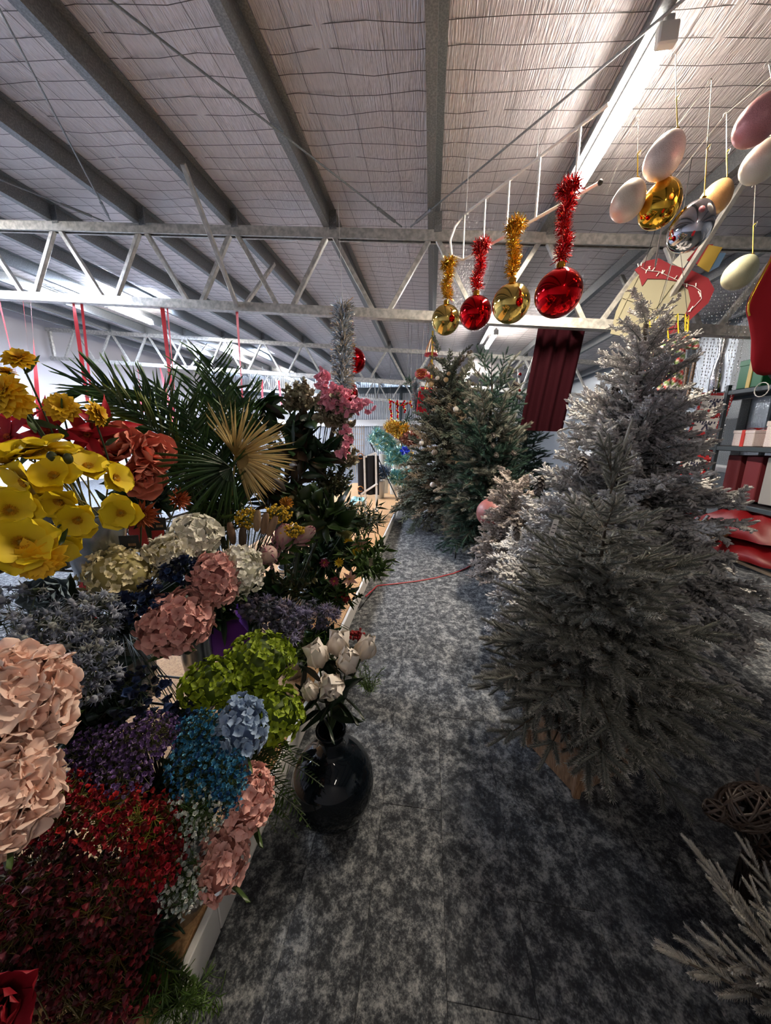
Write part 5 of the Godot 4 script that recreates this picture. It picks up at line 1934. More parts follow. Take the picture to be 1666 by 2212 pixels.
func head(t: Node3D, p: Vector3, d: Vector3, eye: Mesh, spin := 0.0, s := 1.0) -> Node3D:
	return part(t, "bloom", eye, facing(p - t.position, d, spin, s))

func poppy(label: String, p: Vector3, d: Vector3, base: Vector3, s := 1.0) -> void:
	var t := thing("poppy", label, "flower", base, "yellow poppies")
	stem(t, p - d * 0.01, 0.0024, material("poppy_stem", srgb(128, 118, 60), 0.7), Vector3(0, 0.03, 0))
	var b := head(t, p, d, eye_mesh("poppy_eye", 0.011, rgb(150, 120, 20), rgb(206, 150, 20)), rnd(0, 6), s)
	var m := petal_mesh("poppy_petal", 0.062, 0.078, 0.16, 0.22, rgb(196, 160, 4), rgb(236, 208, 12), 0.0, 0.07)
	ring(b, m, 3, 1.18, 0.003, -0.002, 0.0, 1.0, 0.12)
	ring(b, m, 3, 0.86, 0.002, 0.0, 1.05, 0.94, 0.12)

func daisy(label: String, p: Vector3, d: Vector3, base: Vector3, s := 1.0) -> void:
	var t := thing("yellow_daisy", label, "flower", base, "yellow daisies")
	stem(t, p - d * 0.012, 0.003, null, Vector3(0, 0.05, 0))
	var b := head(t, p, d, eye_mesh("daisy_eye", 0.009, rgb(150, 96, 10), rgb(190, 130, 10)), rnd(0, 6), s)
	var m := petal_mesh("daisy_petal", 0.042, 0.022, 0.2, 0.25, rgb(206, 140, 8), rgb(236, 192, 24), 0.0, 0.05, 2, 4)
	for k in 4:
		ring(b, m, 13, 1.45 - 0.3 * k, 0.003, 0.002 * k, 0.2 * k, 1.0 - 0.13 * k)
	var cx := Shape.new()
	cx.col = rgb(46, 66, 26)
	cx.lathe([Vector2(0.0, -0.022), Vector2(0.008, -0.018), Vector2(0.013, -0.006), Vector2(0.011, 0.0)], 10)
	part(b, "calyx", cx.mesh(M.leaf))
	leaves_on(t, base.lerp(p, 0.6), p, 2, leaf_mesh("daisy_leaf", 0.07, 0.03, rgb(40, 62, 28), rgb(66, 92, 40)))

func peony(called: String, label: String, p: Vector3, d: Vector3, base: Vector3, r: float, key: String, c0: Color, c1: Color, rows: Array, group := "") -> Node3D:
	var t := thing(called, label, "flower", base, group)
	stem(t, p - d * 0.02, 0.004)
	var cx := Shape.new()
	cx.col = c0
	cx.ball(Vector3.ZERO, Vector3.ONE * r * 0.3, 10, 7)
	var b := head(t, p, d, cx.mesh(M.petal), rnd(0, 6))
	var m := petal_mesh(key, r, r * 0.95, 0.26, -0.2, c0, c1, 0.0, 0.05)
	for k in rows.size():
		ring(b, m, rows[k][0], rows[k][1], r * 0.06, 0.0, 0.5 * k, rows[k][2])
	leaves_on(t, base.lerp(p, 0.6), p - d * r * 0.3, 3, leaf_mesh("peony_leaf", 0.11, 0.045, rgb(30, 52, 24), rgb(50, 78, 34)))
	return t

# branching spray of tiny blossoms
func spray(called: String, label: String, group: String, base: Vector3, centre: Vector3, ext: Vector3, n: int, size: float, cols: Array, stalk: Color, kind := "blossom", down := 0.0) -> Node3D:
	var t := thing(called, label, "flower spray", base, group)
	if not L.has(kind):
		var s := Shape.new()
		if kind == "ball":
			s.ball(Vector3.ZERO, Vector3.ONE * 0.5, 7, 5)
		elif kind == "thistle":
			s.ball(Vector3.ZERO, Vector3(0.2, 0.26, 0.2), 6, 4)
			for k in 9:
				s.petal(petal_at(k * TAU / 9, 1.3 - 0.5 * (k % 2)), 0.62, 0.17, 0.0, 0.2, Color(0.6, 0.62, 0.66), Color.WHITE, 1, 2, 0.6)
		else:
			for k in 5:
				s.petal(petal_at(k * TAU / 5, 0.85), 0.56, 0.5, 0.25, -0.15, Color(0.55, 0.55, 0.55), Color.WHITE, 2, 2)
			for k in 3:
				s.petal(petal_at(k * TAU / 3 + 0.3, 0.4), 0.4, 0.36, 0.25, -0.2, Color(0.7, 0.7, 0.7), Color(0.9, 0.9, 0.9), 1, 2)
		L[kind] = s.mesh(M.petal)
	var st := Shape.new()
	st.col = stalk
	var o := base
	var hubs := []
	var nh := maxi(4, n / 14)
	for k in nh:
		var h := centre + rdir() * ext * rnd(0.25, 0.75) - o
		hubs.append(h)
		st.tube(bend(Vector3(rnd(-0.02, 0.02), 0, rnd(-0.02, 0.02)), h, Vector3(0, 0.05, 0), 4), 0.0016, 3, false)
	var xfs := []
	var tint := []
	for k in n:
		var d := rdir()
		var p := centre + d * ext * pow(rnd(0.12, 1.0), 0.45) - o
		var best: Vector3 = hubs[rng.randi() % nh]
		for q in 3:
			var c: Vector3 = hubs[rng.randi() % nh]
			if c.distance_squared_to(p) < best.distance_squared_to(p):
				best = c
		st.tube([best, best.lerp(p, 0.55) + rdir() * 0.008, p], 0.0008, 3, false)
		xfs.append(facing(p, (p - best).normalized() + Vector3(0, 0.3 - down, 0) + rdir() * 0.3, rnd(0, 6), size * rnd(0.75, 1.3)))
		var c2: Color = cols[rng.randi() % cols.size()]
		tint.append(c2 * rnd(0.8, 1.15))
	part(t, "stems", st.mesh(M.leaf)).set_meta("kind", "stuff")
	many(t, "blossoms", L[kind], xfs, tint)
	return t

func flowers() -> void:
	var hi := Vector3(-1.18, 1.26, -1.03)
	var hi2 := Vector3(-1.44, 1.26, -1.06)
	var lo := Vector3(-1.19, 0.78, -1.07)
	# --- yellow poppies
	var pop := [[Vector3(-1.049, 1.367, -0.712), Vector3(0.8, 0.15, 0.6), "yellow poppy cut by the picture's edge, facing outwards", 1.15], [Vector3(-0.948, 1.306, -0.649), Vector3(0.85, 0.3, 0.6), "largest yellow poppy, facing front above the marigold", 1.25],
		[Vector3(-0.895, 1.33, -0.868), Vector3(0.6, 0.1, 0.85), "yellow poppy farthest along, beside the rust chrysanthemum", 1.0], [Vector3(-0.998, 1.316, -0.831), Vector3(0.5, -0.1, 0.85), "yellow poppy turned down between the stems", 1.0], [Vector3(-0.956, 1.422, -0.922), Vector3(0.9, 0.35, -0.1), "yellow poppy seen in profile at the end of a long stem", 1.05],
		[Vector3(-1.149, 1.494, -0.852), Vector3(0.2, 0.95, 0.3), "high yellow poppy with upright petals, left of the buds", 1.2], [Vector3(-1.141, 1.512, -0.898), Vector3(0.1, 1, 0.2), "yellow poppy behind the two round buds", 1.2], [Vector3(-1.118, 1.49, -0.927), Vector3(0.4, 0.9, 0.1), "yellow poppy at the top right of the bunch", 1.15],
		[Vector3(-1.164, 1.477, -0.815), Vector3(-0.2, 0.9, 0.5), "yellow poppy opening upwards at the picture's edge", 1.2], [Vector3(-1.046, 1.438, -0.832), Vector3(0.4, 0.5, 0.8), "yellow poppy in the middle of the bunch", 1.1], [Vector3(-1.077, 1.43, -0.785), Vector3(-0.2, -0.2, 0.9), "yellow poppy tilted down in the bunch's middle", 1.15],
		[Vector3(-1.056, 1.454, -0.938), Vector3(0.6, 0.7, 0.3), "yellow poppy under the coral peonies", 1.05], [Vector3(-1.021, 1.376, -0.811), Vector3(0.3, -0.5, 0.7), "yellow poppy hanging under the long stem", 1.0], [Vector3(-1.049, 1.24, -0.808), Vector3(0.6, -0.4, 0.6), "yellow poppy drooping below the bunch, by the metal bucket", 1.0]]
	for e in pop:
		poppy(e[2], e[0], e[1], hi + Vector3(rnd(-0.05, 0.05), -0.02, rnd(-0.05, 0.05)), e[3] * 0.88)
	for k in 2:
		var bp: Vector3 = [Vector3(-1.047, 1.493, -0.834), Vector3(-1.023, 1.487, -0.856)][k]
		var t := thing("poppy_bud", ["round green poppy bud nearer the picture's edge", "round green poppy bud on the long curved stem"][k], "flower bud", hi, "poppy buds")
		stem(t, bp, 0.0024, material("poppy_stem", srgb(128, 118, 60), 0.7))
		var s := Shape.new()
		s.col = rgb(50, 58, 26)
		s.ball(Vector3.ZERO, Vector3(0.012, 0.016, 0.012), 12, 8)
		part(t, "bud", s.mesh(M.leaf), Transform3D(Basis(), bp - hi))
	# --- yellow daisies
	for e in [[Vector3(-1.265, 1.781, -0.974), Vector3(0.4, 0.7, 0.5), "topmost yellow daisy standing against the white wall", 1.0], [Vector3(-1.186, 1.641, -1.004), Vector3(0.7, 0.2, 0.7), "yellow daisy facing front above the red lilies", 1.1], [Vector3(-1.123, 1.623, -1.06), Vector3(0.9, 0.2, -0.3), "yellow daisy turned away beside the palm frond", 1.0], [Vector3(-1.18, 1.676, -0.858), Vector3(0.3, 0.3, 0.9), "yellow daisy cut by the picture's edge, upper one", 1.1], [Vector3(-1.198, 1.646, -0.88), Vector3(0.6, 0.1, 0.8), "yellow daisy below the cut one, facing front", 1.15], [Vector3(-0.934, 1.26, -0.662), Vector3(0.7, -0.3, 0.6), "shaggy yellow marigold under the poppies", 1.35], [Vector3(-1.241, 1.732, -0.914), Vector3(0.2, 1, 0.1), "half-open yellow daisy bud near the picture's edge", 0.6]]:
		daisy(e[2], e[0], e[1], hi + Vector3(rnd(-0.1, 0.05), 0, rnd(-0.1, 0.05)), e[3])
	# --- red lilies
	var lily := petal_mesh("lily_petal", 0.12, 0.045, 0.2, 0.35, rgb(150, 6, 22), rgb(196, 14, 40), 0.35)
	var ll := [[Vector3(-1.351, 1.546, -0.961), Vector3(0.2, 0.4, 0.9), "red lily at the picture's edge behind the poppies"], [Vector3(-1.273, 1.561, -1.026), Vector3(0.4, 0.5, 0.7), "red lily behind the front daisies"], [Vector3(-1.198, 1.553, -1.086), Vector3(0.5, 0.3, 0.8), "dark red lily left of the coral peonies"], [Vector3(-1.19, 1.578, -1.144), Vector3(0.9, 0.2, 0.4), "crimson lily above the coral peonies"]]
	for e in ll:
		var t := thing("red_lily", e[2], "flower", hi2, "red lilies")
		stem(t, e[0], 0.003)
		var b := head(t, e[0], e[1], eye_mesh("lily_eye", 0.008, rgb(90, 20, 16), rgb(196, 90, 40)), rnd(0, 6))
		ring(b, lily, 6, 1.05, 0.004, 0.0, 0.0, 1.0, 0.2)
		leaves_on(t, hi2.lerp(e[0], 0.6), e[0], 3, leaf_mesh("lily_leaf", 0.14, 0.03, rgb(40, 66, 26), rgb(90, 120, 40), -0.1, 0.3, 0.5))
	var bud := thing("lily_bud", "orange and yellow lily bud above the red lilies", "flower bud", hi2)
	stem(bud, Vector3(-1.282, 1.633, -0.99), 0.003)
	var bh := part(bud, "bud", leaf_mesh("lily_leaf", 0.14, 0.03, rgb(40, 66, 26), rgb(90, 120, 40)), facing(Vector3(-1.282, 1.633, -0.99) - hi2, Vector3(0.2, -1, 0), 0, 0.4))
	for k in 4:
		part(bh, "petal", petal_mesh("bud_petal", 0.06, 0.024, 0.3, -0.1, rgb(200, 150, 20), rgb(206, 50, 20), 0.3), petal_at(k * 1.57, PI - 0.25))
	# --- coral peonies
	for e in [[Vector3(-1.17, 1.498, -1.181), Vector3(0.3, 0.5, 0.8), 0.105, "big coral peony left of the palm fan"], [Vector3(-1.104, 1.473, -1.225), Vector3(0.9, 0.3, 0.3), 0.09, "coral peony touching the palm frond"], [Vector3(-1.118, 1.413, -1.189), Vector3(0.8, -0.3, 0.5), 0.075, "lower, darker coral peony among the foliage"]]:
		peony("peony", e[3], e[0], e[1], lo + Vector3(0, 0.3, -0.2), e[2], "coral_petal", rgb(206, 98, 78), rgb(236, 146, 124), [[6, 1.15, 1.0], [6, 0.8, 0.95], [5, 0.45, 0.85], [4, 0.2, 0.6]], "coral peonies")
	# --- rust chrysanthemums
	var rust := petal_mesh("rust_petal", 0.05, 0.013, 0.3, -0.15, rgb(104, 44, 20), rgb(186, 96, 50), 0.15, 0.0, 2, 4)
	for e in [[Vector3(-1.004, 1.279, -1.049), Vector3(0.8, 0.1, 0.6), 1.15, "larger rust chrysanthemum beside the end poppy"], [Vector3(-0.986, 1.303, -1.212), Vector3(0.9, 0.2, 0.2), 1.0, "smaller rust chrysanthemum below the palm fan"]]:
		var t := thing("chrysanthemum", e[3], "flower", lo + Vector3(0, 0.1, -0.1), "rust chrysanthemums")
		stem(t, e[0], 0.003)
		var b := head(t, e[0], e[1], eye_mesh("rust_eye", 0.008, rgb(96, 34, 14), rgb(150, 70, 24)), 0.0, e[2])
		for k in 4:
			ring(b, rust, 14, 1.5 - 0.36 * k, 0.003, 0.001 * k, 0.22 * k, 1.0 - 0.1 * k)
	# --- hydrangeas
	hydrangea("giant blush pink hydrangea cut by the picture's edge", Vector3(-0.82, 1.021, -0.478), Vector3(0.078, 0.098, 0.085), "blush", 0.06, rgb(228, 174, 154), rgb(250, 222, 206), 140, Vector3(-1.02, 0.4, -0.45), 4, 1.1)
	hydrangea("second blush pink hydrangea below the giant one", Vector3(-0.741, 0.91, -0.38), Vector3(0.056, 0.072, 0.065), "blush", 0.06, rgb(228, 174, 154), rgb(250, 222, 206), 100, Vector3(-1.0, 0.4, -0.42), 4, 1.1)
	var cr := [rgb(176, 164, 104), rgb(226, 214, 178)]
	var wt := [rgb(206, 204, 180), rgb(238, 234, 222)]
	hydrangea("big cream hydrangea below the metal bucket", Vector3(-1.05, 1.078, -0.978), Vector3(0.105, 0.095, 0.105), "cream", 0.03, cr[0], cr[1], 150, lo)
	hydrangea("white hydrangea beside the protea", Vector3(-0.719, 1.035, -1.155), Vector3(0.085, 0.1, 0.085), "white", 0.032, wt[0], wt[1], 140, Vector3(-0.92, 0.77, -1.5))
	hydrangea("loose white hydrangea high up by the brown banksias", Vector3(-0.938, 1.154, -1.216), Vector3(0.085, 0.075, 0.08), "white_large", 0.05, wt[0], wt[1], 90, lo, 4, 1.1)
	hydrangea("small creamy hydrangea above the dark blue flowers", Vector3(-0.964, 1.125, -1.103), Vector3(0.075, 0.05, 0.07), "cream_large", 0.045, cr[0], wt[1], 80, lo, 4, 1.1)
	var dp := [rgb(176, 108, 104), rgb(228, 174, 164)]
	hydrangea("dusty pink hydrangea touching the white one", Vector3(-0.763, 1.035, -1.067), Vector3(0.072, 0.095, 0.075), "dusty", 0.046, dp[0], dp[1], 110, Vector3(-1.0, 0.75, -1.22), 4, 1.1)
	hydrangea("dusty pink hydrangea lower down over the metal bucket", Vector3(-0.826, 0.94, -0.934), Vector3(0.1, 0.09, 0.1), "dusty", 0.046, dp[0], dp[1], 130, lo, 4, 1.1)
	var gn := [rgb(74, 96, 8), rgb(150, 172, 28)]
	var gb := Vector3(-0.82, 0.42, -0.95)
	hydrangea("lime green hydrangea, the widest and highest", Vector3(-0.606, 0.73, -1.039), Vector3(0.12, 0.1, 0.12), "lime", 0.034, gn[0], gn[1], 170, gb)
	hydrangea("lime green hydrangea on the side of the purple paper", Vector3(-0.697, 0.739, -0.905), Vector3(0.095, 0.07, 0.09), "lime", 0.034, gn[0], gn[1], 110, gb)
	hydrangea("lime green hydrangea lowest, beside the glass vase", Vector3(-0.502, 0.605, -0.942), Vector3(0.085, 0.085, 0.09), "lime", 0.034, gn[0], gn[1], 110, gb)
	hydrangea("sky blue hydrangea among the blue gypsophila", Vector3(-0.537, 0.693, -0.792), Vector3(0.062, 0.088, 0.07), "sky", 0.036, rgb(92, 116, 158), rgb(166, 190, 216), 95, Vector3(-0.82, 0.42, -0.78))
	hydrangea("salmon pink hydrangea below the sky blue one", Vector3(-0.487, 0.531, -0.72), Vector3(0.052, 0.085, 0.065), "salmon", 0.036, rgb(206, 134, 122), rgb(242, 190, 178), 95, Vector3(-0.8, 0.4, -0.75))
	hydrangea("salmon pink hydrangea lowest, over the platform's edge", Vector3(-0.532, 0.416, -0.637), Vector3(0.055, 0.075, 0.065), "salmon", 0.036, rgb(206, 134, 122), rgb(242, 190, 178), 90, Vector3(-0.82, 0.42, -0.78))
	# --- dusty blue rose
	var rp := Vector3(-1.081, 1.105, -0.773)
	var t := thing("rose", "dusty blue rose below the marigold", "flower", lo)
	stem(t, rp, 0.004)
	var rc := Shape.new()
	rc.col = rgb(38, 50, 60)
	rc.ball(Vector3.ZERO, Vector3(0.008, 0.014, 0.008), 8, 6)
	var rb := head(t, rp, Vector3(0.7, 0.35, 0.7), rc.mesh(M.petal))
	var rm := petal_mesh("rose_petal", 0.05, 0.056, 0.42, -0.28, rgb(60, 78, 90), rgb(140, 160, 172), 0.0, 0.02, 5, 5)
	for k in 5:
		ring(rb, rm, 3 + k, 0.12 + 0.24 * k, 0.003 + 0.004 * k, 0.006 - 0.003 * k, k * 0.8, 0.6 + 0.12 * k, 0.06)
	leaves_on(t, lo.lerp(rp, 0.7), rp, 5, leaf_mesh("rose_leaf", 0.09, 0.06, rgb(34, 42, 34), rgb(66, 76, 58)))
	# --- grey blue sprays and dark blue flowers
	var gb2 := [rgb(120, 128, 144), rgb(152, 158, 172), rgb(86, 94, 114), rgb(134, 138, 134)]
	for e in [[Vector3(-1.098, 1.088, -0.705), Vector3(0.09, 0.08, 0.09), "grey blue thistle spray at the picture's edge"], [Vector3(-0.99, 1.015, -0.702), Vector3(0.09, 0.08, 0.09), "grey blue thistle spray under the dusty rose"], [Vector3(-0.964, 1.035, -0.793), Vector3(0.07, 0.08, 0.08), "grey blue thistle spray with green tips beside the cream hydrangea"], [Vector3(-0.901, 0.929, -0.695), Vector3(0.09, 0.09, 0.08), "grey blue thistle spray hanging over the ribbed bucket"], [Vector3(-1.132, 0.902, -0.721), Vector3(0.12, 0.12, 0.1), "grey blue thistle spray behind the giant blush hydrangea"]]:
		spray("thistle_spray", e[2], "grey blue sprays", lo + Vector3(0, 0, rnd(-0.05, 0.05)), e[0], e[1], 110, 0.034, gb2, rgb(52, 62, 40), "thistle")
	var nb := [rgb(26, 44, 84), rgb(20, 30, 62), rgb(44, 70, 120), rgb(16, 20, 40)]
	for e in [[Vector3(-0.859, 1.08, -1.044), Vector3(0.09, 0.05, 0.06), "dark blue delphinium spray between the hydrangeas"], [Vector3(-0.937, 1.01, -0.915), Vector3(0.11, 0.06, 0.07), "navy blue spray below the cream hydrangea"], [Vector3(-0.726, 0.688, -0.797), Vector3(0.06, 0.05, 0.05), "deep blue spray behind the purple gypsophila"], [Vector3(-0.859, 0.794, -0.773), Vector3(0.12, 0.1, 0.06), "shadowed navy spray behind the purple gypsophila"]]:
		spray("delphinium_spray", e[2], "dark blue sprays", lo, e[0], e[1], 90, 0.034, nb, rgb(40, 56, 30))
	# --- gypsophila
	var fb := Vector3(-0.82, 0.42, -0.76)
	var vi := [rgb(110, 78, 138), rgb(134, 102, 164), rgb(84, 58, 116), rgb(150, 124, 172)]
	var bl := [rgb(36, 116, 160), rgb(64, 146, 186), rgb(26, 84, 140), rgb(100, 170, 200)]
	var wh := [rgb(206, 212, 206), rgb(176, 190, 186), rgb(224, 224, 216)]
	var rd := [rgb(158, 18, 30), rgb(190, 34, 36), rgb(120, 10, 24), rgb(176, 26, 50)]
	var dk := [rgb(104, 12, 28), rgb(132, 20, 36), rgb(74, 8, 22), rgb(96, 30, 44)]
	for e in [[Vector3(-0.873, 0.713, -0.66), Vector3(0.09, 0.05, 0.07), "violet gypsophila spray, darkest side by the blush hydrangea"], [Vector3(-0.759, 0.733, -0.7), Vector3(0.09, 0.05, 0.07), "violet gypsophila spray meeting the blue one"], [Vector3(-0.783, 0.688, -0.614), Vector3(0.1, 0.05, 0.06), "violet gypsophila spray just above the red one"]]:
		spray("gypsophila_spray", e[2], "violet gypsophila", fb, e[0], e[1], 420, 0.0145, vi, rgb(70, 70, 40))
	for e in [[Vector3(-0.624, 0.713, -0.744), Vector3(0.085, 0.06, 0.07), "turquoise blue gypsophila spray under the lime hydrangea"], [Vector3(-0.596, 0.673, -0.676), Vector3(0.09, 0.06, 0.07), "turquoise blue gypsophila spray in the middle"], [Vector3(-0.52, 0.636, -0.678), Vector3(0.055, 0.09, 0.06), "deep blue gypsophila spray over the salmon hydrangea"]]:
		spray("gypsophila_spray", e[2], "blue gypsophila", fb, e[0], e[1], 400, 0.015, bl, rgb(60, 80, 44))
	for e in [[Vector3(-0.566, 0.611, -0.615), Vector3(0.07, 0.08, 0.06), "white gypsophila spray between the red and the blue"], [Vector3(-0.583, 0.463, -0.558), Vector3(0.06, 0.09, 0.05), "white gypsophila spray trailing to the bucket"]]:
		spray("gypsophila_spray", e[2], "white gypsophila", fb, e[0], e[1], 230, 0.014, wh, rgb(70, 96, 44))
	for e in [[Vector3(-0.839, 0.702, -0.528), Vector3(0.09, 0.06, 0.07), "red gypsophila spray beside the blush hydrangeas"], [Vector3(-0.727, 0.659, -0.553), Vector3(0.09, 0.055, 0.07), "red gypsophila spray below the violet one"], [Vector3(-0.642, 0.604, -0.572), Vector3(0.08, 0.07, 0.07), "bright red gypsophila spray touching the white one"], [Vector3(-0.635, 0.55, -0.54), Vector3(0.075, 0.06, 0.06), "scarlet gypsophila spray hanging lowest on the aisle side"]]:
		spray("gypsophila_spray", e[2], "red gypsophila", fb, e[0], e[1], 300, 0.0175, rd, rgb(110, 104, 30))
	var db := Vector3(-1.02, 0.42, -0.45)
	for e in [[Vector3(-0.845, 0.603, -0.463), Vector3(0.1, 0.08, 0.07), "dark red berry spray at the picture's edge"], [Vector3(-0.729, 0.537, -0.484), Vector3(0.11, 0.09, 0.07), "dark red berry spray in the shade of the red gypsophila"], [Vector3(-0.809, 0.402, -0.443), Vector3(0.12, 0.1, 0.07), "dark red berry spray hanging low"], [Vector3(-0.711, 0.362, -0.468), Vector3(0.08, 0.1, 0.07), "dark red berry spray beside the zinc bucket"], [Vector3(-0.734, 0.311, -0.412), Vector3(0.12, 0.07, 0.07), "dark red berry spray at the picture's bottom"], [Vector3(-0.846, 0.538, -0.407), Vector3(0.08, 0.12, 0.07), "dark red berry spray behind the crimson bloom"], [Vector3(-0.692, 0.392, -0.518), Vector3(0.06, 0.09, 0.06), "dark red berry spray touching the trailing white one"], [Vector3(-0.704, 0.193, -0.492), Vector3(0.06, 0.05, 0.05), "orange-red berry spray above the fern"]]:
		spray("berry_spray", e[2], "dark red berry sprays", db, e[0], e[1], 300, 0.02, dk, rgb(86, 74, 24), "blossom", 0.9)
	peony("peony", "crimson bloom cut by the lower corner", Vector3(-0.756, 0.535, -0.315), Vector3(0.6, 0.6, 0.4), Vector3(-1.0, 0.4, -0.4), 0.075, "crimson_petal", rgb(84, 4, 22), rgb(150, 14, 34), [[5, 1.1, 1.0], [5, 0.7, 0.9], [4, 0.3, 0.8]])
	# --- sea holly
	var sh := [rgb(96, 92, 124), rgb(120, 116, 148), rgb(76, 80, 96), rgb(112, 100, 112)]
	for e in [[Vector3(-0.742, 0.793, -1.335), "purple sea holly spray left of the berries"], [Vector3(-0.615, 0.751, -1.342), "purple sea holly spray in the middle of its bucket"], [Vector3(-0.51, 0.711, -1.45), "purple sea holly spray nearest the aisle"], [Vector3(-0.623, 0.697, -1.277), "shaded sea holly spray above the lime hydrangea"]]:
		spray("sea_holly_spray", e[1], "sea holly sprays", Vector3(-0.82, 0.4, -1.28), e[0], Vector3(0.1, 0.06, 0.08), 70, 0.05, sh, rgb(54, 62, 44), "thistle")
	# --- magnolias in the dark glass vase
	var vp := Vector3(-0.36, 0, -1.094)
	var v := thing("glass_vase", "round black glass demijohn vase on the carpet by the platform", "vase", vp)
	var gl := material("black_glass", srgb(10, 16, 22), 0.03)
	gl.metallic_specular = 0.42
	var pr := []
	for k in 17:
		var a := -PI / 2 + 0.35 + (PI - 0.75) * k / 16.0
		pr.append(Vector2(cos(a) * 0.168, 0.162 + sin(a) * 0.168))
	pr.push_front(Vector2(0, 0.01))
	for q in [[0.058, 0.335], [0.05, 0.36], [0.05, 0.4], [0.062, 0.408], [0.06, 0.418], [0.044, 0.415], [0.042, 0.35]]:
		pr.append(Vector2(q[0], q[1]))
	var vs := Shape.new()
	vs.lathe(pr, 48)
	part(v, "glass_body", vs.mesh(gl))
	var mw := petal_mesh("magnolia_petal", 0.085, 0.075, 0.4, -0.32, rgb(206, 188, 170), rgb(238, 230, 220), 0.12, 0.03, 5, 6)
	var mouth := vp + Vector3(0, 0.4, 0)
	var mg := [[Vector3(-0.423, 0.69, -1.157), Vector3(-0.1, 1, 0.3), "white magnolia bud leaning to the lime hydrangea"], [Vector3(-0.355, 0.696, -1.229), Vector3(0.0, 1, 0.1), "white magnolia bud standing highest"], [Vector3(-0.253, 0.664, -1.266), Vector3(0.35, 1, 0.1), "white magnolia bud nearest the aisle"], [Vector3(-0.295, 0.685, -1.141), Vector3(0.15, 0.9, 0.4), "white magnolia opening in the middle of the vase"], [Vector3(-0.341, 0.643, -1.064), Vector3(0.2, 0.35, 0.9), "white magnolia facing front, the lowest large one"], [Vector3(-0.433, 0.604, -1.074), Vector3(-0.3, 0.9, 0.3), "small white magnolia bud, lowest on the lime hydrangea's side"]]
	for e in mg:
		var q := thing("magnolia", e[2], "flower", mouth, "magnolias in the glass vase")
		stem(q, e[0], 0.004)
		var cx := Shape.new()
		cx.col = rgb(200, 180, 160)
		cx.ball(Vector3(0, 0.02, 0), Vector3(0.014, 0.024, 0.014), 8, 6)
		var b := head(q, e[0] - e[1].normalized() * 0.05, e[1], cx.mesh(M.petal), rnd(0, 6), 0.95 if e[2].begins_with("small") else 1.35)
		ring(b, mw, 3, 0.35, 0.008, 0.0, 0.0, 1.0, 0.08)
		ring(b, mw, 3, 0.5, 0.013, -0.004, 1.05, 1.0, 0.08)
		ring(b, mw, 3, 0.18, 0.004, 0.006, 0.5, 0.86, 0.08)
		for k in 4:
			var a := k * 1.57 + rnd(0, 1)
			part(q, "leaf", leaf_mesh("magnolia_leaf", 0.14, 0.062, rgb(14, 26, 16), rgb(26, 44, 24), -0.1, 0.3, 0.3), facing((e[0] - mouth) * (0.4 + 0.14 * k), Vector3(cos(a), 0.1, sin(a)), rnd(-0.4, 0.4)))

# ---------------------------------------------------------------- foliage of the display
func frond(label: String, base: Vector3, tip: Vector3, arch: Vector3, pairs: int, ln: float, c0: Color, c1: Color, key: String) -> void:
	var t := thing("palm_frond", label, "palm frond", base, "palm fronds")
	var pts := bend(Vector3.ZERO, tip - base, arch, 14)
	var s := Shape.new()
	var rad := []
	for k in 15:
		rad.append(lerpf(0.0045, 0.001, k / 14.0))
	s.tube(pts, rad, 5, false)
	part(t, "rachis", s.mesh(M.dark_stem))
	var m := leaf_mesh(key, 0.2, 0.021, c0, c1, -0.2, 0.22, 0.45)
	for k in pairs:
		var f := 0.28 + 0.72 * (k + 0.5) / pairs
		var i := clampi(int(f * 14), 0, 13)
		var p: Vector3 = pts[i].lerp(pts[i + 1], f * 14 - i)
		var d: Vector3 = (pts[i + 1] - pts[i]).normalized()
		var side := d.cross(Vector3(0.5, 0.4, 0.75)).normalized()
		for sg in [-1.0, 1.0]:
			var q: Vector3 = (d * rnd(0.75, 1.0) + side * sg * rnd(0.55, 0.85) + rdir() * 0.12).normalized()
			part(t, "leaflet", m, facing(p, q, rnd(-0.6, 0.6), ln / 0.2 * (1.1 - 0.5 * absf(f - 0.55)) * rnd(0.9, 1.1)))

func fan(label: String, base: Vector3, c: Vector3, n: int, from: float, to: float, ln: float, key: String, c0: Color, c1: Color, droop: float, m: Material) -> void:
	var t := thing("fan_palm_leaf", label, "palm leaf", base, "fan palm leaves")
	stem(t, c, 0.005, m)
	var right := Vector3(0.8, 0, -0.6)
	var up := Vector3(0.12, 0.96, 0.2)
	var out := right.cross(up).normalized()
	var lm := leaf_mesh(key, 0.25, 0.013, c0, c1, -0.25, droop, 0.35)
	for k in n:
		var a := lerpf(from, to, (k + 0.5) / n) + rnd(-0.03, 0.03)
		var d := right * cos(a) + up * sin(a) + out * rnd(-0.1, 0.75)
		var y := d.normalized()
		var z := (out * 0.6 + Vector3.UP * 0.7 - y * y.dot(out * 0.6 + Vector3.UP * 0.7)).normalized()
		part(t, "blade", lm, Transform3D(Basis(y.cross(z), y, z) * (ln / 0.25 * rnd(0.82, 1.12)), c - base))
	# the joined palm of the fan
	var s := Shape.new()
	s.col = c0
	s.grid(n, 2, func(u, v):
		var a := lerpf(from, to, u)
		return c - base + (right * cos(a) + up * sin(a)) * ln * 0.2 * v + out * (0.006 * (int(u * n) % 2) + 0.04 * v))
	part(t, "pleated_base", s.mesh(M.leaf))

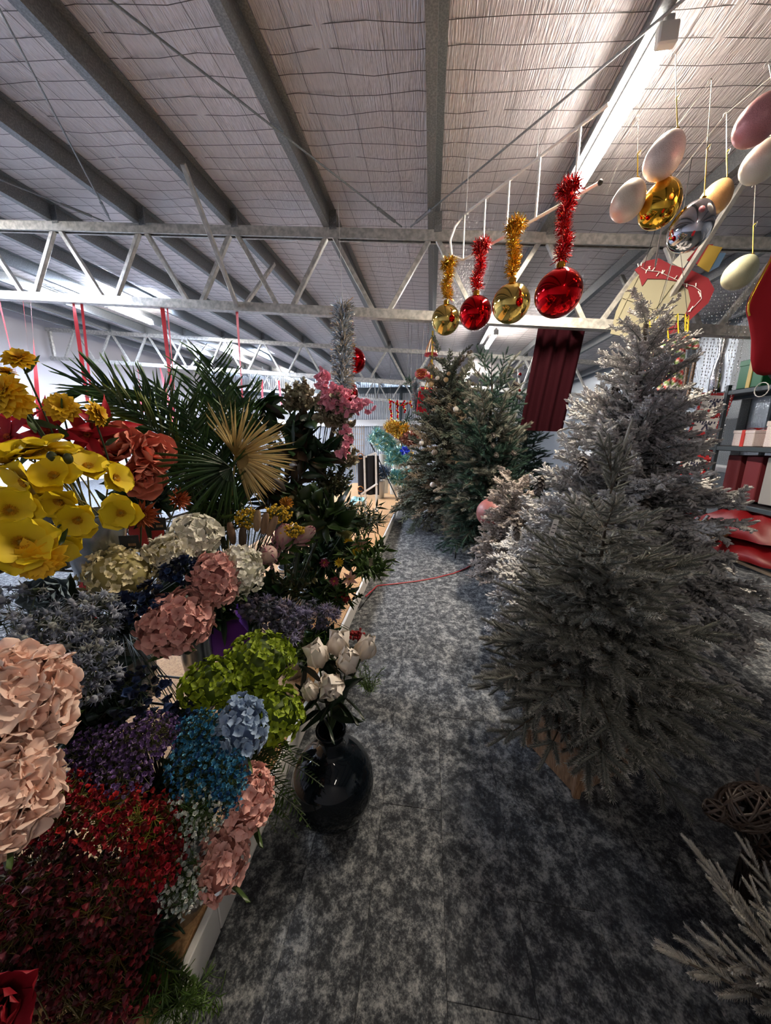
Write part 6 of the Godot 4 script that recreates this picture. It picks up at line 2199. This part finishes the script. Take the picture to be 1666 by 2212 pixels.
# stems clothed in leaves: few large ones are parts, many small ones one part
func bush(called: String, label: String, base: Vector3, centre: Vector3, ext: Vector3, stems: int, per: int, meshes: Array, sc: float, big: bool, stalk: Color, group := "foliage stems", out := 0.55) -> Node3D:
	var t := thing(called, label, "foliage", base, group)
	t.set_meta("kind", "thing")
	var st := Shape.new()
	st.col = stalk
	var xfs := []
	var pick := []
	for k in stems:
		var d := rdir()
		if d.y < -0.5:
			d.y = -d.y
		var tip := centre + d * ext * rnd(0.75, 1.05) - base
		var mid := centre - base + d * ext * 0.1 - Vector3(0, ext.y * 0.5, 0)
		st.tube([Vector3(rnd(-0.02, 0.02), 0, rnd(-0.02, 0.02)), mid, mid.lerp(tip, 0.6) + rdir() * 0.01, tip], [0.003, 0.0022, 0.0016, 0.001], 4, false)
		for j in per:
			var f := (j + rnd(0, 1)) / per
			var p := mid.lerp(tip, f)
			var q := ((tip - mid).normalized() * out + rdir()).normalized()
			xfs.append(facing(p, q, rnd(0, TAU), sc * rnd(0.75, 1.2)))
			pick.append(rng.randi() % meshes.size())
	part(t, "stems", st.mesh(M.leaf)).set_meta("kind", "stuff")
	if big:
		for k in xfs.size():
			part(t, "leaf", meshes[pick[k]], xfs[k])
	else:
		for w in meshes.size():
			var mine := []
			for k in xfs.size():
				if pick[k] == w:
					mine.append(xfs[k])
			many(t, "leaves", meshes[w], mine)
	return t

func fern(label: String, base: Vector3, tips: Array) -> void:
	var t := thing("fern", label, "fern", base, "fern fronds")
	for e in tips:
		var s := Shape.new()
		var pts := bend(Vector3.ZERO, e - base, Vector3(0, 0.06, 0), 16)
		s.col = rgb(40, 50, 18)
		s.tube(pts, 0.0016, 4, false)
		for k in 16:
			var d: Vector3 = (pts[k + 1] - pts[k]).normalized()
			var side := d.cross(Vector3.UP).normalized()
			for h in 2:
				var p: Vector3 = pts[k].lerp(pts[k + 1], h * 0.5)
				var f := (k + h * 0.5) / 16.0
				for sg in [-1.0, 1.0]:
					var q: Vector3 = (side * sg + d * 0.45 + Vector3(0, -0.2, 0) + rdir() * 0.1).normalized()
					var l := 0.055 * sin(PI * (0.12 + 0.86 * f))
					s.petal(facing(p, q, rnd(-0.3, 0.3)), l, 0.013, 0.0, 0.2, rgb(30, 52, 16), rgb(70, 96, 30), 1, 3, 0.5)
		part(t, "frond", s.mesh(M.leaf))

func protea(label: String, p: Vector3, d: Vector3, s: float, base: Vector3) -> void:
	var t := thing("protea", label, "flower", base, "proteas")
	stem(t, p, 0.005)
	var c := Shape.new()
	c.col = rgb(200, 170, 160)
	c.ball(Vector3(0, 0.05, 0), Vector3(0.03, 0.05, 0.03), 10, 7)
	var b := head(t, p - d.normalized() * 0.03, d, c.mesh(M.petal), rnd(0, 6), s)
	var m := petal_mesh("protea_petal", 0.1, 0.032, 0.32, -0.34, rgb(234, 214, 200), rgb(178, 104, 128), 0.3, 0.0, 3, 5)
	for k in 4:
		ring(b, m, 7 + k, 0.2 + 0.17 * k, 0.008 + 0.006 * k, -0.006 * k + 0.004, 0.4 * k, 0.95 - 0.13 * (k if k > 1 else 0), 0.05)
	for k in 5:
		part(t, "leaf", leaf_mesh("protea_leaf", 0.12, 0.05, rgb(30, 52, 20), rgb(70, 100, 38), -0.1, 0.35, 0.25), facing(p - base - d.normalized() * 0.04, Vector3(cos(k * 1.3), -0.1, sin(k * 1.3)), rnd(-0.4, 0.4)))

func foliage_display() -> void:
	# feathery palms
	var pb := Vector3(-1.074, 1.113, -1.571)
	pb.y = 0.75
	var g0 := rgb(26, 54, 30)
	var g1 := rgb(84, 120, 66)
	var y1 := rgb(110, 124, 40)
	var fr := [[Vector3(-1.528, 1.769, -1.402), Vector3(0.05, 0.28, 0), 32, 0.19, "palm frond arching farthest over the red lilies", g1], [Vector3(-1.326, 1.686, -1.327), Vector3(0.05, 0.2, 0), 24, 0.16, "lower palm frond with yellowish leaflets over the peonies", y1], [Vector3(-1.326, 1.78, -1.637), Vector3(0, 0.1, 0), 24, 0.17, "short palm frond behind the arching ones", g1],
		[Vector3(-1.281, 1.743, -1.428), Vector3(0.03, 0.2, 0), 26, 0.17, "palm frond bending over the coral peonies", g1], [Vector3(-0.917, 1.773, -1.482), Vector3(0.0, 0.05, 0), 28, 0.16, "palm frond crossing before the tallest", g1], [Vector3(-1.04, 1.669, -1.391), Vector3(0.0, 0.1, 0), 26, 0.16, "low palm frond in front of the upright ones", g1],
		[Vector3(-1.02, 1.89, -1.598), Vector3(0.0, 0.02, 0), 34, 0.17, "tall upright palm frond reaching highest", g1], [Vector3(-1.178, 1.848, -1.671), Vector3(0, 0.02, 0), 32, 0.17, "upright palm frond just left of the tallest", g1], [Vector3(-0.907, 1.752, -1.633), Vector3(0.02, 0.04, 0), 32, 0.17, "palm frond leaning over the dried fan leaf", g1]]
	for e in fr:
		frond(e[4], pb, e[0], e[1], e[2], e[3], g0, e[5], "palm_leaflet_y" if e[5] == y1 else "palm_leaflet")
	fan("dried straw-coloured fan palm leaf", pb, Vector3(-0.92, 1.457, -1.534), 90, -1.4, 2.0, 0.27, "straw_blade", rgb(176, 146, 82), rgb(226, 204, 146), 0.12, material("straw", srgb(196, 168, 104), 0.7))
	fan("dark green fan palm leaf drooping under the dried one", pb, Vector3(-0.867, 1.415, -1.407), 46, -1.5, -4.0, 0.26, "green_blade", rgb(18, 40, 20), rgb(52, 84, 36), 0.35, M.dark_stem)
	fan("small green fan palm leaf above the chrysanthemums", pb, Vector3(-1.011, 1.403, -1.304), 20, -3.4, -0.6, 0.12, "green_blade2", rgb(24, 48, 34), rgb(60, 92, 70), 0.5, M.dark_stem)
	# broad dark leaves behind the palms
	var broad := leaf_mesh("broad_leaf", 0.15, 0.08, rgb(18, 40, 18), rgb(40, 74, 34), -0.12, 0.25, 0.25)
	var brown := leaf_mesh("brown_leaf", 0.15, 0.07, rgb(40, 30, 22), rgb(64, 46, 32), -0.12, 0.3, 0.25)
	var dark := leaf_mesh("dark_leaf", 0.14, 0.062, rgb(16, 34, 20), rgb(44, 70, 46), -0.12, 0.25, 0.3)
	bush("glossy_foliage", "glossy green leaves behind the tall palm fronds", Vector3(-1.15, 0.4, -2.6), Vector3(-1.123, 1.667, -2.051), Vector3(0.2, 0.22, 0.18), 8, 9, [broad, dark], 0.9, true, rgb(40, 56, 30))
	bush("magnolia_foliage", "dark magnolia leaves with brown undersides behind the dried fan", Vector3(-1.15, 0.42, -2.6), Vector3(-0.792, 1.486, -2.053), Vector3(0.22, 0.22, 0.18), 14, 10, [dark, dark, broad, brown], 0.95, true, rgb(50, 44, 34))
	bush("magnolia_foliage", "shadowed magnolia leaves below the dried fan", Vector3(-1.1, 0.42, -2.45), Vector3(-0.86, 1.244, -1.835), Vector3(0.24, 0.2, 0.16), 10, 10, [dark, brown], 0.9, true, rgb(50, 44, 34))
	bush("magnolia_foliage", "leafy dark stems filling in behind the coral peonies", Vector3(-1.3, 0.5, -1.6), Vector3(-1.247, 1.287, -1.381), Vector3(0.2, 0.13, 0.15), 9, 9, [dark, broad], 0.7, true, rgb(40, 46, 30))
	# pale eucalyptus
	var eu := leaf_mesh("eucalyptus_leaf", 0.03, 0.024, rgb(130, 126, 100), rgb(200, 194, 168), 0.1, 0.1, 0.0)
	var eu2 := leaf_mesh("eucalyptus_leaf2", 0.03, 0.02, rgb(96, 90, 70), rgb(150, 132, 112), 0.1, 0.1, 0.0)
	bush("eucalyptus_spray", "pale eucalyptus spray standing highest beside the pink blossom", Vector3(-1.0, 0.42, -2.35), Vector3(-0.819, 1.778, -2.167), Vector3(0.13, 0.12, 0.12), 22, 56, [eu, eu2], 0.95, false, rgb(110, 96, 76), "eucalyptus sprays")
	bush("eucalyptus_spray", "pale eucalyptus spray under the pink blossom", Vector3(-1.0, 0.42, -2.35), Vector3(-0.593, 1.689, -2.124), Vector3(0.14, 0.13, 0.12), 26, 56, [eu, eu2], 0.95, false, rgb(110, 96, 76), "eucalyptus sprays")
	bush("eucalyptus_spray", "pale eucalyptus spray drooping lowest toward the aisle", Vector3(-1.0, 0.42, -2.35), Vector3(-0.534, 1.456, -2.131), Vector3(0.08, 0.16, 0.1), 20, 46, [eu, eu2], 0.95, false, rgb(110, 96, 76), "eucalyptus sprays")
	# pink blossom
	var pf := floret("pink_blossom", 0.05, rgb(226, 112, 144), rgb(255, 182, 202), 5, 1.0)
	var pbase := Vector3(-0.95, 0.45, -2.3)
	for e in [["pink blossom branch reaching over the aisle", [Vector3(-0.642, 1.751, -2.08), Vector3(-0.503, 1.712, -2.069), Vector3(-0.37, 1.73, -2.11)], 64, 0.046], ["pink blossom branch rising highest", [Vector3(-0.608, 1.721, -2.109), Vector3(-0.64, 1.832, -2.13), Vector3(-0.685, 1.924, -2.165)], 50, 0.042], ["pink blossom branch between the other two", [Vector3(-0.609, 1.746, -2.083), Vector3(-0.561, 1.806, -2.103), Vector3(-0.492, 1.814, -2.114)], 34, 0.036], ["drooping pink blossom branch on the aisle side", [Vector3(-0.52, 1.609, -2.033), Vector3(-0.479, 1.528, -2.02), Vector3(-0.515, 1.422, -1.971)], 20, 0.035]]:
		var t := thing("blossom_branch", e[0], "flower branch", pbase, "pink blossom branches")
		var path := [Vector3.ZERO]
		for p in e[1]:
			path.append(p - pbase)
		var s := Shape.new()
		s.tube(path, [0.005, 0.003, 0.002, 0.001], 5, false)
		part(t, "stem", s.mesh(M.dark_stem))
		for k in e[2]:
			var f: float = (k + 0.5) / e[2] * 2.0
			var i := mini(int(f), 1)
			var p: Vector3 = e[1][i].lerp(e[1][i + 1], f - i) - pbase + rdir() * e[3] * rnd(0.4, 1.0)
			part(t, "blossom", pf[k % 3], facing(p, (rdir() + Vector3(0.3, 0.3, 0.5)).normalized(), rnd(0, 6), rnd(0.85, 1.15)))
	# dark round bush and greenery near the aisle
	var box := leaf_mesh("box_leaf", 0.03, 0.013, rgb(20, 34, 12), rgb(54, 70, 24), -0.1, 0.2, 0.2)
	var box2 := leaf_mesh("box_leaf2", 0.03, 0.013, rgb(44, 40, 20), rgb(84, 78, 34), -0.1, 0.2, 0.2)
	bush("boxwood_spray", "dark fine-leaved boxwood spray below the eucalyptus", Vector3(-0.95, 0.44, -2.25), Vector3(-0.63, 1.264, -2.127), Vector3(0.2, 0.17, 0.18), 34, 46, [box, box2], 1.0, false, rgb(40, 36, 24))
	var rus := leaf_mesh("ruscus_leaf", 0.06, 0.018, rgb(30, 54, 18), rgb(78, 108, 38), -0.1, 0.25, 0.35)
	var oli := leaf_mesh("olive_leaf", 0.08, 0.017, rgb(36, 46, 22), rgb(84, 94, 50), -0.1, 0.3, 0.35)
	bush("olive_spray", "olive green willowy spray hanging over the platform boards", Vector3(-0.9, 0.42, -2.3), Vector3(-0.507, 0.994, -2.237), Vector3(0.24, 0.13, 0.2), 22, 18, [oli], 1.0, false, rgb(60, 60, 34))
	bush("olive_spray", "dark leafy spray hiding the platform edge", Vector3(-0.85, 0.42, -2.2), Vector3(-0.569, 0.903, -2.777), Vector3(0.2, 0.13, 0.2), 12, 16, [oli, box], 1.1, false, rgb(60, 60, 34))
	bush("ruscus_spray", "bright green ruscus spray overhanging the aisle", Vector3(-0.85, 0.42, -1.85), Vector3(-0.371, 0.851, -1.861), Vector3(0.21, 0.13, 0.18), 28, 18, [rus], 1.1, false, rgb(70, 90, 36))
	bush("ruscus_spray", "darker ruscus spray below the yellow asters", Vector3(-0.85, 0.42, -1.85), Vector3(-0.475, 0.685, -1.707), Vector3(0.14, 0.13, 0.12), 18, 18, [rus, box], 0.9, false, rgb(60, 70, 30))
	bush("leafy_filler", "dark leafy filler under the sea holly", Vector3(-0.82, 0.4, -1.28), Vector3(-0.559, 0.607, -1.317), Vector3(0.16, 0.07, 0.1), 14, 18, [box, rus], 1.0, false, rgb(50, 54, 30))
	bush("leafy_filler", "dark leafy filler behind the white hydrangea", Vector3(-0.95, 0.5, -1.6), Vector3(-1.013, 1.16, -1.486), Vector3(0.2, 0.12, 0.14), 14, 18, [box, rus], 1.0, false, rgb(50, 54, 30))
	bush("leafy_filler", "dark leafy filler below the proteas", Vector3(-0.85, 0.42, -1.75), Vector3(-0.664, 0.811, -1.556), Vector3(0.17, 0.1, 0.14), 14, 18, [box, box2], 1.1, false, rgb(50, 54, 30))
	bush("leafy_filler", "dark leafy filler low between the buckets", Vector3(-1.02, 0.42, -0.6), Vector3(-1.024, 0.688, -0.759), Vector3(0.16, 0.12, 0.12), 14, 18, [dark], 0.4, false, rgb(40, 44, 30))
	for e in [[Vector3(-0.85, 0.718, -1.511), Vector3(0.2, 0.1, 0.12), "shadowed filler leaves under the proteas"], [Vector3(-0.644, 0.848, -1.877), Vector3(0.2, 0.14, 0.14), "shadowed filler leaves below the boxwood"], [Vector3(-0.682, 0.988, -2.11), Vector3(0.22, 0.16, 0.16), "shadowed filler leaves behind the green banksias"], [Vector3(-0.992, 0.837, -1.261), Vector3(0.2, 0.14, 0.12), "shadowed filler leaves behind the dusty pink hydrangeas"], [Vector3(-0.596, 0.666, -1.79), Vector3(0.18, 0.13, 0.12), "shadowed filler leaves behind the magenta flower"], [Vector3(-0.61, 0.791, -2.23), Vector3(0.2, 0.16, 0.14), "shadowed filler leaves inside the ruscus"], [Vector3(-0.625, 0.479, -1.538), Vector3(0.16, 0.1, 0.1), "shadowed filler leaves behind the sea holly"], [Vector3(-1.614, 1.163, -1.151), Vector3(0.25, 0.16, 0.12), "shadowed filler leaves behind the poppies"], [Vector3(-1.186, 0.698, -0.844), Vector3(0.2, 0.18, 0.12), "shadowed filler leaves behind the thistle sprays"]]:
		bush("filler_foliage", e[2], e[0] - Vector3(0.05, 0.4, 0), e[0], e[1], 16, 14, [dark, broad, box], 0.75, false, rgb(36, 40, 26), "shadowed filler leaves")
	for e in [[Vector3(-0.949, 0.333, -0.534), Vector3(0.2, 0.13, 0.1), "dark leaves inside the red berries"], [Vector3(-0.769, 0.203, -0.579), Vector3(0.12, 0.12, 0.1), "dark leaves behind the berry sprays by the bucket"], [Vector3(-0.902, 0.543, -0.69), Vector3(0.2, 0.08, 0.1), "dark leaves under the violet gypsophila"], [Vector3(-0.678, 0.493, -0.76), Vector3(0.14, 0.1, 0.08), "dark leaves under the blue gypsophila"]]:
		bush("filler_foliage", e[2], e[0] - Vector3(0.05, 0.25, 0.02), e[0], e[1], 16, 16, [dark, box], 0.5, false, rgb(40, 30, 24), "shadowed filler leaves")
	# yellow wattle, billy buttons, banksias
	var ye := [rgb(206, 168, 20), rgb(224, 186, 40), rgb(180, 140, 10)]
	var wb := Vector3(-0.92, 0.77, -1.5)
	for e in [[Vector3(-0.816, 1.184, -1.414), Vector3(0.06, 0.05, 0.05), "yellow wattle spray left of the brown banksias"], [Vector3(-0.702, 1.193, -1.482), Vector3(0.07, 0.05, 0.05), "yellow wattle spray behind the proteas"], [Vector3(-0.627, 1.124, -1.456), Vector3(0.06, 0.035, 0.05), "yellow wattle spray above the protea tips"]]:
		spray("wattle_spray", e[2], "yellow wattle", wb, e[0], e[1], 170, 0.0095, ye, rgb(90, 96, 36), "ball")
	for e in [[Vector3(-0.599, 1.268, -1.719), rgb(206, 186, 130), "pale billy button standing highest"], [Vector3(-0.659, 1.249, -1.707), rgb(200, 180, 120), "pale billy button left of the highest"], [Vector3(-0.534, 1.186, -1.761), rgb(206, 172, 30), "bright yellow billy button nearest the aisle"], [Vector3(-0.7, 1.241, -1.648), rgb(150, 140, 96), "dull billy button among the dark leaves"]]:
		var t := thing("billy_button", e[2], "flower", Vector3(-0.85, 0.42, -1.75), "billy buttons")
		stem(t, e[0], 0.002)
		var s := Shape.new()
		s.col = e[1]
		s.ball(Vector3.ZERO, Vector3.ONE * 0.014, 14, 10, 0.15)
		part(t, "ball", s.mesh(M.petal), Transform3D(Basis(), e[0] - t.position))
	var pc := thing("pincushion_flower", "amber pincushion flower above the wattle", "flower", wb)
	stem(pc, Vector3(-0.698, 1.22, -1.571), 0.003)
	var pm := Shape.new()
	for k in 120:
		var d := rdir()
		d.y = absf(d.y)
		pm.col = rgb(190, 130, 30)
		pm.tube([d * 0.01, d * 0.036 + Vector3(0, 0.006, 0)], [0.0012, 0.0018], 3, true)
	part(pc, "bloom", pm.mesh(M.petal), facing(Vector3(-0.698, 1.22, -1.571) - wb, Vector3(0.5, 0.7, 0.5)))
	var bk := 0
	for e in [[Vector3(-0.858, 1.132, -1.345), Vector3(-0.1, 1, 0), rgb(110, 84, 66)], [Vector3(-0.809, 1.112, -1.347), Vector3(0.1, 1, 0), rgb(76, 62, 52)], [Vector3(-0.757, 1.181, -1.39), Vector3(0.15, 1, 0), rgb(150, 126, 98)], [Vector3(-0.714, 1.175, -1.373), Vector3(0.25, 1, 0), rgb(126, 100, 78)], [Vector3(-0.672, 1.169, -1.357), Vector3(0.5, 1, 0), rgb(140, 112, 90)]]:
		var t := thing("banksia", ["brown velvety banksia cone nearest the white hydrangeas", "darkest banksia cone, second in the row", "pale banksia cone standing highest", "brown banksia cone beside the pale one", "leaning banksia cone touching the protea"][bk], "flower", wb, "brown banksia cones")
		bk += 1
		stem(t, e[0], 0.003)
		var s := Shape.new()
		s.col = e[2]
		s.grid(22, 16, func(u, v):
			var a: float = TAU * u
			var r: float = 0.0165 * pow(sin(PI * clampf(0.03 + 0.94 * v, 0, 1)), 0.35) * (1.0 + 0.08 * sin(u * 90.0) * sin(v * 70.0))
			return Vector3(cos(a) * r, 0.1 * (v - 0.5), sin(a) * r))
		part(t, "cone", s.mesh(M.matt), facing(e[0] - wb, e[1]))
	for e in [[Vector3(-0.568, 1.094, -1.632), Vector3(0.8, 0.5, 0.2), "green bottlebrush banksia above the protea leaves"], [Vector3(-0.455, 1.034, -1.737), Vector3(0.9, -0.2, 0.2), "green bottlebrush banksia nearest the aisle"]]:
		var gbase := Vector3(-0.85, 0.42, -1.75)
		var t := thing("green_banksia", e[2], "flower", gbase, "green banksias")
		stem(t, e[0], 0.003)
		var s := Shape.new()
		for k in 260:
			var f := (k + 0.5) / 260.0
			var a := k * 2.39996
			s.col = rgb(150, 146, 84)
			var o := Vector3(0, 0.085 * (f - 0.5), 0)
			s.tube([o, o + Vector3(cos(a) * 0.024, 0.006, sin(a) * 0.024)], 0.0011, 3, true)
		part(t, "brush", s.mesh(M.petal), facing(e[0] - gbase, e[1]))
	# broad rubbery leaves around the banksias
	var rub := leaf_mesh("rubber_leaf", 0.15, 0.085, rgb(26, 44, 20), rgb(50, 74, 34), -0.1, 0.3, 0.15)
	bush("rubber_foliage", "broad rubbery green leaves around the green banksias", Vector3(-0.85, 0.42, -1.78), Vector3(-0.559, 1.136, -1.694), Vector3(0.15, 0.1, 0.12), 8, 5, [rub], 0.85, true, rgb(50, 54, 30))
	bush("rubber_foliage", "broad green leaves standing left of the boxwood", Vector3(-0.85, 0.42, -1.78), Vector3(-0.675, 1.162, -1.737), Vector3(0.12, 0.12, 0.1), 6, 5, [rub], 0.85, true, rgb(50, 54, 30))
	var prb := Vector3(-0.8, 0.43, -1.72)
	protea("pink and white protea bud nearest, above the white hydrangea", Vector3(-0.711, 1.015, -1.389), Vector3(0.3, 0.5, 0.75), 1.35, prb)
	protea("pink and white protea leaning toward the wattle", Vector3(-0.681, 1.07, -1.478), Vector3(0.35, 0.8, 0.35), 1.25, prb)
	protea("pink and white protea nearest the aisle", Vector3(-0.609, 1.074, -1.529), Vector3(0.9, 0.6, 0.3), 1.2, prb)
	# asters and lilies in the greenery
	var yb := Vector3(-0.85, 0.42, -1.85)
	var yp := petal_mesh("aster_petal", 0.03, 0.012, 0.2, 0.1, rgb(190, 150, 10), rgb(220, 190, 40), 0.1, 0.0, 2, 3)
	var pp := petal_mesh("alstro_petal", 0.05, 0.022, 0.2, 0.2, rgb(206, 150, 130), rgb(226, 186, 168), 0.25, 0.0, 2, 4)
	var wp := petal_mesh("lisianthus_petal", 0.045, 0.04, 0.3, -0.1, rgb(200, 190, 160), rgb(226, 216, 196), 0.0, 0.0, 3, 4)
	for e in [[Vector3(-0.463, 0.944, -1.87), yp, 12, "yellow aster highest in the ruscus"], [Vector3(-0.403, 0.903, -1.817), yp, 12, "yellow aster in the middle of the ruscus"], [Vector3(-0.488, 0.861, -1.745), yp, 12, "yellow aster left of the white lisianthus"], [Vector3(-0.401, 0.931, -1.875), pp, 6, "pale pink alstroemeria beside the yellow aster"], [Vector3(-0.335, 0.843, -1.812), wp, 7, "creamy white lisianthus in the ruscus"], [Vector3(-0.415, 0.793, -1.687), pp, 6, "pink alstroemeria hanging lower"], [Vector3(-0.484, 0.802, -1.629), petal_mesh("magenta_petal", 0.03, 0.01, 0.2, 0.0, rgb(96, 24, 48), rgb(160, 60, 84), 0.2, 0.0, 2, 3), 16, "magenta brush flower in the shade"], [Vector3(-0.54, 0.897, -1.643), L.magenta_petal if L.has("magenta_petal") else yp, 16, "dark plum flower above the magenta one"]]:
		var t := thing("garden_flower", e[3], "flower", yb, "small flowers in the greenery")
		stem(t, e[0], 0.002)
		var b := head(t, e[0], toward(e[0]), eye_mesh("aster_eye", 0.006, rgb(150, 120, 30), rgb(190, 150, 40)), rnd(0, 6))
		ring(b, e[1], e[2], 1.1, 0.002, 0.0, 0.0, 1.0, 0.15)
		ring(b, e[1], e[2] - 2, 0.7, 0.002, 0.001, 0.3, 0.85, 0.15)
	for e in [[Vector3(-0.467, 0.672, -1.705), Vector3(0.05, 0.03, 0.04), "cluster of red berries at the platform's edge"], [Vector3(-0.345, 0.551, -1.539), Vector3(0.04, 0.03, 0.04), "small red berries trailing behind the magnolias"]]:
		spray("red_berry_spray", e[2], "red berry sprays", yb, e[0], e[1], 46, 0.014, [rgb(150, 14, 22), rgb(120, 8, 18)], rgb(60, 60, 30), "ball")
	bush("asparagus_fern", "wispy green trails beside the magnolias", yb, Vector3(-0.241, 0.463, -1.326), Vector3(0.07, 0.12, 0.08), 10, 26, [leaf_mesh("wisp", 0.03, 0.003, rgb(50, 76, 26), rgb(90, 120, 44))], 1.0, false, rgb(60, 80, 30))
	# ferns
	fern("fern arching in front of the glass vase", Vector3(-0.72, 0.4, -0.95), [Vector3(-0.332, 0.49, -0.876), Vector3(-0.401, 0.53, -0.855), Vector3(-0.31, 0.443, -0.847), Vector3(-0.375, 0.406, -0.81), Vector3(-0.425, 0.549, -0.805), Vector3(-0.348, 0.311, -0.813)])
	fern("fern hanging below the salmon hydrangeas", Vector3(-0.72, 0.36, -0.88), [Vector3(-0.438, 0.342, -0.767), Vector3(-0.387, 0.282, -0.801), Vector3(-0.448, 0.464, -0.731), Vector3(-0.367, 0.355, -0.82), Vector3(-0.418, 0.341, -0.81)])
	fern("dark green fern at the picture's bottom", Vector3(-0.8, 0.3, -0.5), [Vector3(-0.592, 0.111, -0.55), Vector3(-0.528, 0.025, -0.539), Vector3(-0.648, 0.141, -0.478), Vector3(-0.6, 0.103, -0.506), Vector3(-0.554, 0.074, -0.547), Vector3(-0.68, 0.18, -0.451), Vector3(-0.506, -0.043, -0.558), Vector3(-0.637, 0.138, -0.509)])
	bush("tree_fern_tuft", "feathery green tuft above the dark fern", Vector3(-0.82, 0.3, -0.55), Vector3(-0.593, 0.17, -0.502), Vector3(0.12, 0.05, 0.08), 18, 24, [leaf_mesh("wisp", 0.03, 0.003, rgb(50, 76, 26), rgb(90, 120, 44))], 1.2, false, rgb(50, 70, 26))
